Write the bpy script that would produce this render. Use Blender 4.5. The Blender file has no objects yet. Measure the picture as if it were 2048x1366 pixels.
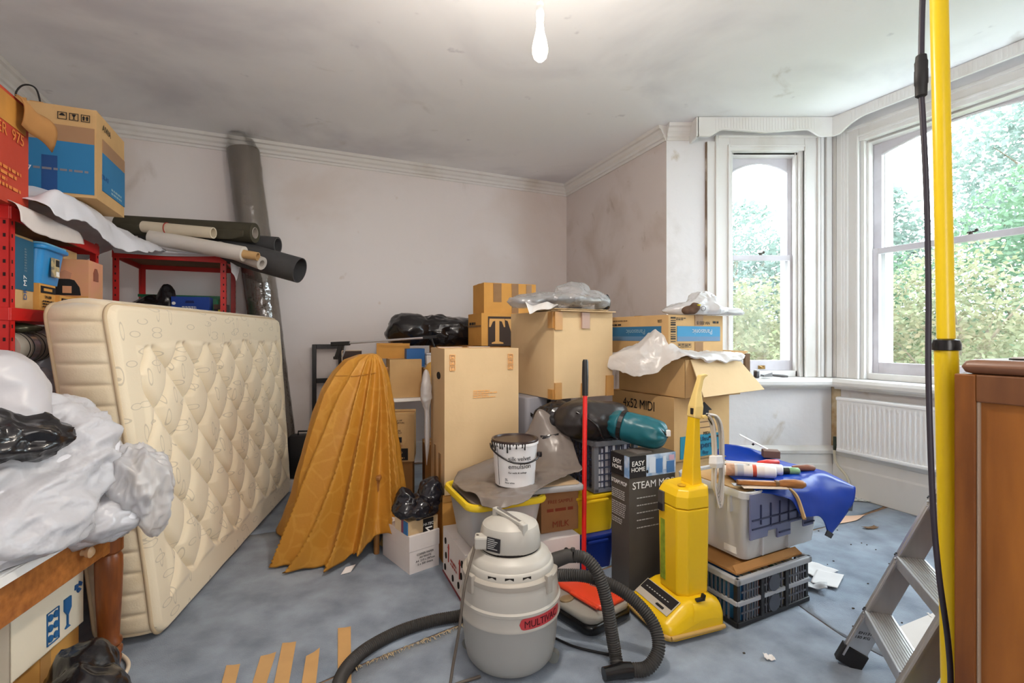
import bpy, bmesh, math, random
import numpy as np
from mathutils import Vector, Matrix, noise as mn

random.seed(7)
SC = bpy.context.scene
COL = SC.collection
PI = math.pi
R = math.radians

# ------------------------------------------------------------------ camera, world, lights, exposure
cam_d = bpy.data.cameras.new('camera')
cam_d.sensor_width = 36.0
cam_d.lens = 36.0 * 980.0 / 2048.0
cam_d.shift_y = -11.0 / 2048.0
cam_d.clip_start = 0.05
cam_o = bpy.data.objects.new('camera', cam_d)
COL.objects.link(cam_o)
cam_o.location = (0, 0, 1.3)
cam_o.rotation_euler = (R(90), 0, 0)
SC.camera = cam_o

SKY = 10.0
world = bpy.data.worlds.new('overcast_sky')
SC.world = world
world.use_nodes = True
_nt = world.node_tree
_bg = _nt.nodes['Background']
_bg.inputs['Color'].default_value = (0.82, 0.92, 1.0, 1)
_bg.inputs['Strength'].default_value = SKY

BULB_POS = (0.103, 1.80, 2.36)
BULB_W = 98.0
_ld = bpy.data.lights.new('bulb_light', 'POINT')
_ld.energy = BULB_W
_ld.color = (1.0, 0.89, 0.77)
_ld.shadow_soft_size = 0.045
bulb_light = bpy.data.objects.new('bulb_light', _ld)
bulb_light.location = BULB_POS
COL.objects.link(bulb_light)

# added soft fill lamp behind the camera; the wall there has no opening
_la = bpy.data.lights.new('fill_light', 'AREA')
_la.shape = 'RECTANGLE'
_la.size, _la.size_y = 1.0, 1.9
_la.energy = 22.0
_la.color = (1.0, 0.96, 0.92)
fill_light = bpy.data.objects.new('fill_light', _la)
fill_light.location = (.62, -.72, 1.55)
fill_light.rotation_euler = (R(90), 0, R(23.9))
COL.objects.link(fill_light)

SC.view_settings.view_transform = 'Standard'
SC.view_settings.look = 'None'
SC.view_settings.gamma = 1.0
SC.view_settings.use_curve_mapping = False
SC.view_settings.exposure = 0.44
cy = SC.cycles
cy.use_denoising = True
cy.max_bounces = 9
cy.diffuse_bounces = 6
cy.glossy_bounces = 4
cy.transmission_bounces = 6
cy.transparent_max_bounces = 16
cy.caustics_reflective = False
cy.caustics_refractive = False
cy.sample_clamp_indirect = 6.0

# ------------------------------------------------------------------ helpers: colour and materials
def lin(c):
    c = c / 255.0
    return c / 12.92 if c <= 0.04045 else ((c + 0.055) / 1.055) ** 2.4

def rgb(r, g, b):
    return (lin(r), lin(g), lin(b), 1.0)

MATS = {}

def mat(name, col, rough=0.6, metal=0.0, var=0.0, vscale=6.0, bump=0.0, bscale=40.0, col2=None, spec=0.4,
        stretch=(1, 1, 1), detail=4.0, lo=0.35, hi=0.65, coat=0.0, sheen=0.0, coords='Object'):
    """procedural principled material; a noise mixes col with col2 (or a darker col), a second noise gives relief"""
    if name in MATS:
        return MATS[name]
    m = bpy.data.materials.new(name)
    m.use_nodes = True
    nt = m.node_tree
    p = nt.nodes['Principled BSDF']
    p.inputs['Base Color'].default_value = col
    p.inputs['Roughness'].default_value = rough
    p.inputs['Metallic'].default_value = metal
    p.inputs['Specular IOR Level'].default_value = spec
    if coat:
        p.inputs['Coat Weight'].default_value = coat
        p.inputs['Coat Roughness'].default_value = 0.15
    if sheen:
        p.inputs['Sheen Weight'].default_value = sheen
    tc = mp = None
    if var or col2 or bump:
        tc = nt.nodes.new('ShaderNodeTexCoord')
        mp = nt.nodes.new('ShaderNodeMapping')
        mp.inputs['Scale'].default_value = stretch
        nt.links.new(tc.outputs[coords], mp.inputs['Vector'])
    if var or col2:
        n = nt.nodes.new('ShaderNodeTexNoise')
        n.inputs['Scale'].default_value = vscale
        n.inputs['Detail'].default_value = detail
        nt.links.new(mp.outputs['Vector'], n.inputs['Vector'])
        r = nt.nodes.new('ShaderNodeValToRGB')
        r.color_ramp.elements[0].position = lo
        r.color_ramp.elements[1].position = hi
        c2 = col2 if col2 else tuple(x * (1 - var) for x in col[:3]) + (1,)
        r.color_ramp.elements[0].color = c2
        r.color_ramp.elements[1].color = col
        nt.links.new(n.outputs['Fac'], r.inputs['Fac'])
        nt.links.new(r.outputs['Color'], p.inputs['Base Color'])
    if bump:
        n2 = nt.nodes.new('ShaderNodeTexNoise')
        n2.inputs['Scale'].default_value = bscale
        n2.inputs['Detail'].default_value = 3.0
        nt.links.new(mp.outputs['Vector'], n2.inputs['Vector'])
        b = nt.nodes.new('ShaderNodeBump')
        b.inputs['Strength'].default_value = bump
        b.inputs['Distance'].default_value = 0.01
        nt.links.new(n2.outputs['Fac'], b.inputs['Height'])
        nt.links.new(b.outputs['Normal'], p.inputs['Normal'])
    MATS[name] = m
    return m

def clear_mat(name, tint, clear, rough=0.12, bump=0.0, bscale=30.0, gloss=0.12, fres=0.8):
    """thin clear or cloudy plastic and thin glass: part passes straight through, part scatters, part mirrors"""
    if name in MATS:
        return MATS[name]
    m = bpy.data.materials.new(name)
    m.use_nodes = True
    nt = m.node_tree
    nt.nodes.remove(nt.nodes['Principled BSDF'])
    out = nt.nodes['Material Output']
    tr = nt.nodes.new('ShaderNodeBsdfTransparent')
    tr.inputs['Color'].default_value = (min(1, tint[0] * .3 + .7), min(1, tint[1] * .3 + .7), min(1, tint[2] * .3 + .7), 1)
    di = nt.nodes.new('ShaderNodeBsdfDiffuse')
    di.inputs['Color'].default_value = tint
    tl = nt.nodes.new('ShaderNodeBsdfTranslucent')
    tl.inputs['Color'].default_value = tint
    gl = nt.nodes.new('ShaderNodeBsdfGlossy')
    gl.inputs['Roughness'].default_value = rough
    gl.inputs['Color'].default_value = (1, 1, 1, 1)
    m0 = nt.nodes.new('ShaderNodeMixShader')
    m0.inputs['Fac'].default_value = 0.35
    nt.links.new(di.outputs[0], m0.inputs[1])
    nt.links.new(tl.outputs[0], m0.inputs[2])
    m1 = nt.nodes.new('ShaderNodeMixShader')
    m1.inputs['Fac'].default_value = clear
    nt.links.new(m0.outputs[0], m1.inputs[1])
    nt.links.new(tr.outputs[0], m1.inputs[2])
    m2 = nt.nodes.new('ShaderNodeMixShader')
    fr = nt.nodes.new('ShaderNodeFresnel')
    fr.inputs['IOR'].default_value = 1.45
    mu = nt.nodes.new('ShaderNodeMath')
    mu.operation = 'MULTIPLY_ADD'
    mu.use_clamp = True
    mu.inputs[1].default_value = fres
    mu.inputs[2].default_value = gloss
    nt.links.new(fr.outputs[0], mu.inputs[0])
    nt.links.new(mu.outputs[0], m2.inputs['Fac'])
    nt.links.new(m1.outputs[0], m2.inputs[1])
    nt.links.new(gl.outputs[0], m2.inputs[2])
    nt.links.new(m2.outputs[0], out.inputs['Surface'])
    if bump:
        tc = nt.nodes.new('ShaderNodeTexCoord')
        n2 = nt.nodes.new('ShaderNodeTexNoise')
        n2.inputs['Scale'].default_value = bscale
        nt.links.new(tc.outputs['Object'], n2.inputs['Vector'])
        b = nt.nodes.new('ShaderNodeBump')
        b.inputs['Strength'].default_value = bump
        b.inputs['Distance'].default_value = 0.01
        nt.links.new(n2.outputs['Fac'], b.inputs['Height'])
        for s in (di, gl, fr):
            nt.links.new(b.outputs['Normal'], s.inputs['Normal'])
    MATS[name] = m
    return m

def emit_mat(name, col, strength):
    m = bpy.data.materials.new(name)
    m.use_nodes = True
    p = m.node_tree.nodes['Principled BSDF']
    p.inputs['Base Color'].default_value = col
    p.inputs['Emission Color'].default_value = col
    p.inputs['Emission Strength'].default_value = strength
    MATS[name] = m
    return m

# ------------------------------------------------------------------ helpers: mesh building
class MB:
    def __init__(self):
        self.v = []
        self.f = []

    def add(self, vs, fs):
        b = len(self.v)
        self.v.extend([tuple(p) for p in vs])
        self.f.extend([tuple(b + i for i in f) for f in fs])
        return self

    def box(self, lo, hi, M=None):
        x0, y0, z0 = lo
        x1, y1, z1 = hi
        vs = [(x0, y0, z0), (x1, y0, z0), (x1, y1, z0), (x0, y1, z0), (x0, y0, z1), (x1, y0, z1), (x1, y1, z1), (x0, y1, z1)]
        if M is not None:
            vs = [tuple(M @ Vector(p)) for p in vs]
        return self.add(vs, [(0, 3, 2, 1), (4, 5, 6, 7), (0, 1, 5, 4), (1, 2, 6, 5), (2, 3, 7, 6), (3, 0, 4, 7)])

    def bar(self, p0, p1, w, h, up=(0, 0, 1)):
        """rectangular bar from p0 to p1, w across, h along 'up'"""
        p0, p1, up = Vector(p0), Vector(p1), Vector(up)
        d = (p1 - p0).normalized()
        s = d.cross(up).normalized()
        u = s.cross(d).normalized()
        vs = []
        for p in (p0, p1):
            for a, b in ((-1, -1), (1, -1), (1, 1), (-1, 1)):
                vs.append(p + s * (a * w / 2) + u * (b * h / 2))
        return self.add(vs, [(0, 1, 2, 3), (7, 6, 5, 4), (0, 4, 5, 1), (1, 5, 6, 2), (2, 6, 7, 3), (3, 7, 4, 0)])

    def prism(self, poly, f0, f1):
        """poly: list of 2d points (counter-clockwise), f0/f1 map a 2d point to the two ends"""
        n = len(poly)
        vs = [f0(*p) for p in poly] + [f1(*p) for p in poly]
        fs = [tuple(range(n - 1, -1, -1)), tuple(range(n, 2 * n))]
        for i in range(n):
            j = (i + 1) % n
            fs.append((i, j, n + j, n + i))
        return self.add(vs, fs)

    def tube(self, pts, r, n=12, caps=True, closed=False):
        pts = [Vector(p) for p in pts]
        k = len(pts)
        rs = r if hasattr(r, '__len__') else [r] * k
        ref = Vector((0, 0, 1))
        t0 = (pts[1] - pts[0]).normalized()
        if abs(t0.dot(ref)) > 0.9:
            ref = Vector((1, 0, 0))
        nrm = (ref - t0 * ref.dot(t0)).normalized()
        vs, fs = [], []
        for i in range(k):
            a = pts[i - 1] if i > 0 else pts[0]
            b = pts[i + 1] if i < k - 1 else pts[-1]
            t = (b - a).normalized()
            nrm = (nrm - t * nrm.dot(t))
            if nrm.length < 1e-6:
                nrm = t.orthogonal()
            nrm.normalize()
            bi = t.cross(nrm)
            for j in range(n):
                an = 2 * PI * j / n
                vs.append(pts[i] + (nrm * math.cos(an) + bi * math.sin(an)) * rs[i])
        for i in range(k - 1):
            for j in range(n):
                j2 = (j + 1) % n
                fs.append((i * n + j, i * n + j2, (i + 1) * n + j2, (i + 1) * n + j))
        if caps:
            fs.append(tuple(range(n - 1, -1, -1)))
            fs.append(tuple((k - 1) * n + j for j in range(n)))
        return self.add(vs, fs)

    def cyl(self, p0, p1, r0, r1=None, n=20, caps=True):
        return self.tube([p0, p1], [r0, r0 if r1 is None else r1], n, caps)

    def pipe(self, p0, p1, r, ri, n=24, sq=1.0):
        """open ended hollow roll from p0 to p1"""
        p0, p1 = Vector(p0), Vector(p1)
        t = (p1 - p0).normalized()
        a = Vector((0, 0, 1))
        a = (a - t * a.dot(t)).normalized()
        b = t.cross(a)
        vs, fs = [], []
        for p, rr in ((p0, r), (p1, r), (p1, ri), (p0, ri)):
            for j in range(n):
                an = 2 * PI * j / n
                vs.append(p + (a * math.cos(an) * sq + b * math.sin(an)) * rr)
        for q in range(4):
            q2 = (q + 1) % 4
            for j in range(n):
                j2 = (j + 1) % n
                fs.append((q * n + j, q * n + j2, q2 * n + j2, q2 * n + j))
        return self.add(vs, fs)

    def lathe(self, prof, n=32, c=(0, 0, 0), sx=1.0, sy=1.0):
        vs, fs = [], []
        k = len(prof)
        for r, z in prof:
            for j in range(n):
                an = 2 * PI * j / n
                vs.append((c[0] + r * math.cos(an) * sx, c[1] + r * math.sin(an) * sy, c[2] + z))
        for i in range(k - 1):
            for j in range(n):
                j2 = (j + 1) % n
                fs.append((i * n + j, i * n + j2, (i + 1) * n + j2, (i + 1) * n + j))
        fs.append(tuple(range(n - 1, -1, -1)))
        fs.append(tuple((k - 1) * n + j for j in range(n)))
        return self.add(vs, fs)

    def grid(self, fn, nu, nv, wrap=False):
        vs = [fn(i / (nu if wrap else nu - 1), j / (nv - 1)) for j in range(nv) for i in range(nu)]
        fs = []
        for j in range(nv - 1):
            for i in range(nu if wrap else nu - 1):
                i2 = (i + 1) % nu
                fs.append((j * nu + i, j * nu + i2, (j + 1) * nu + i2, (j + 1) * nu + i))
        return self.add(vs, fs)

    def rbox(self, lo, hi, r, seg=4, z_r=None, M=None):
        """upright box with rounded vertical corners"""
        x0, y0, z0 = lo
        x1, y1, z1 = hi
        poly = rounded(x0, y0, x1, y1, r, seg)
        zr = z_r or 0
        prof = [(0, z0)] if not zr else [(zr, z0), (zr * .3, z0 + zr * .3), (0, z0 + zr)]
        prof += [(0, z1)] if not zr else [(0, z1 - zr), (zr * .3, z1 - zr * .3), (zr, z1)]
        n = len(poly)
        cx, cy_ = (x0 + x1) / 2, (y0 + y1) / 2
        hx, hy = (x1 - x0) / 2, (y1 - y0) / 2
        vs = []
        for ins, z in prof:
            for (x, y) in poly:
                vs.append((cx + (x - cx) * (1 - ins / hx), cy_ + (y - cy_) * (1 - ins / hy), z))
        fs = [tuple(range(n - 1, -1, -1)), tuple((len(prof) - 1) * n + i for i in range(n))]
        for k in range(len(prof) - 1):
            for i in range(n):
                j = (i + 1) % n
                fs.append((k * n + i, k * n + j, (k + 1) * n + j, (k + 1) * n + i))
        if M is not None:
            vs = [tuple(M @ Vector(p)) for p in vs]
        return self.add(vs, fs)

def rounded(x0, y0, x1, y1, r, seg=4):
    pts = []
    for cx, cy_, a0 in ((x1 - r, y0 + r, -90), (x1 - r, y1 - r, 0), (x0 + r, y1 - r, 90), (x0 + r, y0 + r, 180)):
        for k in range(seg + 1):
            a = R(a0 + 90 * k / seg)
            pts.append((cx + r * math.cos(a), cy_ + r * math.sin(a)))
    return pts

def part(name, mb, m, parent=None, label=None, bevel=0.0, smooth=None, solid=0.0, sub=0, kind=None, loc=None, rot=None):
    me = bpy.data.meshes.new(name)
    if isinstance(mb, MB):
        me.from_pydata(mb.v, [], mb.f)
        me.update()
    else:
        me = mb
    o = bpy.data.objects.new(name, me)
    COL.objects.link(o)
    if m is not None:
        me.materials.clear()
        me.materials.append(m)
    if parent is not None:
        o.parent = parent
    if loc is not None:
        o.location = loc
    if rot is not None:
        o.rotation_euler = rot
    if smooth is not None:
        me.polygons.foreach_set('use_smooth', [True] * len(me.polygons))
        if smooth < 179:
            me.set_sharp_from_angle(angle=R(smooth))
    if solid:
        s = o.modifiers.new('thickness', 'SOLIDIFY')
        s.thickness = solid
        s.offset = 0
    if bevel:
        b = o.modifiers.new('bevel', 'BEVEL')
        b.width = bevel
        b.segments = 2
        b.limit_method = 'ANGLE'
        b.angle_limit = R(40)
    if sub:
        s = o.modifiers.new('subdivision', 'SUBSURF')
        s.levels = sub
        s.render_levels = sub
    if label:
        o['label'] = label
    if kind:
        o['kind'] = kind
    return o

def thing(name, label, cat, loc=(0, 0, 0), rz=0.0, group=None):
    o = bpy.data.objects.new(name, None)
    COL.objects.link(o)
    o.location = loc
    o.rotation_euler = (0, 0, rz)
    o.empty_display_size = 0.1
    o['label'] = label
    o['category'] = cat
    if group:
        o['group'] = group
    return o

def tag(o, label, cat, group=None):
    o['label'] = label
    o['category'] = cat
    if group:
        o['group'] = group
    return o

def struct(o):
    o['kind'] = 'structure'
    return o

def sgroup(name, loc=(0, 0, 0), rz=0.0):
    o = bpy.data.objects.new(name, None)
    COL.objects.link(o)
    o.location = loc
    o.rotation_euler = (0, 0, rz)
    o['kind'] = 'structure'
    return o

def copy_tree(o, parent=None, loc=None, rz=None, label=None):
    c = o.copy()
    COL.objects.link(c)
    if parent is not None:
        c.parent = parent
    if loc is not None:
        c.location = loc
    if rz is not None:
        c.rotation_euler = (0, 0, rz)
    if label:
        c['label'] = label
    for ch in list(o.children):
        copy_tree(ch, c)
    return c

def spline(pts, n):
    """Catmull-Rom through pts, n points out"""
    P = np.array(pts, float)
    k = len(P)
    if k == 2:
        return [tuple(P[0] + (P[1] - P[0]) * i / (n - 1)) for i in range(n)]
    E = np.vstack([2 * P[0] - P[1], P, 2 * P[-1] - P[-2]])
    out = []
    for i in range(n):
        u = i / (n - 1) * (k - 1)
        a = min(int(u), k - 2)
        t = u - a
        p0, p1, p2, p3 = E[a], E[a + 1], E[a + 2], E[a + 3]
        out.append(tuple(0.5 * (2 * p1 + (p2 - p0) * t + (2 * p0 - 5 * p1 + 4 * p2 - p3) * t * t + (3 * p1 - p0 - 3 * p2 + p3) * t ** 3)))
    return out

def even(pts, step):
    """resample a smooth path at even steps"""
    d = np.array(spline(pts, 40 * len(pts)))
    L = np.concatenate([[0], np.cumsum(np.linalg.norm(np.diff(d, axis=0), axis=1))])
    n = max(3, int(L[-1] / step))
    s = np.linspace(0, L[-1], n)
    return [tuple(np.interp(s, L, d[:, k])[i] for k in range(3)) for i in range(n)]

def hose(pts, r, ridge=0.07, pitch=0.009, n=14):
    p = even(pts, pitch / 4)
    rs = [r * (1 + ridge * math.cos(i * PI / 2)) for i in range(len(p))]
    return MB().tube(p, rs, n)

def nz(p, f, seed=0.0):
    return mn.noise(Vector((p[0] * f + seed, p[1] * f - seed * 1.7, p[2] * f + seed * .6)))

def cloth(rows, nu=40, nv=40, amp=0.0, freq=8.0, seed=0.0, fold=None):
    """grid of control points rows[j][i] smoothed into a finer sheet, noise along z and outward"""
    rr = [spline(r, nu) for r in rows]
    cols = [spline([rr[j][i] for j in range(len(rr))], nv) for i in range(nu)]
    def fn(u, v):
        i = round(u * (nu - 1))
        j = round(v * (nv - 1))
        p = list(cols[i][j])
        if amp:
            a = nz(p, freq, seed)
            b = 1 - 2 * abs(nz(p, freq * .55, seed + 9))
            c = 1 - 2 * abs(nz(p, freq * 1.7, seed + 3))
            p[2] += amp * (a * .5 + b * .7 + c * .25)
            p[0] += amp * .5 * nz(p, freq, seed + 31)
            p[1] += amp * .5 * nz(p, freq, seed + 57)
        if fold:
            p = fold(u, v, p)
        return tuple(p)
    return MB().grid(fn, nu, nv)

def blob(ells, o, nu=72, nv=48, amp=0.01, freq=9.0, seed=0.0, zmin=None, stretch=(1, 1, 1), ridge=1.0, p=7):
    """lumpy bag: smooth union of ellipsoids [(centre, radii)] seen from o, creased with ridged noise"""
    o = np.array(o, float)
    def fn(u, v):
        th, ph = 2 * PI * u, PI * (v * 0.998 + 0.001)
        d = np.array((math.cos(th) * math.sin(ph), math.sin(th) * math.sin(ph), -math.cos(ph)))
        acc = 0.0
        for c, r in ells:
            r = np.array(r, float)
            q = (o - np.array(c)) / r
            e = d / r
            A, B, Cc = e @ e, q @ e, q @ q - 1
            D = B * B - A * Cc
            if D > 0:
                t = (-B + math.sqrt(D)) / A
                if t > 0:
                    acc += t ** p
        t = acc ** (1 / p) if acc > 0 else 0.01
        pt = o + d * t
        s = (pt[0] * stretch[0], pt[1] * stretch[1], pt[2] * stretch[2])
        w = nz(s, freq, seed) * .6 + ridge * (.5 - 1.4 * abs(nz(s, freq * .7, seed + 5))) + ridge * .5 * (.5 - 1.4 * abs(nz(s, freq * 1.9, seed + 8)))
        pt = pt + d * amp * w
        if zmin is not None and pt[2] < zmin:
            pt[2] = zmin
        return tuple(pt)
    return MB().grid(fn, nu, nv, wrap=True)

def bulk(mb, m, name, label, cat, loc=None, **k):
    o = part(name, mb, m, smooth=k.pop('smooth', 180), **k)
    return tag(o, label, cat)

def text_mesh(s, size, sx=1.0, depth=0.0004, shear=0.0, spacing=1.0):
    cu = bpy.data.curves.new('lettering', 'FONT')
    cu.body = s
    cu.size = size
    cu.align_x = 'LEFT'
    cu.extrude = depth
    cu.shear = shear
    cu.space_character = spacing
    cu.resolution_u = 3
    ob = bpy.data.objects.new('lettering', cu)
    me = bpy.data.meshes.new_from_object(ob)
    bpy.data.objects.remove(ob)
    bpy.data.curves.remove(cu)
    if sx != 1.0:
        for v in me.vertices:
            v.co.x *= sx
    return me

def letter(parent, O, X, Y, s, size, m, rot=0.0, sx=1.0, name='lettering', off=0.004, shear=0.0, bold=0.0):
    """flat print on a face: O = middle of the words, X = reading direction, Y = up, in the parent's own frame"""
    me = text_mesh(s, size, sx, shear=shear)
    xs = [v.co.x for v in me.vertices] or [0]
    ys = [v.co.y for v in me.vertices] or [0]
    cx, cy_ = (min(xs) + max(xs)) / 2, (min(ys) + max(ys)) / 2
    X, Y = Vector(X).normalized(), Vector(Y).normalized()
    N = X.cross(Y)
    cr, sr = math.cos(rot), math.sin(rot)
    for v in me.vertices:
        x, y = v.co.x - cx, v.co.y - cy_
        x, y = x * cr - y * sr, x * sr + y * cr
        v.co = Vector(O) + X * x + Y * y + N * (v.co.z + off)
    return part(name, me, m, parent)

# ------------------------------------------------------------------ helpers: cardboard cartons
class Face:
    """a face of a carton: origin (lower left seen from outside), reading direction X, up Y"""
    def __init__(self, root, O, X, Y, w, h):
        self.root, self.O, self.X, self.Y, self.w, self.h = root, Vector(O), Vector(X), Vector(Y), w, h
        self.N = self.X.cross(self.Y)

    def at(self, s, z, off=0.0):
        return self.O + self.X * s + self.Y * z + self.N * off

    def panel(self, s0, z0, s1, z1, m, name='printed_panel', off=0.0042, label=None):
        mb = MB()
        nx = 6
        lo, hi = -0.001, off
        vs = [self.at(s, z, o) for o in (lo, hi) for (s, z) in ((s0, z0), (s1, z0), (s1, z1), (s0, z1))]
        mb.add(vs, [(3, 2, 1, 0), (4, 5, 6, 7), (0, 1, 5, 4), (1, 2, 6, 5), (2, 3, 7, 6), (3, 0, 4, 7)])
        return part(name, mb, m, self.root, label)

    def poly(self, pts, m, name='printed_mark', off=0.0055):
        mb = MB().prism(pts, lambda s, z: self.at(s, z, 0.0), lambda s, z: self.at(s, z, off))
        return part(name, mb, m, self.root)

    def text(self, s, z, string, size, m, rot=0.0, sx=1.0, off=0.0052, shear=0.0):
        return letter(self.root, self.at(s, z), self.X, self.Y, string, size, m, rot, sx, off=off, shear=shear)

    def lines(self, s0, z0, s1, z1, n, m, off=0.005, rnd=0.4):
        """rows of small print too small to read"""
        mb = MB()
        h = (z1 - z0) / n
        for k in range(n):
            z = z1 - (k + .5) * h
            s = s0
            end = s1 - random.random() * rnd * (s1 - s0)
            while s < end:
                w = random.uniform(.6, 2.2) * h
                e = min(s + w, end)
                vs = [self.at(s, z - h * .27, off), self.at(e, z - h * .27, off), self.at(e, z + h * .27, off), self.at(s, z + h * .27, off)]
                mb.add(vs, [(0, 1, 2, 3)])
                s = e + h * .35
        return part('small_print', mb, m, self.root, kind='stuff')

    def icons(self, s, z, size, n, m, gap=1.25):
        """handling symbols in little square frames"""
        for k in range(n):
            mb = MB()
            x = s + k * size * gap
            t = size * .08
            for a, b, c, d in ((0, 0, 1, .09), (0, .91, 1, 1), (0, 0, .09, 1), (.91, 0, 1, 1)):
                vs = [self.at(x + a * size, z + b * size, .0052), self.at(x + c * size, z + b * size, .0052), self.at(x + c * size, z + d * size, .0052), self.at(x + a * size, z + d * size, .0052)]
                mb.add(vs, [(0, 1, 2, 3)])
            if k % 3 == 0:      # umbrella
                pts = [(.15 + .7 * i / 8, .5 + .35 * math.sin(PI * i / 8)) for i in range(9)]
            elif k % 3 == 1:    # glass
                pts = [(.5, .15), (.7, .15), (.56, .25), (.56, .45), (.75, .85), (.25, .85), (.44, .45), (.44, .25), (.3, .15)]
            else:               # arrows up
                pts = [(.2, .2), (.4, .2), (.4, .55), (.48, .55), (.3, .85), (.12, .55), (.2, .55)]
            mb.add([self.at(x + a * size, z + b * size, .0052) for a, b in pts], [tuple(range(len(pts)))])
            if k % 3 == 2:
                pts = [(a + .38, b) for a, b in pts]
                mb.add([self.at(x + a * size, z + b * size, .0052) for a, b in pts], [tuple(range(len(pts)))])
            part('handling_symbol', mb, m, self.root)

CARD = mat('cardboard', rgb(205, 168, 118), .85, var=.12, vscale=5, bump=.12, bscale=25, spec=.15)
CARD_PALE = mat('pale_cardboard', rgb(212, 184, 143), .85, var=.08, vscale=4, bump=.1, bscale=25, spec=.15)
CARD_ORANGE = mat('orange_cardboard', rgb(214, 158, 84), .85, var=.12, vscale=5, bump=.1, bscale=25, spec=.15)
CARD_BROWN = mat('brown_cardboard', rgb(176, 128, 78), .85, var=.14, vscale=5, bump=.12, bscale=25, spec=.15)
CARD_WHITE = mat('white_cardboard', rgb(228, 222, 220), .7, var=.06, vscale=6, bump=.08, bscale=25, spec=.25)
TAPE = mat('parcel_tape', rgb(186, 138, 78), .28, var=.1, vscale=20, spec=.5)
TAPE_DARK = mat('brown_tape', rgb(150, 112, 72), .25, var=.1, vscale=20, spec=.5)
INK = mat('black_ink', rgb(26, 24, 26), .7)
INK_RED = mat('red_ink', rgb(170, 60, 50), .7)
INK_ORANGE = mat('orange_ink', rgb(226, 150, 80), .7)
INK_WHITE = mat('white_ink', rgb(240, 240, 238), .6)
INK_BLUE = mat('blue_ink', rgb(38, 84, 140), .7)
BLUE_PRINT = mat('blue_print', rgb(38, 118, 168), .6, var=.1, vscale=3)

def carton(name, label, N, th, w, d, h, m=CARD, z0=0.0, cat='box', tape=True, bulge=0.004, closed=True, seam='x', group=None, tapem=None, flap_gap=.004):
    """cardboard carton. N = near upright edge on the ground plan, right face runs along +x, left face along +y"""
    root = thing(name, label, cat, (N[0], N[1], z0), R(th), group)
    k = 9
    sd = random.random() * 50
    def side(O, X, Y, w_, h_):
        O, X, Y = Vector(O), Vector(X), Vector(Y)
        Nn = X.cross(Y)
        def fn(u, v):
            b = bulge * (1 - (2 * u - 1) ** 2) * (1 - (2 * v - 1) ** 2)
            p = O + X * (u * w_) + Y * (v * h_)
            q = nz(p, 5, sd) * bulge * .5 * (1 - (2 * u - 1) ** 4) * (1 - (2 * v - 1) ** 4)
            return tuple(p + Nn * (b * .6 + q * .5))
        return fn
    body = MB()
    th_ = .004
    body.grid(side((0, 0, 0), (1, 0, 0), (0, 0, 1), w, h), k, k)
    body.grid(side((w, 0, 0), (0, 1, 0), (0, 0, 1), d, h), k, k)
    body.grid(side((w, d, 0), (-1, 0, 0), (0, 0, 1), w, h), k, k)
    body.grid(side((0, d, 0), (0, -1, 0), (0, 0, 1), d, h), k, k)
    body.add([(0, 0, 0), (w, 0, 0), (w, d, 0), (0, d, 0)], [(3, 2, 1, 0)])
    if closed:
        body.add([(0, 0, h - .006), (w, 0, h - .006), (w, d, h - .006), (0, d, h - .006)], [(0, 1, 2, 3)])
    o = part('body', body, m, root)
    bm = bmesh.new()
    bm.from_mesh(o.data)
    bmesh.ops.remove_doubles(bm, verts=bm.verts, dist=.0012)
    bm.to_mesh(o.data)
    bm.free()
    if closed:
        if seam == 'x':
            a = ((0, 0), (w, d / 2 - flap_gap / 2))
            b = ((0, d / 2 + flap_gap / 2), (w, d))
            tp = ((-.002, d / 2 - .025, h), (w + .002, d / 2 + .025, h + .0025))
        else:
            a = ((0, 0), (w / 2 - flap_gap / 2, d))
            b = ((w / 2 + flap_gap / 2, 0), (w, d))
            tp = ((w / 2 - .025, -.002, h), (w / 2 + .025, d + .002, h + .0025))
        for (p, q) in (a, b):
            part('flap', MB().box((p[0], p[1], h - .004), (q[0], q[1], h)), m, root, bevel=.001)
        if tape:
            part('tape', MB().box(*tp), tapem or TAPE, root)
    f = {'R': Face(root, (0, 0, 0), (1, 0, 0), (0, 0, 1), w, h),
         'L': Face(root, (0, d, 0), (0, -1, 0), (0, 0, 1), d, h),
         'T': Face(root, (0, 0, h), (1, 0, 0), (0, 1, 0), w, d)}
    return root, f

# ------------------------------------------------------------------ the room shell
RA = 23.9
E1 = (math.cos(R(RA)), math.sin(R(RA)))
E2 = (-E1[1], E1[0])

def RM(a, b, z=0.0):
    """room plan (a along the back wall, b towards it) to world"""
    return (a * E1[0] + b * E2[0], a * E1[1] + b * E2[1], z)

CEIL = 3.07

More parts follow.
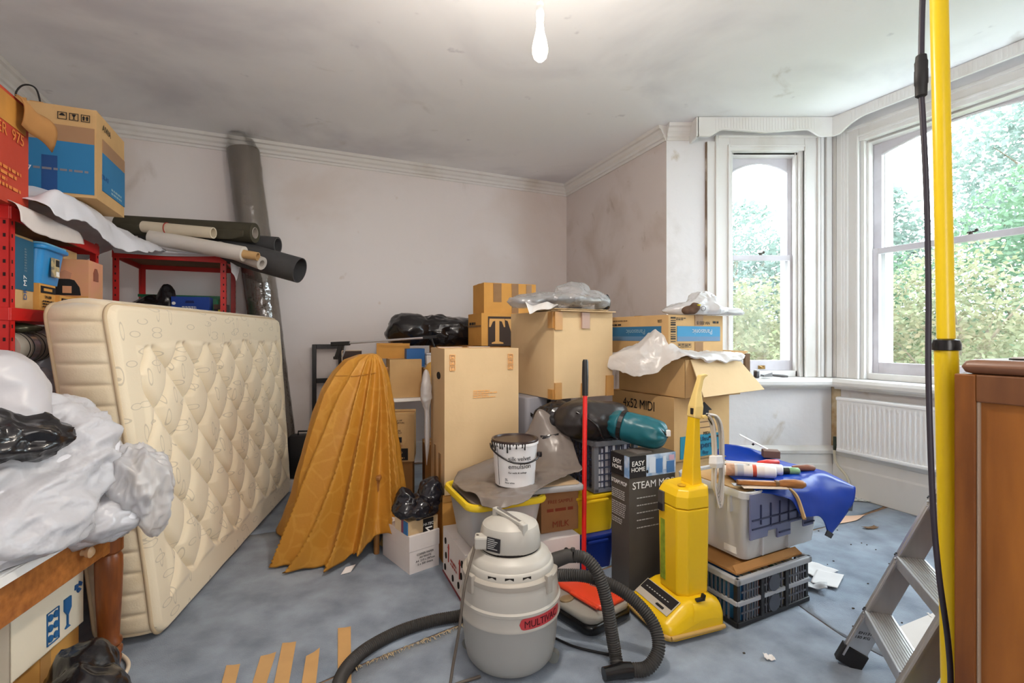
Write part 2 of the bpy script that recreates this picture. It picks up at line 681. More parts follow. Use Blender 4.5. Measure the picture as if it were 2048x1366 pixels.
def wall_mat(name, base, stain, dark, sc=1.3):
    m = bpy.data.materials.new(name)
    m.use_nodes = True
    nt = m.node_tree
    p = nt.nodes['Principled BSDF']
    p.inputs['Roughness'].default_value = .85
    p.inputs['Specular IOR Level'].default_value = .2
    tc = nt.nodes.new('ShaderNodeTexCoord')
    def layer(scale, lo, hi, detail=5.0, dist=0.0, st=(1, 1, 1)):
        mp = nt.nodes.new('ShaderNodeMapping')
        mp.inputs['Scale'].default_value = st
        nt.links.new(tc.outputs['Object'], mp.inputs['Vector'])
        n = nt.nodes.new('ShaderNodeTexNoise')
        n.inputs['Scale'].default_value = scale
        n.inputs['Detail'].default_value = detail
        n.inputs['Distortion'].default_value = dist
        nt.links.new(mp.outputs['Vector'], n.inputs['Vector'])
        r = nt.nodes.new('ShaderNodeMapRange')
        r.inputs['From Min'].default_value = lo
        r.inputs['From Max'].default_value = hi
        r.interpolation_type = 'SMOOTHSTEP'
        nt.links.new(n.outputs['Fac'], r.inputs['Value'])
        return r.outputs['Result'], n.outputs['Fac']
    def mix(fac, a, b):
        x = nt.nodes.new('ShaderNodeMix')
        x.data_type = 'RGBA'
        nt.links.new(fac, x.inputs['Factor'])
        for s, v in ((6, a), (7, b)):
            if isinstance(v, tuple):
                x.inputs[s].default_value = v
            else:
                nt.links.new(v, x.inputs[s])
        return x.outputs[2]
    f1, _ = layer(sc, .48, .72, 5, .4)
    f2, _ = layer(sc * 2.6, .62, .80, 6, .8, (1, 1, .6))
    f3, raw = layer(sc * 9, .70, .80, 3)
    c = mix(f1, base, stain)
    c = mix(f2, c, dark)
    c = mix(f3, c, stain)
    nt.links.new(c, p.inputs['Base Color'])
    b = nt.nodes.new('ShaderNodeBump')
    b.inputs['Strength'].default_value = .12
    b.inputs['Distance'].default_value = .02
    nt.links.new(raw, b.inputs['Height'])
    nt.links.new(b.outputs['Normal'], p.inputs['Normal'])
    MATS[name] = m
    return m

WALL = wall_mat('sooty_white_wall', rgb(234, 228, 227), rgb(222, 211, 205), rgb(200, 188, 180), .8)
WALL_DIRTY = wall_mat('damp_stained_wall', rgb(216, 207, 204), rgb(196, 182, 173), rgb(162, 146, 132), 1.4)
WALL_BAY = wall_mat('patched_bay_wall', rgb(226, 224, 226), rgb(206, 202, 200), rgb(190, 178, 162), 2.0)
CEILM = wall_mat('smoke_stained_ceiling', rgb(246, 247, 250), rgb(220, 220, 226), rgb(198, 192, 186), .75)
TRIM = mat('old_white_gloss', rgb(226, 224, 222), .4, var=.0, col2=rgb(206, 200, 192), vscale=2.2, stretch=(1, 1, .5), lo=.24, hi=.46, bump=.05, bscale=15)
TRIM2 = mat('sash_white_paint', rgb(208, 205, 212), .4, col2=rgb(186, 182, 188), vscale=3, lo=.3, hi=.5)
PLASTER = mat('bare_brown_plaster', rgb(168, 138, 100), .95, col2=rgb(206, 190, 160), vscale=9, lo=.35, hi=.6, bump=.4, bscale=30)

P0 = (0.645, 5.79)          # far corner
P1 = (1.302, 4.13)          # where the bay starts
P2 = (2.70, 4.13)           # bay corner between the two windows in view
BW = 1.77
P3 = (P2[0] + .4051 * BW, P2[1] - .9143 * BW)
_a3 = P3[0] * E1[0] + P3[1] * E1[1]
_b3 = P3[0] * E2[0] + P3[1] * E2[1]
P4 = RM(_a3 - 1.278, _b3 - .567)[:2]

# floor: dark underlay with cut pieces of old blue carpet lying on it
CARPET = mat('worn_blue_carpet', rgb(148, 160, 174), .92, col2=rgb(112, 121, 134), vscale=5.5, lo=.3, hi=.66, bump=.35, bscale=220, detail=12, spec=.1, sheen=.2)
CARPET_B = mat('bright_blue_carpet', rgb(126, 144, 160), .95, col2=rgb(106, 124, 140), vscale=6, lo=.28, hi=.6, bump=.35, bscale=220, detail=8, spec=.1, sheen=.2)
UNDERLAY = mat('dusty_underlay', rgb(150, 118, 92), .95, var=.35, vscale=14, bump=.3, bscale=60)
BL = RM(-1.77, 5.02)[:2]
NL = RM(-1.77, -.95)[:2]
NR = RM(_a3 - 1.278, -.95)[:2]
_c = (.8, 2.2)
PLAN = [(_c[0] + (p[0] - _c[0]) * 1.035, _c[1] + (p[1] - _c[1]) * 1.035) for p in (NR, P4, P3, P2, P1, P0, BL, NL)]
floor = struct(part('floor', MB().prism(PLAN, lambda x, y: (x, y, -.12), lambda x, y: (x, y, -.006)), UNDERLAY))

def carpet(poly, m, seed):
    """one cut piece of carpet, 5 mm thick, gently rippled"""
    bm = bmesh.new()
    vs = [bm.verts.new((x, y, 0)) for x, y in poly]
    bm.faces.new(vs)
    for _ in range(5):
        bmesh.ops.subdivide_edges(bm, edges=[e for e in bm.edges if e.calc_length() > .12], cuts=1, use_grid_fill=True)
        bmesh.ops.triangulate(bm, faces=[f for f in bm.faces if len(f.verts) > 4])
    for v in bm.verts:
        e = .004 if v.is_boundary else 0
        q = (v.co.x, v.co.y, 0)
        v.co.x += e * nz(q, 14, seed)
        v.co.y += e * nz(q, 14, seed + 4)
        v.co.z = .0015 * nz(q, 2.5, seed)
    me = bpy.data.meshes.new('carpet_piece')
    bm.to_mesh(me)
    bm.free()
    o = part('carpet_piece', me, m, floor, smooth=180, solid=.006)
    o.location.z = -.003
    return o

carpet([(-3.3, -.2), (-3.0, -1.6), (.4, -2.0), (3.1, -.6), (2.6, .9), (1.5, 1.99), (1.43, 2.12), (1.38, 2.36), (.76, 2.90), (-.215, 2.215), (-.60, 1.93), (-1.35, 1.30)], CARPET, 1)
carpet([(-3.31, -.18), (-1.355, 1.312), (-.606, 1.942), (-.221, 2.228), (.744, 2.914), (.55, 5.65), (-3.5, 3.86), (-3.5, 2.35), (-1.86, 3.145), (-1.3, 3.37), (-.75, 3.6), (-.74, 3.592), (-1.86, 3.137), (-3.5, 2.34)], CARPET, 2)
carpet([(3.11, -.6), (3.7, 1.6), (3.4, 2.5), (2.86, 3.72), (2.28, 3.40), (1.2, 2.9), (.772, 2.910), (1.389, 2.368), (1.438, 2.125), (1.507, 2.0), (2.607, .91)], CARPET, 4)
carpet([(.76, 2.93), (1.2, 2.915), (2.26, 3.41), (2.83, 3.74), (2.68, 4.11), (1.30, 4.11), (.62, 5.7), (.56, 5.6)], CARPET, 5)
FRAY = mat('jute_fray', rgb(196, 176, 140), .9)
rnd_ = random.Random(5)
mb = MB()
for k in range(150):
    t = rnd_.random()
    x, y = -.62 + .40 * t, 1.915 + .285 * t
    if rnd_.random() < .35:
        continue
    a = rnd_.gauss(-.9, .7)
    L = rnd_.uniform(.008, .03)
    mb.tube([(x, y, .004), (x + L * .5 * math.cos(a), y + L * .5 * math.sin(a), .010), (x + L * math.cos(a), y + L * math.sin(a), .005)], .0011, 4)
part('frayed_edge', mb, FRAY, floor, kind='stuff')

# ceiling, cornice
def ext(a, b, t):
    """unit along, outward normal (to the left of a->b reversed) for a wall from a to b with the room on its right"""
    d = Vector((b[0] - a[0], b[1] - a[1], 0))
    L = d.length
    d.normalize()
    return d, Vector((-d.y, d.x, 0)), L

def wall(name, a, b, m, z0=0.0, z1=CEIL, t=.15):
    d, n, L = ext(a, b, t)
    A, B = Vector((*a, 0)), Vector((*b, 0))
    mb = MB()
    pts = [A, B, B + n * t, A + n * t]
    mb.prism([(p.x, p.y) for p in pts], lambda x, y: (x, y, z0), lambda x, y: (x, y, z1))
    return struct(part(name, mb, m))

struct(part('ceiling', MB().prism(PLAN, lambda x, y: (x, y, CEIL), lambda x, y: (x, y, CEIL + .1)), CEILM))
wall('wall_left', NL, BL, WALL)
wall('wall_back', BL, P0, WALL)
wall('wall_right', P0, P1, WALL_DIRTY, t=.12)
wall('wall_near', NR, NL, WALL)
if abs(P4[0] - NR[0]) + abs(P4[1] - NR[1]) > .05:
    wall('wall_right_near', P4, NR, WALL)

def mould(name, a, b, prof, m=TRIM, ea=0.0, eb=0.0):
    """moulding swept along a wall: prof = [(out into the room, z)]"""
    d, n, L = ext(a, b, 0)
    A = Vector((*a, 0)) - d * ea
    B = Vector((*b, 0)) + d * eb
    mb = MB().prism(prof, lambda u, z: tuple(A - n * u + Vector((0, 0, z))), lambda u, z: tuple(B - n * u + Vector((0, 0, z))))
    return struct(part(name, mb, m))

cp = [(0, CEIL - .125), (.012, CEIL - .125), (.014, CEIL - .105), (.028, CEIL - .098), (.03, CEIL - .075), (.045, CEIL - .06), (.055, CEIL - .035), (.075, CEIL - .028), (.078, CEIL - .001), (0, CEIL - .001)]
mould('trim_1', BL, P0, cp)
mould('trim_2', P0, P1, cp)
mould('trim_3', NL, BL, cp)
mould('trim_4', P1, (P1[0] + .20, P1[1]), cp)
bp = [(0, 0), (.024, 0), (.024, .17), (.018, .19), (.012, .20), (0, .21)]
mould('baseboard_back', BL, P0, bp)
mould('baseboard_right', P0, P1, bp)
mould('baseboard_left', NL, BL, bp)

# ------------------------------------------------------------------ bay walls with sash windows, each in its own frame: x along, y outwards
GLASS = clear_mat('window_glass', (0.95, 1, 0.98, 1), .99, .02, gloss=.0, fres=.12)
BRASS = mat('old_brass', rgb(168, 134, 82), .35, metal=.8)
STONE = mat('white_render', rgb(235, 235, 232), .8, var=.06, vscale=6)

def bay_wall(name, a, b, x0, x1, zs, zh):
    """wall with a window opening x0..x1, zs..zh; the masonry is .24 thick"""
    d, n, L = ext(a, b, 0)
    rz = math.atan2(d.y, d.x)
    g = sgroup(name, (a[0], a[1], 0), rz)
    T = .24
    part('wall_below_sill', MB().box((0, 0, 0), (L, T, zs)), WALL_BAY, g)
    part('wall_above_head', MB().box((0, 0, zh), (L, T, CEIL)), WALL_BAY, g)
    part('wall_pier', MB().box((0, 0, zs), (x0, T, zh)), WALL_BAY, g)
    part('wall_pier', MB().box((x1, 0, zs), (L, T, zh)), WALL_BAY, g)
    return g, L, rz

def sash_window(name, a, b, x0, x1, zs, zh, gl0, gl1, zr, zg0, zg1, rise):
    d, n, L = ext(a, b, 0)
    rz = math.atan2(d.y, d.x)
    g = sgroup(name, (a[0], a[1], 0), rz)
    # architrave boards on the room face and stepped linings going out to the sashes
    w = .075
    for k, (o, dep, y) in enumerate(((-.10, .022, -.022), (-.075, .034, -.034), (-.02, .03, -.03))):
        pass
    def frame(nm, xa, xb, za, zb, tw, y0, y1, m, bottom=False):
        part(nm + '_stile', MB().box((xa, y0, za), (xa + tw, y1, zb)), m, g, bevel=.004)
        part(nm + '_stile', MB().box((xb - tw, y0, za), (xb, y1, zb)), m, g, bevel=.004)
        part(nm + '_head', MB().box((xa + tw, y0, zb - tw), (xb - tw, y1, zb)), m, g, bevel=.004)
        if bottom:
            part(nm + '_rail', MB().box((xa + tw, y0, za), (xb - tw, y1, za + tw)), m, g, bevel=.004)
    frame('architrave', x0 - .115, x1 + .115, zs + .001, zh + .085, .115, -.022, .0, TRIM)
    frame('architrave_bead', x0 - .125, x1 + .125, zs + .001, zh + .095, .022, -.04, -.001, TRIM)
    frame('inner_bead', x0 - .018, x1 + .018, zs + .001, zh + .018, .018, -.034, -.001, TRIM)
    frame('lining', x0, x1, zs + .001, zh - .001, .028, .0, .15, TRIM)
    frame('sash_stop', x0 + .028, x1 - .028, zs + .001, zh - .029, .02, .03, .075, TRIM)
    # lower sash (room side) and upper sash (outside), curved head on the upper glass
    lx0, lx1 = x0 + .029, x1 - .029
    yl0, yl1, yu0, yu1 = .078, .113, .118, .153
    st = gl0 - lx0
    def sash(nm, za, zb, y0, y1, bot, top, arch):
        s = sgroup(nm, (0, 0, 0), 0)
        del s['kind']
        s.parent = g
        part('sash_stile', MB().box((lx0, y0, za), (gl0, y1, zb)), TRIM2, s, bevel=.003)
        part('sash_stile', MB().box((gl1, y0, za), (lx1, y1, zb)), TRIM2, s, bevel=.003)
        part('sash_rail', MB().box((gl0, y0, za), (gl1, y1, za + bot)), TRIM2, s, bevel=.003)
        if not arch:
            part('sash_rail', MB().box((gl0, y0, zb - top), (gl1, y1, zb)), TRIM2, s, bevel=.003)
        else:
            nseg = 16
            arc = [(gl0 + (gl1 - gl0) * i / nseg, zb - top - arch * (2 * i / nseg - 1) ** 2) for i in range(nseg + 1)]
            mb = MB()
            for i in range(nseg):
                (xa, za_), (xb, zb_) = arc[i], arc[i + 1]
                mb.prism([(xa, za_), (xb, zb_), (xb, zb), (xa, zb)], lambda x, z: (x, y1, z), lambda x, z: (x, y0, z))
            part('sash_head', mb, TRIM2, s)
            mb = MB().tube([(x, y0 - .003, z - .006) for x, z in arc], .009, 6)
            part('sash_bead', mb, TRIM2, s)
        part('window_pane', MB().box((gl0 - .005, (y0 + y1) / 2 - .002, za + bot - .005), (gl1 + .005, (y0 + y1) / 2 + .002, zb - top + .005)), GLASS, s)
        return s
    lo = sash('lower_sash', zs + .05, zr + .02, yl0, yl1, zg0 - zs - .05, .045, 0)
    up = sash('upper_sash', zr - .02, zh - .05, yu0, yu1, .045, zh - .05 - zg1, rise)
    part('bottom_bead', MB().box((lx0, .03, zs + .001), (lx1, .16, zs + .05)), TRIM, g, bevel=.004)
    part('head_bead', MB().box((lx0, .03, zh - .05), (lx1, .16, zh - .03)), TRIM, g, bevel=.003)
    mb = MB()
    mx = (gl0 + gl1) / 2
    mb.box((mx - .03, .074, zg0 - .075), (mx + .03, .0785, zg0 - .045))
    mb.tube([(mx - .022, .073, zg0 - .05), (mx - .01, .05, zg0 - .062), (mx + .012, .05, zg0 - .062), (mx + .022, .073, zg0 - .05)], .006, 8)
    part('sash_lift', mb, BRASS, g, label='brass sash lift on the bottom rail')
    mb = MB().cyl((mx, .095, zr + .02), (mx, .095, zr + .035), .014).cyl((mx - .02, .095, zr + .037), (mx + .03, .10, zr + .04), .006)
    mb.lathe([(.006, 0), (.011, .008), (.011, .018), (.004, .024)], 10, (mx + .03, .10, zr + .036))
    part('sash_fastener', mb, mat('dark_metal', rgb(70, 66, 60), .4, metal=.8), g)
    # white masonry reveal beyond the sashes
    part('outer_reveal', MB().box((x0 + .0, .16, zs), (gl0 + .004, .262, zh)), STONE, g)
    part('outer_reveal', MB().box((gl1 + .0, .16, zs), (x1 + .0, .225, zh)), STONE, g)
    part('outer_sill', MB().box((x0 - .05, .16, zs - .06), (x1 + .05, .36, zs + .02)), STONE, g, bevel=.006)
    return g

ZS, ZH = .955, 2.885
bay_wall('wall_bay_side', P1, P2, .525, 1.150, ZS, ZH)
sash_window('window_1', P1, P2, .525, 1.150, ZS, ZH, .598, 1.083, 1.975, 1.092, 2.80, .075)
bay_wall('wall_bay_front', P2, P3, .225, BW - .225, ZS, ZH)
sash_window('window_2', P2, P3, .225, BW - .225, ZS, ZH, .314, BW - .314, 1.975, 1.092, 2.83, .085)
L34 = math.hypot(P4[0] - P3[0], P4[1] - P3[1])
bay_wall('wall_bay_far', P3, P4, L34 - 1.150, L34 - .525, ZS, ZH)
sash_window('window_3', P3, P4, L34 - 1.150, L34 - .525, ZS, ZH, L34 - 1.083, L34 - .598, 1.975, 1.092, 2.80, .075)

# sill board with round nose, moulding under it, tall skirting with ledge
sp = [(-.02, .955), (-.02, .915), (.02, .912), (.03, .87), (.05, .862), (.055, .88), (.105, .885), (.118, .90), (.122, .925), (.112, .948), (.09, .955)]
mould('trim_5', (P1[0] + .30, P1[1]), P2, [(u, z) for u, z in sp], ea=0, eb=-.05)
mould('trim_6', P2, P3, sp, eb=-.05, ea=-.05)
mould('trim_7', P3, P4, sp, ea=-.05)
skp = [(0, 0), (.03, 0), (.03, .22), (.022, .235), (.022, .31), (.04, .32), (.045, .345), (.03, .36), (.012, .375), (0, .38)]
mould('baseboard_bay_side', P1, P2, skp, eb=-.02)
mould('baseboard_bay_front', P2, P3, skp, ea=-.02)
mould('baseboard_bay_far', P3, P4, skp)
# corner posts between the windows (stepped mouldings) and bare plaster strip below
def corner_post(name, c, ang, z0, z1):
    g = sgroup(name, (c[0], c[1], 0), R(ang))
    for (x, w, dp) in ((-.115, .03, .03), (-.075, .045, .045), (-.02, .03, .035)):
        part('post_bead', MB().box((x, -dp, z0), (x + w, .0, z1)), TRIM, g, bevel=.006)
    return g
corner_post('trim_8', P2, 0, .956, 2.97)
g = corner_post('trim_9', (P2[0] + .4051 * .135, P2[1] - .9143 * .135), -66.1, .956, 2.97)
part('plaster_strip', MB().box((.0, -.006, .38), (.07, .004, .872)), PLASTER, sgroup('trim_10', (P2[0], P2[1], 0), R(-66.1)), label='bare brown plaster strip')
part('plaster_strip', MB().box((-.012, -.008, .38), (-.001, .0, .872)), PLASTER, bpy.data.objects['trim_10'])
# brown edge shadow painted as a strip left of the side window casing
part('casing_shadow', MB().box((.325, -.014, .956), (.334, .0, 2.93)), mat('edge_shadow_brown', rgb(128, 106, 88), .9, col2=rgb(200, 190, 178), vscale=5, lo=.4, hi=.6), sgroup('trim_11', (P1[0], P1[1], 0), 0))
part('casing_board', MB().box((.335, -.026, .956), (.425, .0, 2.93)), TRIM, bpy.data.objects['trim_11'])

# fluted pelmet boards with a scalloped lower edge
def pelmet(name, a, b, ztop, scal, m=TRIM):
    d, n, L = ext(a, b, 0)
    g = sgroup(name, (a[0], a[1], 0), math.atan2(d.y, d.x))
    N = 60
    xs = [L * i / N for i in range(N + 1)]
    mb = MB()
    for i in range(N):
        z0, z1 = scal(xs[i] / L), scal(xs[i + 1] / L)
        mb.prism([(xs[i], z0), (xs[i + 1], z1), (xs[i + 1], ztop), (xs[i], ztop)], lambda x, z: (x, .012, z), lambda x, z: (x, -.008, z))
    part('pelmet_board', mb, m, g)
    mb = MB()
    for i in range(6, int(L / .024) - 5):
        x = i * .024
        mb.box((x, -.0105, scal(x / L) + .012), (x + .011, -.0075, ztop - .004))
    part('flutes', mb, m, g, kind='stuff')
    return g, L
zl = 2.912
def scal(u):
    v = abs(2 * u - 1)              # 0 centre, 1 ends
    if v > .84:
        return zl
    if v > .62:
        t = (v - .62) / .22
        return zl + .055 * (1 - t * t * (3 - 2 * t))
    return zl + .028 + .027 * (v / .62) ** .8
OFF = .17
pa = (1.50, 4.13 - OFF)
pb = (2.59, 4.13 - OFF)
g, L = pelmet('trim_12', pa, pb, CEIL - .004, scal)
part('pelmet_end', MB().box((-.012, -.008, zl), (.006, OFF - .02, CEIL - .004)), TRIM, g)
ins = (E1[0] * OFF, E1[1] * OFF)
pc = (P2[0] + .4051 * .11 - ins[0], P2[1] - .9143 * .11 - ins[1])
pd = (P3[0] - .4051 * .11 - ins[0], P3[1] + .9143 * .11 - ins[1])
pelmet('trim_13', pc, pd, CEIL - .004, lambda u: (zl if abs(2 * u - 1) > .92 else zl + .075 * (1 - max(0, (abs(2 * u - 1) - .66) / .26) ** 2)))

# ------------------------------------------------------------------ outside: bank, bushes and trees
GRASS = mat('rough_grass', rgb(96, 104, 66), .95, col2=rgb(74, 82, 48), vscale=3)
def groundf(u, v):
    x, y = 0.5 + 17 * u, -6 + 22 * v
    a = x * E1[0] + y * E1[1]
    h = max(0, min(1, (a - 6.0) / 6.0))
    return (x, y, -.9 + 2.6 * h * h * (3 - 2 * h) + .1 * nz((x, y, 0), .8) - (0 if a > 4.7 else 1.2))
struct(part('garden_ground', MB().grid(groundf, 40, 40), GRASS, smooth=180))

def leaf_mat(name, c1, c2):
    m = mat(name, c1, .55, col2=c2, vscale=2.5, lo=.35, hi=.65, spec=.3)
    nt = m.node_tree
    p = nt.nodes['Principled BSDF']
    tl = nt.nodes.new('ShaderNodeBsdfTranslucent')
    tl.inputs['Color'].default_value = c1
    mx = nt.nodes.new('ShaderNodeMixShader')
    mx.inputs['Fac'].default_value = .4
    nt.links.new(p.outputs[0], mx.inputs[1])
    nt.links.new(tl.outputs[0], mx.inputs[2])
    nt.links.new(mx.outputs[0], nt.nodes['Material Output'].inputs['Surface'])
    return m
LEAF_A = leaf_mat('yellow_green_leaves', rgb(120, 124, 96), rgb(112, 98, 72))
LEAF_B = leaf_mat('fresh_green_leaves', rgb(96, 120, 92), rgb(68, 94, 72))
LEAF_C = leaf_mat('grey_green_leaves', rgb(114, 128, 118), rgb(92, 108, 100))
BARK = mat('bark', rgb(124, 110, 92), .9, var=.3, vscale=8, bump=.5, bscale=20)

def tree(name, label, x, y, z0, rx, ry, rz, cz, m, n, leaf, seed):
    rnd = random.Random(seed)
    g = thing(name, label, 'tree' if 'tree' in name else 'bush', (x, y, z0), 0)
    mb = MB()
    mb.tube(spline([(0, 0, -.2), (.06, .03, cz * .4), (-.03, .06, cz * .8), (.05, 0, cz + rz * .3)], 8), [.10 * rz ** .5 * (1 - .1 * i) for i in range(8)], 8)
    for k in range(9):
        a = rnd.uniform(0, 2 * PI)
        h = rnd.uniform(.2, .9) * cz
        e = (rx * .75 * math.cos(a), ry * .75 * math.sin(a), cz + rz * rnd.uniform(-.5, .6))
        mb.tube(spline([(0, 0, h), (e[0] * .5, e[1] * .5, (h + e[2]) / 2 + .1), e], 6), [.035, .03, .025, .018, .012, .006], 5)
    part('trunk', mb, BARK, g, smooth=60)
    vs, fs = [], []
    clumps = []
    for k in range(max(14, n // 90)):
        while True:
            p = Vector((rnd.uniform(-1, 1), rnd.uniform(-1, 1), rnd.uniform(-1, 1)))
            if .35 < p.length < 1:
                break
        clumps.append(Vector((p.x * rx, p.y * ry, cz + p.z * rz)))
    for k in range(n):
        c = rnd.choice(clumps)
        s = .17 * (rx * ry * rz) ** (1 / 3)
        p = c + Vector((rnd.gauss(0, s), rnd.gauss(0, s), rnd.gauss(0, s)))
        e_ = (p.x / rx) ** 2 + (p.y / ry) ** 2 + ((p.z - cz) / rz) ** 2
        if e_ > 1:
            e_ = e_ ** -.5
            p = Vector((p.x * e_, p.y * e_, cz + (p.z - cz) * e_))
        d = Vector((rnd.gauss(0, 1), rnd.gauss(0, 1), rnd.gauss(0, .6))).normalized()
        q = d.orthogonal().normalized()
        q.rotate(Matrix.Rotation(rnd.uniform(0, 6.28), 3, d))
        L = leaf * rnd.uniform(.6, 1.3)
        b = len(vs)
        vs += [tuple(p), tuple(p + d * L * .5 + q * L * .26), tuple(p + d * L), tuple(p + d * L * .5 - q * L * .26)]
        fs.append((b, b + 1, b + 2, b + 3))
    me = MB()
    me.v, me.f = vs, fs
    part('foliage', me, m, g, kind='stuff')
    return g

# (plan given in metres from the camera: x to the right, y ahead)
tree('garden_bush', 'yellow-green bush filling the lower pane of the narrow side window', 3.70, 7.3, -.7, 1.05, 1.0, 1.4, 1.5, LEAF_A, 8000, .085, 3)
tree('garden_tree', 'pale grey-green tree seen through the upper pane of the narrow window', 6.2, 13.6, -.4, 1.7, 1.6, 1.9, 3.5, LEAF_C, 9000, .15, 4)
tree('garden_bush', 'yellow-green bush outside the wide window, left of the yellow pole', 5.85, 6.4, -.5, 1.0, 1.0, 1.5, 1.6, LEAF_A, 8000, .08, 5)
tree('garden_tree', 'leafy green tree outside the wide window, right of the yellow pole', 8.5, 7.7, -.2, 1.45, 1.45, 2.0, 2.3, LEAF_B, 10000, .11, 6)
tree('garden_bush', 'green bush behind the yellow-green bush, at the left of the wide window', 6.9, 9.5, .0, 1.0, 1.0, 1.5, 1.7, LEAF_B, 7000, .10, 7)
tree('garden_tree', 'pale distant tree above the bushes, left of the pole in the wide window', 10.2, 14.4, .9, 1.7, 1.7, 1.9, 2.9, LEAF_C, 8000, .17, 8)
tree('garden_tree', 'tall grey-green tree at the right edge of the wide window', 12.7, 11.6, .8, 1.9, 1.8, 2.6, 4.6, LEAF_C, 9000, .17, 9)

# ------------------------------------------------------------------ radiator under the wide window
RADW = mat('radiator_white', rgb(238, 238, 240), .35)
g = thing('radiator', 'white ribbed panel radiator under the wide bay window', 'radiator', (P2[0] + .4051 * .10, P2[1] - .9143 * .10, 0), R(-66.1))
def radf(u, v):
    x = 1.30 * u
    z = .372 + .42 * v
    rib = 0
    if .03 < v < .9 and .02 < u < .98:
        f = (x / .0334) % 1.0
        e = min(1, (v - .03) / .06, (.9 - v) / .06)
        rib = .013 * e * max(0, min(1, (abs(f - .5) - .16) / .12))
    return (x, -.100 + rib, z)
part('front_panel', MB().grid(radf, 400, 26), RADW, g, smooth=180)
part('back_panel', MB().box((.0, -.088, .372), (1.30, -.05, .79)), RADW, g, bevel=.006)
part('top_grille', MB().box((-.008, -.108, .775), (1.308, -.045, .806)), RADW, g, bevel=.010)
part('bottom_rail', MB().box((-.004, -.106, .358), (1.304, -.048, .386)), RADW, g, bevel=.008)
mb = MB().cyl((-.035, -.07, .36), (-.035, -.07, .47), .012, n=12).cyl((-.04, -.07, .40), (.01, -.07, .40), .009, n=10)
part('valve', mb, mat('dark_verdigris', rgb(72, 82, 74), .5, metal=.6), g, smooth=40)
part('pipe', MB().tube(even([(-.035, -.07, .37), (-.035, -.07, .30), (-.01, -.07, .24), (.06, -.075, .17), (.085, -.075, .10), (.085, -.075, .0)], .01), .0095, 10), mat('cream_pipe', rgb(206, 198, 178), .5), g, smooth=60)
part('bracket', MB().box((.2, -.052, .45), (.24, -.0, .5)), RADW, g)
part('bracket', MB().box((1.0, -.052, .45), (1.04, -.0, .5)), RADW, g)

# ------------------------------------------------------------------ pendant bulb
WP = mat('white_plastic', rgb(240, 240, 238), .35)
bx, by, bz = BULB_POS
g = thing('pendant_light', 'bare lit bulb hanging on a white flex from the ceiling', 'light', (bx, by, CEIL))
part('flex', MB().tube([(0, 0, 0), (.001, 0, bz + .16 - CEIL)], .0035, 8), WP, g)
part('ceiling_rose', MB().lathe([(.048, 0), (.048, -.012), (.03, -.028), (.008, -.032)], 24), WP, g, smooth=40)
h = bz - CEIL
part('lampholder', MB().lathe([(.006, h + .165), (.012, h + .162), (.0125, h + .142), (.0135, h + .14), (.0145, h + .118), (.0135, h + .112), (.0135, h + .098), (.011, h + .096)], 20), WP, g, smooth=40)
gl = part('bulb', MB().lathe([(.011, h + .098), (.013, h + .078), (.016, h + .055), (.024, h + .025), (.029, h - .002), (.0285, h - .02), (.023, h - .038), (.012, h - .049), (.002, h - .052)], 24), emit_mat('lit_bulb', (1, .86, .62, 1), 14.0), g, smooth=180, label='glowing frosted glass')
gl.visible_shadow = True

# ================================================================== LEFT: red shelving with its load
RED = mat('red_enamel', rgb(196, 26, 22), .35, var=.12, vscale=5, spec=.5)
MDF = mat('shelf_board', rgb(150, 118, 86), .8, var=.15, vscale=5)
STEEL = mat('zinc_steel', rgb(170, 170, 172), .35, metal=.9)

def shelf_unit(name, label, a0, a1, b0, b1, levels, top):
    """boltless steel shelving, room plan a0..a1 x b0..b1"""
    o = RM(a0, b0)
    g = thing(name, label, 'shelving', (o[0], o[1], 0), R(RA))
    W, D = a1 - a0, b1 - b0
    t = .0035
    for ix, sx in ((0, 1), (W, -1)):
        for iy, sy in ((0, 1), (D, -1)):
            mb = MB()
            x0, x1 = sorted((ix, ix + sx * .038))
            y0, y1 = sorted((iy, iy + sy * .038))
            xa, xb = sorted((ix, ix + sx * t))
            ya, yb = sorted((iy, iy + sy * t))
            mb.box((x0, ya, 0), (x1, yb, top))
            mb.box((xa, y0, 0), (xb, y1, top))
            p = part('post', mb, RED, g)
            sl = MB()
            for k in range(int(top / .05)):
                z = .03 + k * .05
                sl.box((ix + sx * .016 - .004, iy - sy * .0006 - .0005, z), (ix + sx * .016 + .004, iy - sy * .0006 + .0005, z + .014))
                sl.box((ix - sx * .0006 - .0005, iy + sy * .016 - .004, z), (ix - sx * .0006 + .0005, iy + sy * .016 + .004, z + .014))
            part('post_slots', sl, mat('slot_shadow', rgb(40, 12, 12), .8), p, kind='stuff')
    for z in levels:
        part('shelf_board', MB().box((.006, .006, z - .012), (W - .006, D - .006, z)), MDF, g)
        for (lo, hi) in (((.0, -.004, z - .05), (W, .006, .0 + z)), ((.0, D - .006, z - .05), (W, D + .004, .0 + z)),
                         ((-.004, .0, z - .05), (.006, D, .0 + z)), ((W - .006, .0, z - .05), (W + .004, D, .0 + z))):
            part('beam', MB().box(lo, hi), RED, g, bevel=.002)
    return g
shelf_unit('shelving_unit', 'red metal shelving along the left wall behind the mattress, loaded with boxes', -1.50, -1.0, 2.50, 3.43, (.12, .58, 1.0, 1.41, 1.80), 1.81)
shelf_unit('shelving_unit', 'red metal shelving against the back wall with carpet rolls on its top', -1.165, -.475, 4.26, 4.93, (.12, .58, 1.0, 1.374, 1.90), 1.91)

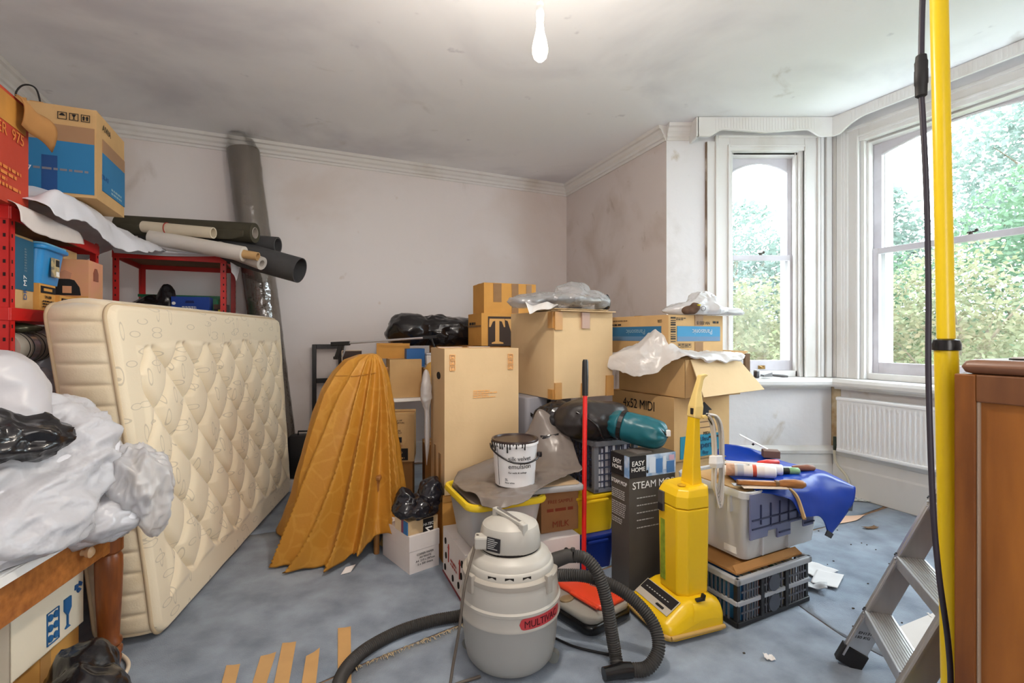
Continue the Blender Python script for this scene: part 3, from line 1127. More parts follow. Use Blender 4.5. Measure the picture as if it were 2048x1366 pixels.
# --- red box and blue banded box on the very top
REDCARD = mat('red_printed_card', rgb(186, 62, 40), .6, var=.12, vscale=4, bump=.06)
ORANGE_PR = mat('orange_print', rgb(214, 128, 60), .6)
o = RM(-.995, 2.20)
g, f = carton('cardboard_box', 'red printed carton with torn flap at the left edge, on the top shelf', o, RA + 90, .43, .40, .425, REDCARD, 1.805)
f['R'].text(.27, .27, 'SER  975', .062, ORANGE_PR)
f['R'].panel(.20, .30, .40, .41, mat('ochre_print', rgb(196, 136, 60), .6, var=.2, vscale=8))
f['R'].lines(.06, .05, .38, .14, 4, ORANGE_PR)
def flapf(u, v):
    return (.31 + .13 * u + .05 * v * u, -.006 - .07 * math.sin(v * 2.4) * (.4 + .6 * u), .428 - .06 * v - .09 * v * v * (.5 + .6 * u) + .01 * math.sin(u * 5 + v * 4))
part('torn_flap', MB().grid(flapf, 12, 10), CARD_BROWN, g, smooth=180, solid=.004, label='curled torn cardboard flap')
o = RM(-.907, 3.082)
g, f = carton('cardboard_box', 'tan carton with a broad blue band, high on the draped sheet near the ceiling', o, RA + 90, .435, .46, .44, CARD, 1.987)
BAND = mat('brown_band_print', rgb(160, 124, 92), .6, var=.06)
f['R'].panel(.075, .06, .43, .255, BLUE_PRINT)
f['R'].panel(.075, .255, .43, .325, BAND)
f['R'].text(.13, .385, 'AIWA', .046, mat('dark_green_ink', rgb(38, 48, 36), .6))
f['R'].text(.11, .13, 'DR-M7', .035, INK_BLUE)
f['R'].lines(.2, .07, .42, .11, 2, mat('pale_print', rgb(150, 180, 190), .6))
f['L'].panel(.0, .015, .452, .265, BLUE_PRINT)
f['L'].panel(.0, .265, .452, .345, BAND)
f['L'].icons(.31, .372, .036, 3, INK)
f['L'].panel(.25, .015, .31, .19, mat('deep_blue_label', rgb(26, 72, 130), .5), off=.0048)
f['L'].lines(.22, .115, .44, .135, 1, mat('copper_print', rgb(120, 120, 130), .6), off=.0056)
f['L'].text(.20, .12, '17', .034, INK_WHITE, off=.0056)
part('tape', MB().box((-.006, .265, .33), (.0, .32, .45)), TAPE, g)
# dark cable loop on top of that box
tag(part('cable', MB().tube(even([(-2.44, 2.42, 2.43), (-2.45, 2.42, 2.50), (-2.42, 2.43, 2.545), (-2.37, 2.44, 2.53), (-2.35, 2.45, 2.43)], .008), .004, 8), mat('black_rubber', rgb(28, 28, 30), .5), smooth=60), 'thin black cable loop standing up behind the blue banded carton', 'cable')

# --- white sheets lying over the top shelf
SHEET = mat('white_plastic_sheet', rgb(222, 224, 232), .38, var=.05, vscale=5, bump=.08, bscale=14, spec=.5)
def rm3(a, b, z):
    return RM(a, b, z)
rows = []
for b, zt, ze, zb in ((2.58, 1.835, 1.85, 1.785), (2.72, 1.87, 1.93, 1.79), (2.86, 1.93, 1.955, 1.815), (3.02, 1.975, 1.96, 1.82), (3.2, 1.98, 1.965, 1.79), (3.42, 1.98, 1.95, 1.775), (3.62, 1.97, 1.92, 1.80), (3.95, 1.975, 1.95, 1.86), (4.2, 1.95, 1.94, 1.89), (4.4, 1.918, 1.916, 1.913)):
    sh = .0 if b < 3.44 else .02
    rows.append([rm3(-1.42, b, zt - .12), rm3(-1.2, b, zt), rm3(-1.03, b, zt), rm3(-.95 + sh, b, ze - .02), rm3(-.915 + sh * 2, b, (ze + zb) / 2), rm3(-.90 + sh * 3, b, zb)])
tag(part('dust_sheet', cloth(rows, 60, 90, .018, 9, 3), SHEET, smooth=180, solid=.002), 'bluish white sheet heaped over the top shelf under the blue banded carton', 'sheet')
SHEET2 = mat('grey_white_cotton', rgb(216, 208, 204), .8, var=.08, vscale=7, bump=.15, bscale=60)
rows = []
for k, (b, zb) in enumerate(((2.47, 1.735), (2.56, 1.715), (2.68, 1.715), (2.80, 1.72), (2.95, 1.735), (3.08, 1.752))):
    rows.append([rm3(-1.25, b, 1.81), rm3(-1.05, b, 1.815), rm3(-.985, b, 1.812), rm3(-.962, b, 1.78), rm3(-.955, b, zb)])
tag(part('dust_sheet', cloth(rows, 30, 40, .006, 11, 8), SHEET2, smooth=180, solid=.002), 'grubby white cloth folded over the front beam of the top shelf', 'sheet')
rows = [[rm3(-1.15, 4.235, 1.878), rm3(-.84, 4.235, 1.875), rm3(-.6, 4.24, 1.89), rm3(-.46, 4.24, 1.905)],
        [rm3(-1.15, 4.252, 1.912), rm3(-.84, 4.252, 1.912), rm3(-.6, 4.252, 1.912), rm3(-.44, 4.25, 1.912)],
        [rm3(-1.15, 4.8, 1.91), rm3(-.84, 4.8, 1.91), rm3(-.6, 4.8, 1.91), rm3(-.43, 4.7, 1.905)]]
tag(part('shelf_liner', cloth(rows, 26, 16, .001, 9, 2), SHEET, smooth=180, solid=.003), 'white lining sheet under the carpet rolls on the back shelving', 'sheet')
rows = [[rm3(-.455, 4.25, 1.905), rm3(-.42, 4.27, 1.88), rm3(-.39, 4.32, 1.83)],
        [rm3(-.445, 4.24, 1.86), rm3(-.41, 4.25, 1.82), rm3(-.395, 4.28, 1.78)],
        [rm3(-.44, 4.24, 1.78), rm3(-.42, 4.25, 1.75), rm3(-.41, 4.27, 1.71)]]
tag(part('plastic_scrap', cloth(rows, 12, 14, .006, 20, 2), SHEET, smooth=180, solid=.002), 'torn white plastic corner hanging off the right post of the shelving', 'sheet')

# --- things on the middle shelf of the left unit
o = RM(-1.02, 2.535)
g, f = carton('cardboard_box', 'tan carton with dark blue printed side standing at the left post, middle shelf', o, RA + 90, .20, .30, .295, CARD, 1.413, bulge=.002)
TEAL_PR = mat('dark_teal_print', rgb(34, 92, 122), .55, var=.1, vscale=4)
f['R'].panel(.0, .075, .195, .285, TEAL_PR)
f['R'].text(.12, .06, 'DR', .036, INK_BLUE, rot=PI / 2, off=.0055)
f['R'].text(.12, .115, 'M7', .036, INK_WHITE, rot=PI / 2, off=.0055)
f['R'].lines(.115, .15, .135, .25, 9, mat('faded_print', rgb(110, 130, 140), .6), off=.0055, rnd=.1)
o = RM(-1.005, 2.75)
g, f = carton('cardboard_box', 'small tan carton with black lettering under the blue plastic tub', o, RA + 90, .155, .28, .115, CARD_ORANGE, 1.413, bulge=.002)
f['R'].panel(.012, .075, .145, .105, INK)
f['R'].panel(.03, .084, .11, .096, CARD_ORANGE, off=.005)
f['R'].text(.07, .058, 'TM-5000', .017, INK)
f['R'].lines(.02, .01, .14, .045, 3, INK, rnd=.15)
# blue lidded tub
TUB = mat('blue_polypropylene', rgb(44, 140, 206), .35, var=.04, spec=.5)
o = RM(-1.0, 2.765)
g = thing('storage_tub', 'bright blue plastic storage tub with pale lid standing on the middle shelf', 'tub', (o[0], o[1], 1.532), R(RA + 90))
def tubmesh(w, d, h, tp, r, t):
    mb = MB()
    out = []
    for z, k in ((0, tp), (h, 0)):
        out.append([(x, y, z) for x, y in rounded(k, k, w - k, d - k, r, 5)])
    inn = [[(x, y, z) for x, y in rounded(k + t, k + t, w - k - t, d - k - t, r, 5)] for z, k in ((h, 0), (t, tp))]
    rings = out + inn
    n = len(rings[0])
    vs = [p for q in rings for p in q]
    fs = [tuple(range(n - 1, -1, -1)), tuple(3 * n + i for i in range(n))]
    for k in range(3):
        for i in range(n):
            j = (i + 1) % n
            fs.append((k * n + i, k * n + j, (k + 1) * n + j, (k + 1) * n + i))
    return mb.add(vs, fs)
part('body', tubmesh(.24, .26, .165, .018, .03, .004), TUB, g, smooth=40)
part('rim', MB().rbox((-.014, -.014, .148), (.254, .274, .168), .034, 5, .005), TUB, g, smooth=40)
part('lid', MB().rbox((-.008, -.008, .168), (.248, .268, .178), .034, 5, .004), mat('pale_blue_lid', rgb(120, 186, 222), .3), g, smooth=40)
fc = Face(g, (0, .0, 0), (1, 0, 0), (0, 0, 1), .24, .16)
fc.panel(.085, .035, .165, .12, mat('product_label', rgb(196, 176, 130), .4, col2=rgb(120, 116, 104), vscale=30, lo=.45, hi=.55), 'label', off=-.002 + .004)
fc.panel(.125, .085, .16, .115, INK, 'label_patch', off=.003)
fc.panel(.13, .04, .16, .062, INK_WHITE, 'label_patch', off=.003)
for ch in g.children:
    if ch.name.startswith('label'):
        ch.location = (0, -.0, 0)
# pinkish box with a figure printed on it
PINK = mat('salmon_print', rgb(214, 148, 122), .6, col2=rgb(206, 160, 100), vscale=4, lo=.3, hi=.6)
o = RM(-.95, 3.12)
g, f = carton('cardboard_box', 'salmon and tan printed carton right of the blue tub, dark figure printed on it', o, RA + 90, .20, .27, .27, PINK, 1.413, bulge=.002)
f['L'].panel(.10, .0, .27, .085, CARD_ORANGE)
f['R'].panel(.0, .0, .20, .07, CARD_ORANGE)
f['R'].poly([(.06, .17), (.12, .17), (.12, .21), (.10, .235), (.08, .235), (.06, .21)], mat('brown_print', rgb(140, 84, 66), .6))
f['R'].poly([(.07, .0), (.15, .0), (.16, .03), (.135, .06), (.09, .06), (.065, .03)], INK)
f['L'].poly([(.10, .09), (.24, .09), (.235, .13), (.215, .165), (.18, .175), (.14, .165), (.11, .14)], INK)
f['L'].poly([(.155, .17), (.20, .17), (.205, .20), (.18, .215), (.155, .20)], mat('skin_print', rgb(196, 140, 112), .6))
f['L'].poly([(.17, .10), (.205, .10), (.205, .135), (.17, .135)], PINK, off=.007)
o = RM(-.99, 2.905)
g, f = carton('cardboard_box', 'tan carton with a black outlined panel, lower front on the middle shelf', o, RA + 90, .20, .30, .075, CARD_ORANGE, 1.413, bulge=.001)
mb_c = [(.02, .005, .18, .009), (.02, .058, .18, .062), (.02, .005, .024, .062), (.176, .005, .18, .062)]
for (s0, z0, s1, z1) in mb_c:
    f['R'].panel(s0, z0, s1, z1, INK, 'printed_line')
o = RM(-1.06, 3.15)
g, f = carton('cardboard_box', 'small tan box lying on top of the salmon carton', o, RA + 90, .17, .2, .055, CARD, 1.685, bulge=.001)

# --- things on the middle shelf of the back unit
BAGM = mat('black_bin_liner', rgb(26, 25, 28), .22, spec=.6, bump=.25, bscale=26)
p = RM(-.93, 4.40, 1.374)
tag(part('rubbish_bag', blob([((p[0] - .03, p[1], 1.46), (.17, .13, .13)), ((p[0] + .06, p[1], 1.55), (.06, .06, .13))], (p[0], p[1], 1.47), 70, 50, .022, 14, 4, zmin=1.376), BAGM, smooth=180), 'crumpled black bin bag behind the top edge of the mattress, on the back shelving', 'bag')
GREENP = mat('dark_green_plastic', rgb(20, 96, 62), .35)
o = RM(-1.08, 4.56)
g = thing('crate', 'dark green plastic crate behind the black bag on the back shelving', 'crate', (o[0], o[1], 1.374), R(RA))
part('body', tubmesh(.52, .3, .24, .02, .02, .006), GREENP, g, smooth=40)
part('rim', MB().bar((-.01, 0, .235), (.53, 0, .235), .02, .02).bar((-.01, .3, .235), (.53, .3, .235), .02, .02), GREENP, g)
o = RM(-.83, 4.30)
BLUEBOX = mat('royal_blue_print', rgb(30, 66, 150), .45, var=.12, vscale=5)
g, f = carton('product_box', 'royal blue printed retail box behind the mattress top', o, RA - 6, .245, .10, .215, BLUEBOX, 1.376, bulge=.001, tape=False)
f['R'].poly([(.09, .168), (.15, .168), (.145, .186), (.095, .186)], mat('navy_print', rgb(16, 34, 90), .5))
f['R'].lines(.07, .125, .17, .145, 2, INK_WHITE, rnd=.1)
f['R'].lines(.17, .10, .225, .12, 2, INK_WHITE, rnd=.1)
f['R'].poly([(.10, .07), (.135, .07), (.14, .092), (.118, .104), (.095, .092)], mat('yellow_print', rgb(224, 206, 50), .5))
f['R'].poly([(.005 + .012 * math.cos(a) + .012, .165 + .012 * math.sin(a)) for a in [k * PI / 5 for k in range(10)]], INK_WHITE)
f['R'].panel(.155, .055, .215, .088, INK_WHITE, 'printed_panel')
o = RM(-.565, 4.33)
g, f = carton('product_box', 'small dark box with a yellow mark, right of the royal blue box', o, RA - 6, .085, .1, .165, mat('dark_print', rgb(44, 38, 44), .45), 1.376, bulge=.001, tape=False)
f['R'].panel(.03, .08, .05, .125, mat('yellow_print', rgb(224, 206, 50), .5))
f['R'].panel(.0, .13, .085, .165, mat('brown_print2', rgb(86, 64, 52), .5))

# --- carpet and paper rolls on the back shelving
OLIVE = mat('olive_carpet_back', rgb(74, 70, 56), .9, var=.15, vscale=12, bump=.2, bscale=120)
CHAR = mat('charcoal_rubber', rgb(72, 72, 74), .7, var=.12, vscale=10, bump=.1, bscale=80)
WROLL = mat('white_vinyl', rgb(222, 216, 208), .45, var=.05, vscale=6)
def ray(u, v, t):
    """plan point for a measured bearing and distance (metres)"""
    return Vector(((u - 1024) * t / 980, t, 1.3 - (v - 672) * t / 980))
def roll(name, label, p0, p1, r, m, ri=None, sq=1.0, spiral=None):
    p0, p1 = Vector(p0), Vector(p1)
    g = thing(name, label, 'roll', tuple(p1))
    part('sheet', MB().pipe(p0 - p1, (0, 0, 0), r, ri or r * .6, 32, sq), m, g, smooth=45)
    return g, (p0 - p1)
e1 = Vector((E1[0], E1[1], 0))
ex_ = Vector((1, 0, 0))
pe = ray(510, 466, 3.70)
g, v = roll('carpet_roll', 'long olive green carpet roll, topmost on the back shelving', pe - ex_ * 1.02 + Vector((0, .0, .06)), pe, .074, OLIVE, .040)
part('core', MB().pipe(v * .2, (.003, 0, 0), .042, .037, 24), mat('grey_tube', rgb(168, 160, 150), .7), g, smooth=45)
def lipf(u, v_):
    q = v * (.04 + u * .9)
    w = .008 * math.sin(u * 26) * v_
    return (q.x, q.y - .078 - .010 * v_ + w, q.z - .0 - .075 * v_ * (.6 + .4 * math.sin(u * 9)))
part('loose_edge', MB().grid(lipf, 40, 6), OLIVE, g, smooth=180, solid=.004)
pe = ray(427, 466, 3.50)
g, v = roll('vinyl_roll', 'cream vinyl roll tied with a red band, in front of the olive roll', pe - ex_ * .50 + Vector((0, .0, .045)), pe, .040, mat('cream_vinyl', rgb(224, 212, 188), .5, var=.06), .032)
q = v * .66
part('red_band', MB().tube([q + Vector((0, math.cos(a) * .042, math.sin(a) * .042)) for a in [k * PI / 10 for k in range(21)]], .004, 6), INK_RED, g, label='red elastic band')
pe = ray(488, 508, 3.50)
g, v = roll('vinyl_roll', 'white vinyl roll with brown cardboard core poking out', pe - ex_ * .66 + Vector((0, 0, .12)), pe, .054, WROLL, .032)
part('core', MB().pipe(v * .1, (.10, 0, -.018), .030, .024, 24), CARD, g, smooth=45)
pe = ray(524, 527, 3.56)
g, v = roll('paper_roll', 'short grey-white paper roll sagging below the white roll', pe - ex_ * .36 + Vector((0, .08, .13)), pe, .048, mat('grey_paper', rgb(190, 182, 174), .7, var=.1), .024)
pe = ray(556, 491, 3.84)
g, v = roll('carpet_roll', 'dark grey carpet roll half hidden behind the olive roll', pe - ex_ * 1.05 + Vector((0, 0, .08)), pe, .066, CHAR, .054)
pe = ray(600, 541, 3.74)
g, v = roll('rubber_mat_roll', 'loosely rolled black rubber mat tilting down at the right end', pe - ex_ * .72 + Vector((0, .02, .20)), pe, .102, CHAR, .096, .95)
# upright roll in clear wrap leaning in the corner of the wall
g = thing('carpet_roll', 'tall brown carpet roll wrapped in clear plastic leaning upright on the back wall', 'roll', (-2.03, 4.38, 0))
top = Vector((-2.385, 4.345, 2.95)) - Vector((-2.03, 4.38, 0))
part('sheet', MB().pipe((0, 0, .0), top, .128, .06, 40), mat('brown_carpet_back', rgb(112, 98, 84), .9, var=.2, vscale=10, stretch=(1, 1, .3), bump=.2, bscale=90), g, smooth=45)
def wrapf(u, v):
    c = top * (v * 1.035)
    r = .134 + .004 * nz((u * 6, v * 18, 0), 1.6, 2) + .004 * abs(nz((math.cos(u * 6.28), math.sin(u * 6.28), v * 14), 2.2, 7))
    if v > .965:
        r -= .05 * (v - .965) / .035 * (.5 + .5 * math.cos(u * 12.6))
    return (c.x + r * math.cos(2 * PI * u), c.y + r * math.sin(2 * PI * u), c.z)
WRAP = clear_mat('clear_wrap', (.9, .88, .84, 1), .90, .12, bump=.5, bscale=22, gloss=.10)
part('plastic_wrap', MB().grid(wrapf, 48, 120, wrap=True), WRAP, g, smooth=180)

# --- lower shelf: wrapped duct rolls and plastic bags
GREYTUBE = mat('grey_foil_duct', rgb(176, 170, 158), .35, metal=.2, var=.1)
pa_, pb_ = RM(-1.05, 2.545, 1.252), RM(-1.05, 2.84, 1.252)
g = thing('duct_roll', 'grey roll with black bands lying on the shelf below the red beam', 'roll', tuple(pb_))
v = Vector(pa_) - Vector(pb_)
part('sheet', MB().pipe(v, (0, 0, 0), .064, .045, 36), GREYTUBE, g, smooth=45)
for t, w, mm in ((.12, .004, INK), (.30, .006, INK), (.42, .012, STEEL), (.52, .05, mat('bright_foil', rgb(224, 224, 232), .2, metal=.7)), (.62, .004, INK), (.74, .005, INK)):
    q = v * t
    d = v.normalized()
    part('band', MB().cyl(q - d * w / 2, q + d * w / 2, .0655, n=36), mm, g, smooth=45)
p = RM(-1.07, 2.70, 1.338)
tag(part('foil_packet', blob([((p[0], p[1], p[2] - .008), (.10, .07, .022))], (p[0], p[1], p[2] - .008), 40, 24, .008, 22, 6), mat('olive_foil', rgb(86, 88, 70), .25, metal=.4, var=.3, vscale=20), smooth=180), 'shiny olive packet lying on the grey banded roll', 'packet')
GREYBAG = mat('grey_polythene', rgb(164, 162, 170), .3, spec=.6, bump=.2, bscale=18)
p = RM(-1.10, 2.74, 1.08)
tag(part('plastic_bag', blob([((p[0] + .0, p[1], 1.09), (.14, .13, .085)), ((p[0] + .06, p[1] + .05, 1.06), (.09, .09, .07))], (p[0] + .02, p[1], 1.08), 90, 60, .026, 13, 2, zmin=1.003), GREYBAG, smooth=180), 'grey plastic bag below the banded roll, left of the mattress', 'bag')
p = RM(-1.08, 3.0, 1.1)
tag(part('plastic_bag', blob([((p[0], p[1], 1.17), (.12, .12, .17))], (p[0], p[1], 1.14), 48, 40, .016, 12, 12, zmin=1.002), mat('pale_grey_polythene', rgb(176, 178, 188), .25, spec=.6), smooth=180), 'pale grey plastic bag squeezed between banded roll and mattress', 'bag')

# ================================================================== MATTRESS leaning on the shelving
TICK = mat('cream_ticking', rgb(226, 212, 184), .75, col2=rgb(212, 194, 160), vscale=5, lo=.3, hi=.6, bump=.1, bscale=150, sheen=.3)
def tick_print():
    """cream ticking with scattered grey-gold leaf sprigs"""
    m = mat('sprigged_ticking', rgb(228, 214, 186), .7, bump=.08, bscale=160, sheen=.3)
    nt = m.node_tree
    p = nt.nodes['Principled BSDF']
    tc = nt.nodes.new('ShaderNodeTexCoord')
    def leafset(scale, rot, st, th):
        mp = nt.nodes.new('ShaderNodeMapping')
        mp.inputs['Rotation'].default_value = (0, 0, rot)
        mp.inputs['Scale'].default_value = st
        nt.links.new(tc.outputs['UV'], mp.inputs['Vector'])
        vo = nt.nodes.new('ShaderNodeTexVoronoi')
        vo.voronoi_dimensions = '2D'
        vo.inputs['Scale'].default_value = scale
        nt.links.new(mp.outputs['Vector'], vo.inputs['Vector'])
        # ring around each cell centre = outline of a leaf
        a = nt.nodes.new('ShaderNodeMath'); a.operation = 'SUBTRACT'
        nt.links.new(vo.outputs['Distance'], a.inputs[0]); a.inputs[1].default_value = th
        b = nt.nodes.new('ShaderNodeMath'); b.operation = 'ABSOLUTE'
        nt.links.new(a.outputs[0], b.inputs[0])
        c = nt.nodes.new('ShaderNodeMath'); c.operation = 'LESS_THAN'
        nt.links.new(b.outputs[0], c.inputs[0]); c.inputs[1].default_value = .026
        # only some cells carry a leaf
        sep = nt.nodes.new('ShaderNodeSeparateColor')
        nt.links.new(vo.outputs['Color'], sep.inputs[0])
        d = nt.nodes.new('ShaderNodeMath'); d.operation = 'LESS_THAN'
        nt.links.new(sep.outputs[0], d.inputs[0]); d.inputs[1].default_value = .42
        e = nt.nodes.new('ShaderNodeMath'); e.operation = 'MULTIPLY'
        nt.links.new(c.outputs[0], e.inputs[0]); nt.links.new(d.outputs[0], e.inputs[1])
        return e.outputs[0]
    l1 = leafset(6, .6, (1, 2.8, 1), .22)
    l2 = leafset(5.5, -.7, (3.0, 1, 1), .20)
    mx = nt.nodes.new('ShaderNodeMath'); mx.operation = 'MAXIMUM'
    nt.links.new(l1, mx.inputs[0]); nt.links.new(l2, mx.inputs[1])
    s = nt.nodes.new('ShaderNodeMath'); s.operation = 'MULTIPLY'
    nt.links.new(mx.outputs[0], s.inputs[0]); s.inputs[1].default_value = .42
    c = nt.nodes.new('ShaderNodeMix'); c.data_type = 'RGBA'
    nt.links.new(s.outputs[0], c.inputs['Factor'])
    c.inputs[6].default_value = rgb(228, 214, 186)
    c.inputs[7].default_value = rgb(150, 140, 122)
    nt.links.new(c.outputs[2], p.inputs['Base Color'])
    return m
TICKP = tick_print()
M0 = Vector((-1.524, 2.078, .012))
M1 = Vector((-1.865, 4.07, .012))
ML = (M1 - M0).length
mdir = (M1 - M0).normalized()
mnrm = Vector((mdir.y, -mdir.x, 0))          # towards the room
MH = 1.425
def mat_pt(u, v, w):
    """u along 0..1, v up 0..1, w depth in metres behind the front face (negative = proud of it)"""
    lean = (.19 - .105 * u)
    p = M0 + mdir * (u * ML) + Vector((0, 0, v * MH))
    p = p - mnrm * (lean * v ** 1.15) - mnrm * (.03 * math.sin(PI * u) * math.sin(PI * v))
    # rounded corners of the outline
    return p - mnrm * w
def corner(u, v, r=.07):
    x, z = u * ML, v * MH
    cx = min(max(x, r), ML - r)
    cz = min(max(z, r), MH - r)
    dx, dz = x - cx, z - cz
    if dx and dz:
        m_ = max(abs(dx), abs(dz))
        L = math.hypot(dx, dz)
        k = m_ / L
        x, z = cx + dx * k, cz + dz * k
    return x / ML, z / MH
g = thing('mattress', 'cream quilted mattress standing on its side, leaning on the red shelving', 'mattress', tuple(M0))
NU, NV = 340, 240
PX, PZ = .27, .33
def quilt_grid():
    """height of the quilting: staggered onion-shaped pillows inside a plain border"""
    us = np.linspace(0, 1, NU) * ML
    vs_ = np.linspace(0, 1, NV) * MH
    x, z = np.meshgrid(us, vs_)
    x = x + .012 * np.sin(z * 9 + 1) + .008 * np.sin(x * 7)
    z = z + .010 * np.sin(x * 8 + .5)
    ds = []
    for o_ in (0, 1):
        fx, fz = (x - .24) / PX - .5 * o_, (z - (MH - .34)) / PZ - .5 * o_
        for i in (-1, 0, 1):
            for j in (-1, 0, 1):
                dx = (fx - np.round(fx) - i) * PX
                dz = (fz - np.round(fz) - j) * PZ
                sq = np.where(dz > 0, .64, 1.0)
                ds.append(np.hypot(dx, dz * sq))
    ds = np.sort(np.array(ds), 0)
    gap = ds[1] - ds[0]
    hq = 1 - np.exp(-(gap / .03) ** 1.3)
    hq = hq * (1 - .5 * (ds[0] / .2) ** 2)
    bx0, bx1, bz0, bz1 = .12, ML - .03, .13, MH - .17
    # border follows whole pillows: a pillow is quilted only when its centre lies inside
    ex = np.minimum(x - bx0, bx1 - x) / .025
    ez = np.minimum(z - bz0, bz1 - z) / .025
    e = np.clip(np.minimum(ex, ez), 0, 1)
    return .042 * (.72 * (1 - e) + hq * e)
QH = quilt_grid()
def frontf(u, v):
    uu, vv = corner(u, v)
    q = mat_pt(uu, vv, 0)
    h = float(QH[min(NV - 1, round(v * (NV - 1))), min(NU - 1, round(u * (NU - 1)))]) + .003 * nz((uu * 5, vv * 4, 0), 2.2, 4)
    ed = min(u, 1 - u, v, 1 - v)
    h = h * min(1, ed / .012) ** .5
    q = q + mnrm * h - M0
    return tuple(q)
fo = part('quilted_face', MB().grid(frontf, NU, NV), TICKP, g, smooth=180)
uvl = fo.data.uv_layers.new(name='quilt')
nv_ = [(i % NU) / (NU - 1) * ML for i in range(NU * NV)]
idx = np.zeros(len(fo.data.loops), dtype=np.int32)
fo.data.loops.foreach_get('vertex_index', idx)
uvs = np.stack([(idx % NU) / (NU - 1) * ML, (idx // NU) / (NV - 1) * MH], 1).astype(np.float32).ravel()
uvl.data.foreach_set('uv', uvs)
# border wall all round with horizontal stitched channels, and the back
TH = .215
ring = []
NR_ = 240
def outline(s):
    """perimeter parameter 0..1 -> (u, v)"""
    per = 2 * (ML + MH)
    d_ = s * per
    if d_ < ML:
        return d_ / ML, 0
    d_ -= ML
    if d_ < MH:
        return 1, d_ / MH
    d_ -= MH
    if d_ < ML:
        return 1 - d_ / ML, 1
    d_ -= ML
    return 0, 1 - d_ / MH
def wallf(s, w):
    u, v = outline(s)
    d_ = s * 2 * (ML + MH)
    uu, vv = corner(u, v)
    q = mat_pt(uu, vv, .004 + (TH - .008) * w)
    cen = mat_pt(.5, .5, TH / 2)
    f = (d_ / .088) % 1.0
    b = .014 * (1 - (2 * f - 1) ** 6) * math.sin(PI * min(1, max(0, (w - .03) / .94))) ** .3 + .012 * math.sin(PI * w)
    out = Vector((0, 0, 0))
    if v == 0: out = Vector((0, 0, -.0))
    elif v == 1: out = Vector((0, 0, 1))
    elif u == 0: out = -mdir
    else: out = mdir
    q = q + out * (b if v != 0 else 0)
    return tuple(q - M0)
part('border', MB().grid(wallf, 1400, 14, wrap=True), TICK, g, smooth=180)
def backf(u, v):
    uu, vv = corner(u, v)
    return tuple(mat_pt(uu, vv, TH) - M0)
part('back_face', MB().grid(backf, 30, 24), TICK, g, smooth=180)
PIPEM = mat('beige_piping', rgb(198, 178, 146), .7)
for w in (.0, TH):
    pts = []
    for k in range(401):
        u, v = outline((k % 400) / 400)
        uu, vv = corner(u, v)
        q = mat_pt(uu, vv, w)
        if v == 0:
            q.z = max(q.z, .012)
        pts.append(tuple(q - M0))
    part('piping', MB().tube(pts, .008, 8, caps=False), PIPEM, g, smooth=180)

# ================================================================== FRONT LEFT: table with wrapped bedding
PINE = mat('honey_pine', rgb(178, 112, 52), .4, col2=rgb(140, 80, 34), vscale=5, stretch=(8, 1, 8), lo=.3, hi=.7, bump=.05, bscale=20)
LEGW = mat('turned_wood', rgb(140, 78, 36), .35, col2=rgb(104, 54, 24), vscale=6, stretch=(8, 8, 1), lo=.3, hi=.7)
TTOP = mat('white_formica', rgb(232, 230, 226), .35)
# plan: front edge runs from the far corner by the mattress back towards the camera
ta = math.atan2(-.98, .20)
g = thing('table', 'pine table with white top, turned leg and drawer, at the lower left', 'table', (-1.505, 1.90, 0), ta)
# local x: towards the camera along the front edge; local y: +90 degrees = to the right (room); so the table lies at y<0
LT, WT, HT = 1.10, .60, .665
part('table_top', MB().box((-.03, -WT - .03, HT - .028), (LT, .03, HT)), TTOP, g, bevel=.005)
part('edge_strip', MB().box((-.03, .03, HT - .028), (LT, .036, HT - .002)), TTOP, g)
part('apron', MB().box((.08, -.03, HT - .17), (.12, -.005, HT - .028)), PINE, g)
part('apron', MB().box((.80, -.03, HT - .17), (1.0, -.005, HT - .028)), PINE, g)
part('apron', MB().box((.0, -WT + .06, HT - .17), (.022, -.06, HT - .028)), PINE, g)
part('apron', MB().box((.06, -WT, HT - .17), (1.0, -WT + .022, HT - .028)), PINE, g)
dr = part('drawer', MB().box((.122, -.03, HT - .165), (.798, -.002, HT - .034)), PINE, g, bevel=.003)
part('knob', MB().tube([(.245, -.002, HT - .10), (.245, .012, HT - .10), (.245, .014, HT - .10), (.245, .026, HT - .10), (.245, .034, HT - .10)], [.010, .009, .016, .019, .010], 18), mat('worn_knob', rgb(196, 160, 122), .4), dr, smooth=50, label='round wooden drawer knob')
legp = [(.022, .0), (.030, .02), (.038, .06), (.040, .075), (.034, .085), (.043, .095), (.043, .11), (.032, .118), (.042, .13), (.040, .145), (.033, .155), (.036, .22), (.041, .32), (.044, .42), (.043, .46), (.036, .475), (.045, .485), (.045, .50), (.045, .635)]
for lx, ly in ((.03, -.035), (.03, -WT + .03), (1.02, -.035), (1.02, -WT + .03)):
    part('leg', MB().lathe(legp, 24, (lx, ly, 0)), LEGW, g, smooth=40)
# cartons underneath
bx_ = thing('cardboard_box', 'cream carton with blue fragile symbols, open flap showing, under the table', 'box', (-1.60, 1.83, .235), ta)
WC = mat('cream_cardboard', rgb(232, 220, 196), .75, var=.05, vscale=5, bump=.06)
mb = MB()
for lo, hi in (((.0, -.004, 0), (.34, 0, .20)), ((.0, -.30, 0), (.34, -.296, .20)), ((0, -.30, 0), (.004, 0, .20)), ((.336, -.30, 0), (.34, 0, .20)), ((0, -.30, 0), (.34, 0, .004))):
    mb.box(lo, hi)
part('body', mb, WC, bx_, bevel=.001)
flp = MB().add([(.0, .0, .20), (.34, .0, .20), (.33, -.05, .27), (.01, -.05, .275), (.0, .004, .20), (.34, .004, .20), (.33, -.046, .272), (.01, -.046, .277)], [(0, 1, 2, 3), (7, 6, 5, 4), (0, 4, 5, 1), (1, 5, 6, 2), (2, 6, 7, 3), (3, 7, 4, 0)])
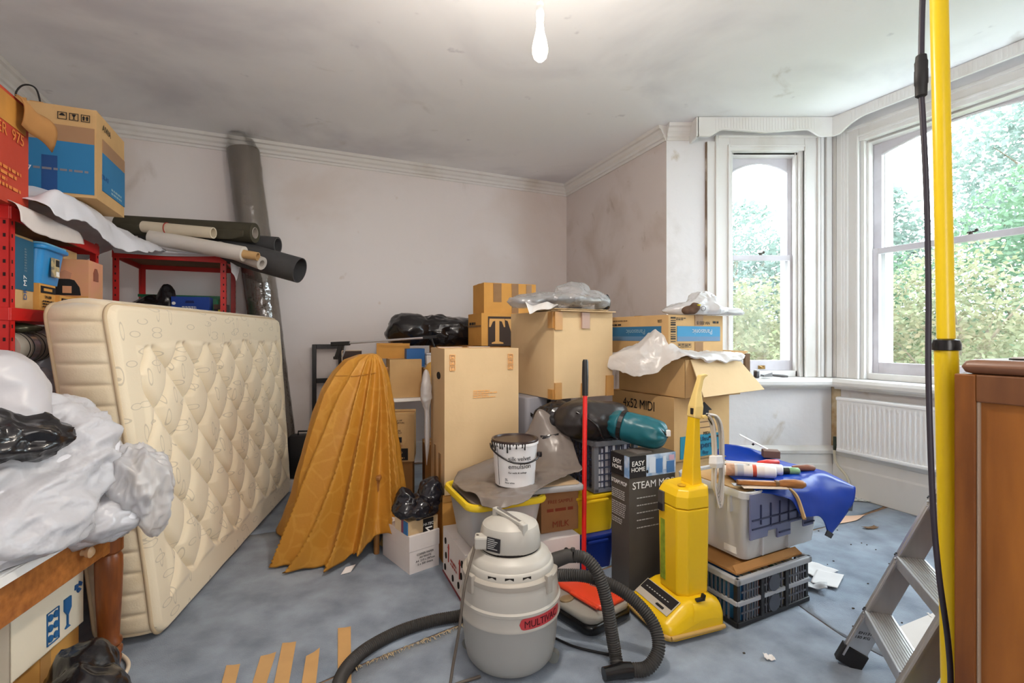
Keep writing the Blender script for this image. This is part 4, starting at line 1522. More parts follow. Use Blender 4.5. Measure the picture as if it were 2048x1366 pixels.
part('flap', flp, WC, bx_)
flp = MB().add([(.34, .0, .20), (.34, -.3, .20), (.39, -.29, .235), (.39, -.01, .235)], [(0, 1, 2, 3)])
part('flap', flp, CARD_BROWN, bx_, solid=.004)
fc = Face(bx_, (.34, 0, 0), (-1, 0, 0), (0, 0, 1), .34, .2)
BLI = mat('blue_symbol', rgb(34, 96, 150), .6)
fc.panel(.15, .02, .152, .13, BLI, 'printed_line'); fc.panel(.205, .02, .207, .13, BLI, 'printed_line')
fc.panel(.15, .02, .207, .022, BLI, 'printed_line'); fc.panel(.15, .128, .207, .13, BLI, 'printed_line')
for (a, b) in ((.165, .11), (.192, .11), (.165, .075), (.192, .075), (.165, .04), (.192, .04)):
    fc.poly([(a + .010 * math.cos(q), b + .012 * math.sin(q)) for q in [k * PI / 6 for k in range(12)]], BLI)
fc.poly([(.236, .03), (.262, .03), (.251, .04), (.251, .075), (.266, .095), (.266, .135), (.232, .135), (.232, .095), (.247, .075), (.247, .04)], BLI)
for q in range(3):
    a = .9 + q * 2.1
    c_, s_ = math.cos(a), math.sin(a)
    fc.poly([(.307 + .018 * c_ - .007 * s_, .145 + .018 * s_ + .007 * c_), (.307 + .018 * c_ + .010 * s_, .145 + .018 * s_ - .010 * c_), (.307 + .006 * c_ + .012 * s_, .145 + .006 * s_ - .012 * c_), (.307 + .004 * c_, .145 + .004 * s_)], INK_BLUE)
g, f = carton('cardboard_box', 'tan carton on the carpet beneath the cream carton, under the table', (-1.625, 1.84), math.degrees(ta), .36, .005, .23, CARD_ORANGE)
for ch in list(g.children):
    bpy.data.objects.remove(ch)
part('body', MB().box((0, -.30, 0), (.36, 0, .228)), CARD_ORANGE, g, bevel=.004)
part('flap', MB().box((.0, -.15, .228), (.36, -.002, .232)), CARD_ORANGE, g)
part('tape', MB().box((.15, .0, .0), (.20, .002, .23)), TAPE, g)
tag(part('rubbish_bag', blob([((-1.36, 1.50, .12), (.14, .17, .12)), ((-1.42, 1.62, .17), (.09, .10, .10))], (-1.37, 1.52, .12), 64, 44, .03, 11, 15, zmin=.003), BAGM, smooth=180), 'black bin bag on the carpet in the lower left corner, before the cartons', 'bag')
tag(part('cable', MB().tube(even([(-1.74, 2.00, .01), (-1.62, 1.995, .009), (-1.545, 1.96, .009), (-1.49, 1.90, .009), (-1.46, 1.80, .009), (-1.44, 1.66, .009)], .01), .0075, 10), mat('cream_cable', rgb(226, 212, 190), .5), smooth=60), 'cream cable curling on the carpet beside the turned table leg', 'cable')

# wrapped bedding heap on the table
POLY = clear_mat('milky_polythene', (.80, .80, .83, 1), .16, .34, bump=.9, bscale=26, gloss=.0)
CLEARP = clear_mat('clear_polythene', (.84, .84, .86, 1), .42, .30, bump=.9, bscale=24, gloss=.02, fres=.6)
DUVET = mat('white_duvet', rgb(226, 226, 232), .8, var=.05, vscale=6, bump=.1, bscale=40)
g = thing('bedding_bundle', 'white bedding in a clear plastic bag, heaped over the table at left', 'bedding', (-1.60, 1.53, HT))
heap = [((-.14, .0, .14), (.36, .40, .20)), ((.02, .14, .22), (.20, .18, .18)), ((-.18, .02, .34), (.26, .28, .14)), ((.04, -.1, .07), (.24, .26, .12))]
part('duvet', blob([((c[0], c[1], c[2]), tuple(q * .94 for q in r)) for c, r in heap], (-.05, .02, .14), 90, 60, .020, 7, 3, zmin=.004), DUVET, g, smooth=180)
part('plastic_wrap', blob(heap, (-.05, .02, .14), 190, 120, .034, 13, 21, zmin=.002, stretch=(1.6, .55, 1.3)), POLY, g, smooth=180, label='clear crinkled plastic')
g = thing('pillow_bag', 'white pillow in clear plastic sagging off the table corner over the turned leg', 'bedding', (-1.50, 1.70, HT))
part('pillow', blob([((.0, .02, .0), (.17, .15, .085))], (0, .02, 0), 60, 40, .012, 8, 5), DUVET, g, smooth=180)
part('plastic_wrap', blob([((.0, .02, .0), (.175, .158, .092))], (0, .02, 0), 120, 80, .028, 15, 9, stretch=(1.4, .7, 1.3)), CLEARP, g, smooth=180)
g = thing('plastic_bag', 'empty clear plastic bag end hanging beside the mattress edge', 'bag', (-1.37, 1.78, .72))
part('film', blob([((.0, .0, .05), (.10, .09, .12)), ((.05, .02, -.04), (.05, .05, .10))], (.01, .0, .02), 110, 80, .034, 17, 33, stretch=(1.5, 1.2, .6)), CLEARP, g, smooth=180)
tag(part('plastic_bag', blob([((-1.62, 1.50, 1.13), (.13, .15, .13)), ((-1.56, 1.5, 1.04), (.10, .10, .10))], (-1.62, 1.50, 1.08), 64, 48, .018, 9, 41), mat('white_carrier', rgb(190, 188, 192), .35, spec=.5, bump=.1, bscale=14), smooth=180), 'opaque white plastic bag standing at the left edge on the bedding', 'bag')
tag(part('rubbish_bag', blob([((-1.62, 1.42, 1.0), (.22, .20, .075)), ((-1.50, 1.48, .985), (.12, .10, .055))], (-1.57, 1.43, .99), 130, 80, .034, 11, 51, stretch=(.45, 1.3, 2.2)), BAGM, smooth=180), 'shiny black bin bag lying on the white bedding at the left edge', 'bag')

# ================================================================== BACK MIDDLE: white table along the back wall with its load
g = thing('side_table', 'white topped table along the back wall, mostly hidden behind the cartons', 'table', (-1.10, 3.80, 0), R(RA))
part('table_top', MB().box((0, 0, .775), (1.75, .66, .80)), TTOP, g, bevel=.004)
for lx, ly in ((.05, .10), (1.68, .10), (.05, .60), (1.68, .60)):
    part('leg', MB().box((lx - .02, ly - .02, 0), (lx + .02, ly + .02, .775)), TTOP, g, bevel=.003)
g, f = carton('cardboard_box', 'plain pale tan carton on the white table, right of the gold cloth', (-.98, 3.93), 20, .255, .28, .31, CARD, .801)
g, f = carton('cardboard_box', 'small orange-brown carton lying behind the grabber stick', (-1.12, 4.05), 14, .27, .2, .125, CARD_ORANGE, 1.113)
g, f = carton('cardboard_box', 'brown carton on the white table under the black wrapped bundle', (-.66, 4.30), 22, .62, .30, .412, CARD_BROWN, .801)
g, f = carton('cardboard_box', 'brown carton on the white table under the carton lettered TV', (-.36, 3.99), 22, .46, .26, .418, CARD_BROWN, .801)
g, f = carton('cardboard_box', 'orange-brown carton with large serif letters TV on a dark square', (-.243, 3.90), 22, .38, .36, .262, CARD_ORANGE, 1.222)
DKB = mat('dark_brown_print', rgb(58, 40, 30), .6)
f['R'].panel(.055, -.002, .36, .235, DKB)
TC = mat('tan_print', rgb(216, 164, 96), .6)
f['R'].poly([(.062, .15), (.075, .15), (.095, .195), (.115, .20), (.115, .035), (.085, .025), (.085, .015), (.185, .015), (.185, .025), (.15, .035), (.15, .20), (.172, .195), (.19, .15), (.20, .15), (.196, .217), (.066, .217)], TC)
f['R'].poly([(.20, .217), (.20, .207), (.222, .20), (.285, .012), (.30, .012), (.352, .20), (.366, .207), (.366, .217), (.30, .217), (.30, .207), (.328, .20), (.298, .075), (.258, .20), (.276, .207), (.276, .217)], TC)
f['L'].panel(.0, .15, .36, .165, TAPE_DARK, 'tape')
f['L'].lines(.05, .16, .33, .20, 1, INK)
g, f = carton('cardboard_box', 'small square orange carton taped shut, topmost of the stack before the corner', (-.226, 3.95), 22, .46, .29, .246, CARD_ORANGE, 1.486)
f['R'].panel(.08, .09, .15, .242, TAPE_DARK, 'tape')
f['R'].panel(.24, .0, .30, .244, TAPE_DARK, 'tape')
f['R'].panel(.37, .12, .42, .242, TAPE_DARK, 'tape')
# long black wrapped bundle
tag(part('wrapped_bundle', blob([((-.90, 4.30, 1.345), (.20, .17, .155)), ((-.66, 4.40, 1.34), (.34, .17, .135)), ((-.45, 4.48, 1.33), (.22, .16, .13))], (-.68, 4.39, 1.34), 120, 70, .028, 8, 77, zmin=1.216, stretch=(1, 1, 1.6)), BAGM, smooth=180), 'long bundle wrapped in shiny black plastic against the back wall', 'bundle')
# papers and folders left of it
g = thing('paper_pack', 'white paper pack behind the tall carton, beside the blue pack', 'paper', (-.70, 4.02, 1.06), R(22))
part('sheets', MB().box((0, 0, .0), (.24, .16, .085)), mat('paper_white', rgb(226, 222, 220), .6, var=.05), g, bevel=.012)
part('wrapper', MB().box((-.002, -.002, .086), (.242, .165, .098)), SHEET, g, bevel=.004)
g, f = carton('product_box', 'flat blue pack between the small brown carton and the white papers', (-.865, 4.02), 22, .15, .14, .15, mat('mid_blue_pack', rgb(36, 96, 160), .45), 1.045, tape=False, bulge=.001)
g, f = carton('cardboard_box', 'carton under the blue and white packs on the white table', (-.70, 3.97), 22, .23, .24, .23, CARD, .801)
tag(part('cushion', blob([((-.655, 3.93, .93), (.06, .05, .09)), ((-.64, 3.93, 1.02), (.05, .04, .06))], (-.65, 3.93, .95), 48, 36, .022, 12, 3, zmin=.802), mat('mustard_cloth', rgb(206, 160, 84), .85), smooth=180), 'mustard cloth bundle squeezed between the pale carton and the tall carton', 'cloth')
tag(part('plastic_bag', blob([((-.535, 3.06, .96), (.03, .05, .13)), ((-.53, 3.06, .70), (.016, .03, .20))], (-.533, 3.06, .92), 48, 48, .012, 18, 3), CLEARP, smooth=180), 'clear plastic film hanging at the left edge of the tall carton', 'bag')
# black ladder shelf at the wall
BLK = mat('black_painted_wood', rgb(30, 28, 30), .4, var=.1)
g = thing('ladder_rack', 'narrow black ladder rack standing against the back wall left of the gold cloth', 'rack', (-1.86, 4.56, 0), R(RA))
part('post', MB().box((0, 0, 0), (.038, .03, 1.222)), BLK, g, bevel=.003)
part('post', MB().box((.232, 0, 0), (.29, .03, 1.222)), BLK, g, bevel=.003)
for z in (.18, .53, .88, 1.20):
    part('rung', MB().box((.038, .002, z - .022), (.232, .028, z + .022)), BLK, g, bevel=.002)
# picture-like dark framed box behind the cloth
g = thing('framed_panel', 'dark brown framed panel with pale edge behind the gold cloth top', 'frame', (-1.46, 4.22, .80), R(RA))
part('frame', MB().box((0, 0, 0), (.16, .02, .37)), mat('dark_frame', rgb(56, 40, 34), .5), g, bevel=.003)
part('edge_strip', MB().box((-.006, -.004, 0), (.0, .024, .374)), mat('pale_edge', rgb(214, 196, 176), .5), g)
part('edge_strip', MB().box((.0, -.004, .37), (.16, .024, .376)), mat('pale_edge', rgb(214, 196, 176), .5), g)
g, f = carton('cardboard_box', 'brown carton behind the gold cloth supporting the framed panel', (-1.50, 4.10), RA, .22, .22, .80, CARD_BROWN, 0)
# reaching grabber tool
g = thing('grabber', 'litter grabber with black pistol grip lying across the cartons', 'tool', (-1.44, 3.98, 1.235))
GP = mat('black_grip', rgb(32, 32, 34), .4)
h0, h1 = Vector((0, 0, .0)), Vector((.80, -.02, .055))
part('shaft', MB().cyl(h0 + (h1 - h0) * .14, h0 + (h1 - h0) * .92, .009, n=12), mat('aluminium_tube', rgb(206, 206, 210), .3, metal=.85), g, smooth=50)
mb = MB().bar((-.03, 0, .0), (.125, -.003, .006), .03, .034)
mb.bar((.05, 0, -.01), (.015, 0, -.115), .028, .036, up=(1, 0, 0)).bar((.012, 0, -.10), (.012, 0, -.125), .03, .042, up=(1, 0, 0))
part('grip', mb, GP, g, bevel=.006)
part('trigger', MB().tube([(.085, 0, -.015), (.078, 0, -.06), (.062, 0, -.105)], [.007, .007, .006], 8), mat('grey_trigger', rgb(150, 150, 152), .4), g, smooth=60)
mb = MB().bar((.72, -.018, .052), (.83, -.02, .06), .022, .024)
part('claw_head', mb, GP, g, bevel=.003)
part('claw', MB().tube([(.79, -.02, .05), (.805, -.02, .0), (.825, -.02, -.045), (.865, -.02, -.06), (.885, -.02, -.065)], .007, 8), GP, g, smooth=60)
part('claw', MB().tube([(.83, -.02, .062), (.86, -.02, .085), (.90, -.02, .06), (.915, -.02, .06)], .006, 8), GP, g, smooth=60)
# dark case at the wall between mattress and cloth
g = thing('suitcase', 'black upright case standing between the mattress end and the gold cloth', 'case', (-1.885, 4.10, .10), R(8))
part('shell', MB().rbox((0, 0, 0), (.22, .16, .355), .03, 4, .015), mat('black_case', rgb(28, 27, 30), .5, var=.1), g, smooth=45)
part('handle', MB().tube([(.07, .08, .353), (.07, .08, .385), (.15, .08, .385), (.15, .08, .353)], .008, 8), GP, g, smooth=60)
g, f = carton('cardboard_box', 'low pale carton under the black upright case', (-1.90, 4.08), 8, .26, .2, .098, CARD_WHITE, 0, tape=False)

# cartons below the white table
g, f = carton('cardboard_box', 'tan printed carton beside the gold cloth, under the edge of the white table', (-1.10, 3.62), 8, .37, .26, .355, CARD, .36)
for s_, z_, w_, t_ in ((.25, .31, .1, 'RIFLE OF'), (.25, .292, .1, 'DE CARTON'), (.245, .235, .1, 'ISTE AS'), (.245, .218, .1, 'AMBULO')):
    f['R'].text(s_, z_, t_, .017, INK)
f['R'].panel(.20, .145, .28, .185, INK)
f['R'].text(.25, .165, 'n', .02, CARD)
f['R'].text(.255, .122, 'QUEENS', .016, INK_RED)
f['R'].panel(.18, .012, .325, .10, INK)
f['R'].text(.262, .066, 'cap', .036, CARD, off=.0058)
f['R'].lines(.20, .02, .31, .04, 1, CARD, off=.0058, rnd=.1)
g, f = carton('cardboard_box', 'plain brown carton on the floor under the printed carton by the gold cloth', (-1.10, 3.64), 8, .355, .24, .355, CARD_BROWN, 0)
g, f = carton('cardboard_box', 'brown carton in shadow under the white table, behind the tall carton', (-.66, 3.72), 15, .34, .25, .47, CARD_BROWN, 0)

# ================================================================== GOLD CLOTH draped over an old chair
GOLD = mat('gold_damask', rgb(206, 146, 52), .42, var=.0, spec=.35, bump=.12, bscale=60)
def damask():
    nt = GOLD.node_tree
    p = nt.nodes['Principled BSDF']
    tc = nt.nodes.new('ShaderNodeTexCoord')
    mp = nt.nodes.new('ShaderNodeMapping')
    mp.inputs['Scale'].default_value = (9, 9, 7)
    nt.links.new(tc.outputs['Object'], mp.inputs['Vector'])
    v = nt.nodes.new('ShaderNodeTexVoronoi')
    v.feature = 'DISTANCE_TO_EDGE'
    v.inputs['Scale'].default_value = 1.0
    nt.links.new(mp.outputs['Vector'], v.inputs['Vector'])
    n = nt.nodes.new('ShaderNodeTexNoise')
    n.inputs['Scale'].default_value = 24
    nt.links.new(tc.outputs['Object'], n.inputs['Vector'])
    a = nt.nodes.new('ShaderNodeMath'); a.operation = 'MULTIPLY_ADD'
    nt.links.new(n.outputs['Fac'], a.inputs[0]); a.inputs[1].default_value = -.20
    nt.links.new(v.outputs['Distance'], a.inputs[2])
    r = nt.nodes.new('ShaderNodeMapRange')
    r.inputs['From Min'].default_value = -.085; r.inputs['From Max'].default_value = -.030
    r.inputs['To Min'].default_value = 1.0; r.inputs['To Max'].default_value = 0
    nt.links.new(a.outputs[0], r.inputs['Value'])
    c = nt.nodes.new('ShaderNodeMix'); c.data_type = 'RGBA'
    nt.links.new(r.outputs['Result'], c.inputs['Factor'])
    c.inputs[6].default_value = rgb(190, 134, 50)
    c.inputs[7].default_value = rgb(198, 144, 59)
    nt.links.new(c.outputs[2], p.inputs['Base Color'])
damask()
g = thing('draped_cloth', 'gold damask bedspread draped over a tall chair, trailing on the carpet', 'cloth', (-.98, 3.08, 0))
POLE = Vector((-.88, 3.08, 1.19))
hem = {0: (-.69, 3.05, .20), -45: (-.715, 2.86, .16), -75: (-.86, 2.73, .09), -100: (-1.02, 2.68, .02), -125: (-1.27, 2.70, .012), -150: (-1.34, 2.78, .012), -170: (-1.33, 2.95, .012), -187: (-1.58, 3.25, .012), -205: (-1.36, 3.24, .014), -240: (-1.15, 3.36, .02), -285: (-.85, 3.38, .06), -325: (-.69, 3.22, .15), -360: (-.69, 3.05, .20)}
hk = sorted(hem, reverse=True)
hp = [hem[k] for k in hk]
def hem_at(t):
    """t 0..360 clockwise"""
    a = -t
    for i in range(len(hk) - 1):
        if hk[i] >= a >= hk[i + 1]:
            q = (hk[i] - a) / (hk[i] - hk[i + 1])
            P = [np.array(hp[max(1 if i == 0 else 0, i - 1) if i else len(hp) - 2]), np.array(hp[i]), np.array(hp[i + 1]), np.array(hp[i + 2] if i + 2 < len(hp) else hp[1])]
            return .5 * (2 * P[1] + (P[2] - P[0]) * q + (2 * P[0] - 5 * P[1] + 4 * P[2] - P[3]) * q * q + (3 * P[1] - P[0] - 3 * P[2] + P[3]) * q ** 3)
    return np.array(hp[0])
prof_s = [0, .06, .14, .22, .32, .45, .62, .8, .92, 1.0]
prof_g = [0, .13, .27, .39, .50, .60, .71, .83, .93, 1.0]
prof_z = [0, .006, .035, .10, .20, .36, .56, .78, .92, 1.0]
def gold(u, v):
    t = 360 * u
    gq = float(np.interp(v, prof_s, prof_g))
    zq = float(np.interp(v, prof_s, prof_z))
    # folds run from the upper right down to the lower left
    tw = t + 48 * (1 - v) * max(0, math.sin(R(min(180, max(0, t - 10)) ))) ** .5
    B = hem_at(t)
    x = POLE.x + (B[0] - POLE.x) * gq
    y = POLE.y + (B[1] - POLE.y) * gq
    z = POLE.z + (B[2] - POLE.z) * zq
    d = np.array((B[0] - POLE.x, B[1] - POLE.y)); L = np.hypot(*d) or 1; d = d / L
    front = max(0, math.cos(R(t - 75) * .8)) if t < 190 else .35
    amp = (.003 + .080 * max(0, v - .08) ** .8) * (.22 + .78 * front)
    ph = R(tw) * 15 + 1.0 * math.sin(R(tw) * 3.1) + .5 * math.sin(v * 5 + t * .03)
    rdg = .8 - 1.8 * abs(math.sin(ph * .5)) ** .7
    w = amp * rdg + .006 * nz((x, y, z), 7, 3)
    # gathered hem
    if v > .9:
        w += .006 * math.sin(R(t) * 46) * (v - .9) / .1
        z += .004 * math.sin(R(t) * 38 + 1) * (v - .9) / .1
    x += d[0] * w
    y += d[1] * w
    z = max(z, .008 + .03 * max(0, rdg) * (v > .85) * .4)
    return (x + .98, y - 3.08, z)
part('bedspread', MB().grid(gold, 420, 110, wrap=True), GOLD, g, smooth=180, solid=.003)
def seamf(k):
    return gold((k % 421) / 420, .245)
seam = []
for k in range(60, 215):
    p = Vector(gold(k / 420, .23))
    seam.append(p + (Vector((p.x + .98 - POLE.x, p.y + 3.08 - POLE.y, .02)).normalized()) * .003)
part('seam', MB().tube(seam, .003, 6), mat('gold_seam', rgb(160, 108, 36), .6), g, smooth=180)
g = thing('chair', 'wooden chair hidden under the gold bedspread, pale foot and wooden leg showing', 'chair', (-.96, 3.05, 0))
CW = mat('chair_wood', rgb(150, 104, 56), .4)
for x, y in ((-.15, -.12), (.15, -.12), (-.15, .16), (.15, .16)):
    part('leg', MB().cyl((x, y, .0), (x, y, .44), .017, .02, 12), CW, g, smooth=40)
part('seat', MB().box((-.18, -.15, .44), (.18, .18, .47)), CW, g, bevel=.01)
part('backrest', MB().box((-.12, .11, .47), (.16, .135, 1.10)), CW, g, bevel=.01)
tag(part('paper_scrap', MB().add([(-.93, 2.66, .004), (-.885, 2.69, .004), (-.875, 2.74, .022), (-.92, 2.71, .02)], [(0, 1, 2, 3)]), mat('paper_white', rgb(226, 222, 220), .6), solid=.003), 'white paper corner peeping out under the gold bedspread hem', 'paper')
g = thing('wooden_lath', 'pale wooden lath leaning under the gold hem beside the copier carton', 'wood', (-.80, 3.02, 0))
part('lath', MB().bar((.0, -.01, .01), (.065, .05, .19), .05, .012), mat('pale_wood', rgb(214, 176, 110), .6, var=.15, stretch=(1, 1, 6)), g, bevel=.002)

# ================================================================== CENTRE FRONT: copier carton, tall carton and neighbours
g, f = carton('copier_paper_box', 'white copier paper carton on the carpet beside the gold cloth', (-.557, 2.665), 40, .185, .33, .205, CARD_WHITE, 0, tape=False, bulge=.002)
part('lid_band', MB().box((-.003, -.003, .12), (.188, .333, .208)), CARD_WHITE, g, bevel=.003)
fl = Face(g, (0, 0, 0), (1, 0, 0), (0, 0, 1), .185, .2)
for k, t_ in enumerate(('COPIER PAPER', 'A4 WHITE', 'A4  210 x 297mm', '5 x 500 sheets')):
    fl.text(.095, .098 - k * .018, t_, .0165, INK)
g, f = carton('shoe_box', 'small pale box lettered HI-TEC on top of the copier paper carton', (-.565, 2.672), 40, .185, .15, .075, CARD_PALE, .209, tape=False, bulge=.001)
f['R'].panel(.09, -.02, .155, .07, INK)
f['R'].text(.122, .040, 'HI-TEC', .021, INK_WHITE, off=.0058, shear=.25)
f['R'].poly([(.10, .022), (.145, .022), (.145, .015), (.115, .015), (.135, -.002), (.122, -.002)], INK_WHITE, off=.0062)
f['R'].lines(.112, -.055, .135, -.024, 3, INK_RED, rnd=.1)
f['R'].panel(.118, -.115, .126, -.06, INK, 'printed_arrow')
f['L'].panel(.0, .0, .07, .07, mat('cream_print', rgb(226, 210, 180), .6))
f['L'].panel(.075, .0, .10, .07, mat('plum_print', rgb(140, 80, 110), .6))
f['L'].panel(.10, .0, .145, .07, mat('sky_print', rgb(56, 120, 180), .6))
SHINY = mat('black_gloss_shoe', rgb(24, 23, 30), .15, spec=.6, bump=.2, bscale=30)
tag(part('plastic_bag', blob([((-.54, 2.76, .335), (.11, .09, .055)), ((-.47, 2.82, .40), (.07, .06, .085)), ((-.59, 2.75, .36), (.05, .05, .07))], (-.53, 2.775, .34), 80, 60, .03, 15, 14, zmin=.286), SHINY, smooth=180), 'crumpled glossy black bag on the box lettered HI-TEC', 'bag')
g, f = carton('cardboard_box', 'tan carton on the floor beneath the tall upright carton', (-.399, 2.81), 22, .45, .34, .381, CARD_ORANGE, 0)
f['R'].panel(.0, .345, .45, .379, TAPE, 'tape')
g, f = carton('cardboard_box', 'tall pale upright carton behind the paint tub, hand hole on its left side', (-.387, 2.81), 22, .46, .35, .843, CARD_PALE, .384, bulge=.006)
g.rotation_euler = (R(0), R(0), R(22))
HOLE = mat('hole_shadow', rgb(24, 20, 18), .9)
f['L'].poly([(.22 + .042 * math.cos(a) * (1 if abs(math.cos(a)) > .3 else 1), .68 + .022 * math.sin(a)) for a in [k * PI / 8 for k in range(16)]], HOLE)
PALE_OR = mat('pale_orange_ink', rgb(224, 168, 104), .7)
for s_ in (.03, .39):
    for zz in (.715, .748, .781):
        for (a_, b_, c_, d_) in ((0, 0, .032, .003), (0, .024, .032, .027), (0, 0, .003, .027), (.029, 0, .032, .027)):
            f['R'].panel(s_ + a_, zz + b_, s_ + c_, zz + d_, PALE_OR, 'printed_line', off=.007)
        f['R'].poly([(s_ + .009, zz + .006), (s_ + .023, zz + .006), (s_ + .016, zz + .020)], PALE_OR, off=.0072)
f['R'].lines(.17, .55, .32, .60, 4, PALE_OR, off=.0075)
f['T'].panel(.02, .22, .17, .26, INK_WHITE, 'sticker'); f['T'].panel(.22, .24, .36, .28, INK_WHITE, 'sticker')
f['L'].panel(.10, .03, .15, .25, TAPE_DARK, 'tape'); f['L'].panel(.22, .0, .27, .22, TAPE_DARK, 'tape')

# white perforated carton under the yellow lidded tub
g, f = carton('perforated_carton', 'low white carton with round air holes and red print under the tubs', (-.225, 2.346), 23, .635, .40, .248, CARD_WHITE, 0, tape=False, bulge=.003)
for (s_, z_) in ((.06, .19), (.07, .115), (.05, .045), (.36, .19), (.345, .125), (.365, .05), (.20, .05), (.30, .06)):
    f['L'].poly([(s_ + .013 * math.cos(a), z_ + .017 * math.sin(a)) for a in [k * PI / 7 for k in range(14)]], HOLE)
for (s_, z_) in ((.05, .19), (.30, .20), (.55, .18), (.585, .06), (.45, .06)):
    f['R'].poly([(s_ + .014 * math.cos(a), z_ + .016 * math.sin(a)) for a in [k * PI / 7 for k in range(14)]], HOLE)
f['L'].lines(.16, .10, .30, .14, 2, INK_RED)
for s_ in (.12, .32):
    f['L'].poly([(s_ - .004, .10), (s_ + .004, .10), (s_ + .004, .17), (s_ + .012, .17), (s_, .195), (s_ - .012, .17), (s_ - .004, .17)], INK_RED)
f['L'].panel(.0, .0, .40, .008, mat('maroon_print', rgb(120, 40, 50), .6), 'printed_line')
f['R'].panel(.0, .0, .635, .008, mat('maroon_print', rgb(120, 40, 50), .6), 'printed_line')

# clear tub with yellow rim
FROST = clear_mat('frosted_plastic', (.86, .86, .86, 1), .30, .25, gloss=.04)
g = thing('storage_tub', 'frosted clear storage tub with yellow rim standing on the white carton', 'tub', (-.185, 2.30, .251), R(24))
part('body', tubmesh(.38, .42, .225, .035, .05, .004), FROST, g, smooth=40)
YEL = mat('yellow_plastic', rgb(232, 200, 40), .35, spec=.5)
mb = MB()
ring = []
for (ins, z) in ((.0, .222), (-.022, .222), (-.026, .234), (-.02, .25), (-.006, .252), (.0, .244)):
    ring.append([(x, y, z) for x, y in rounded(ins, ins, .38 - ins, .42 - ins, .06 - ins * .5, 6)])
n = len(ring[0])
vs = [p for q in ring for p in q]
fs = []
for k in range(len(ring)):
    k2 = (k + 1) % len(ring)
    for i in range(n):
        j = (i + 1) % n
        fs.append((k * n + i, k * n + j, k2 * n + j, k2 * n + i))
mb.add(vs, fs)
part('rim', mb, YEL, g, smooth=50, label='bright yellow rolled rim')
part('lid', MB().rbox((.012, .012, .236), (.368, .408, .250), .05, 6, .003), mat('grey_brown_lid', rgb(126, 114, 104), .4), g, smooth=40)
tag(part('cloth_bundle', blob([((-.10, 2.53, .35), (.13, .13, .09))], (-.10, 2.53, .35), 40, 30, .015, 12, 3, zmin=.26), mat('grey_cloth', rgb(160, 158, 156), .8, var=.2, vscale=12), smooth=180), 'grey cloth packed inside the frosted yellow rimmed tub', 'cloth')
# milk sack-box
KRAFT = mat('kraft_paper', rgb(158, 114, 74), .8, var=.15, vscale=6, bump=.15, bscale=20)
g, f = carton('milk_carton', 'brown kraft box lettered MILK, between the frosted tub and the yellow crate', (.155, 2.60), 20, .22, .19, .24, KRAFT, .25, bulge=.010, tape=False)
MR = mat('milk_red_ink', rgb(136, 60, 36), .8)
f['R'].text(.11, .165, 'FREE SAMPLE', .026, MR)
f['R'].lines(.03, .105, .19, .135, 1, MR, rnd=.1, off=.009)
f['R'].text(.11, .045, 'MILK', .046, MR, off=.009)
for ch in g.children:
    if ch.name.startswith('lettering'):
        ch.location = (0, -.004, 0)
# grey tray lid across the tub and the kraft box
GLID = mat('grey_tray', rgb(158, 158, 160), .4, var=.06)
g = thing('tray_lid', 'grey plastic tray lid with tan inset lying on the kraft box', 'lid', (.085, 2.43, .508), R(16))
part('rim', MB().rbox((0, 0, 0), (.30, .40, .028), .02, 4, .006), GLID, g, smooth=40)
part('inset', MB().rbox((.015, .02, .028), (.285, .385, .034), .02, 4, .002), mat('tan_inset', rgb(176, 150, 118), .6), g, smooth=40)

# grey plastic sheet with the paint tub on it
GSHEET = mat('grey_polythene_sheet', rgb(116, 107, 101), .3, var=.1, vscale=6, spec=.5, bump=.15, bscale=14)
rows = [
    [(-.30, 2.72, .535), (-.10, 2.80, .60), (.08, 2.84, .73), (.165, 2.86, .865), (.26, 2.84, .79), (.345, 2.78, .69)],
    [(-.31, 2.62, .525), (-.12, 2.66, .532), (.08, 2.70, .56), (.20, 2.72, .64), (.30, 2.70, .63), (.365, 2.66, .60)],
    [(-.295, 2.54, .525), (-.15, 2.50, .532), (.04, 2.52, .548), (.18, 2.56, .56), (.28, 2.58, .575), (.37, 2.60, .585)],
    [(-.24, 2.43, .528), (-.12, 2.38, .532), (.02, 2.36, .545), (.14, 2.42, .552), (.22, 2.50, .56), (.30, 2.55, .57)],
    [(-.17, 2.33, .535), (-.09, 2.275, .536), (.0, 2.27, .54), (.09, 2.30, .552), (.15, 2.40, .555), (.22, 2.48, .56)],
    [(-.14, 2.26, .515), (-.07, 2.215, .515), (.0, 2.22, .53), (.07, 2.25, .545), (.13, 2.36, .552), (.18, 2.43, .556)],
]
tag(part('plastic_sheet', cloth(rows, 80, 80, .014, 11, 12), GSHEET, smooth=180, solid=.003), 'grey plastic sheet crumpled over the tub lids under the paint tub', 'sheet')
TUBW = mat('white_tub', rgb(236, 236, 238), .35, var=.03)
g = thing('paint_tub', 'white paint tub lettered silk emulsion with black drips, on the grey sheet', 'paint tub', (.015, 2.50, .552), R(0))
part('body', MB().lathe([(.095, 0), (.10, .004), (.114, .20), (.116, .205), (.120, .206), (.121, .218), (.117, .222)], 40), TUBW, g, smooth=40)
BLKP = mat('wet_black_paint', rgb(24, 22, 24), .2, spec=.6)
part('lid', MB().lathe([(.119, .214), (.121, .222), (.118, .230), (.108, .231), (.104, .224), (.0, .224)], 40), mat('paint_lid', rgb(52, 40, 38), .3), g, smooth=40)
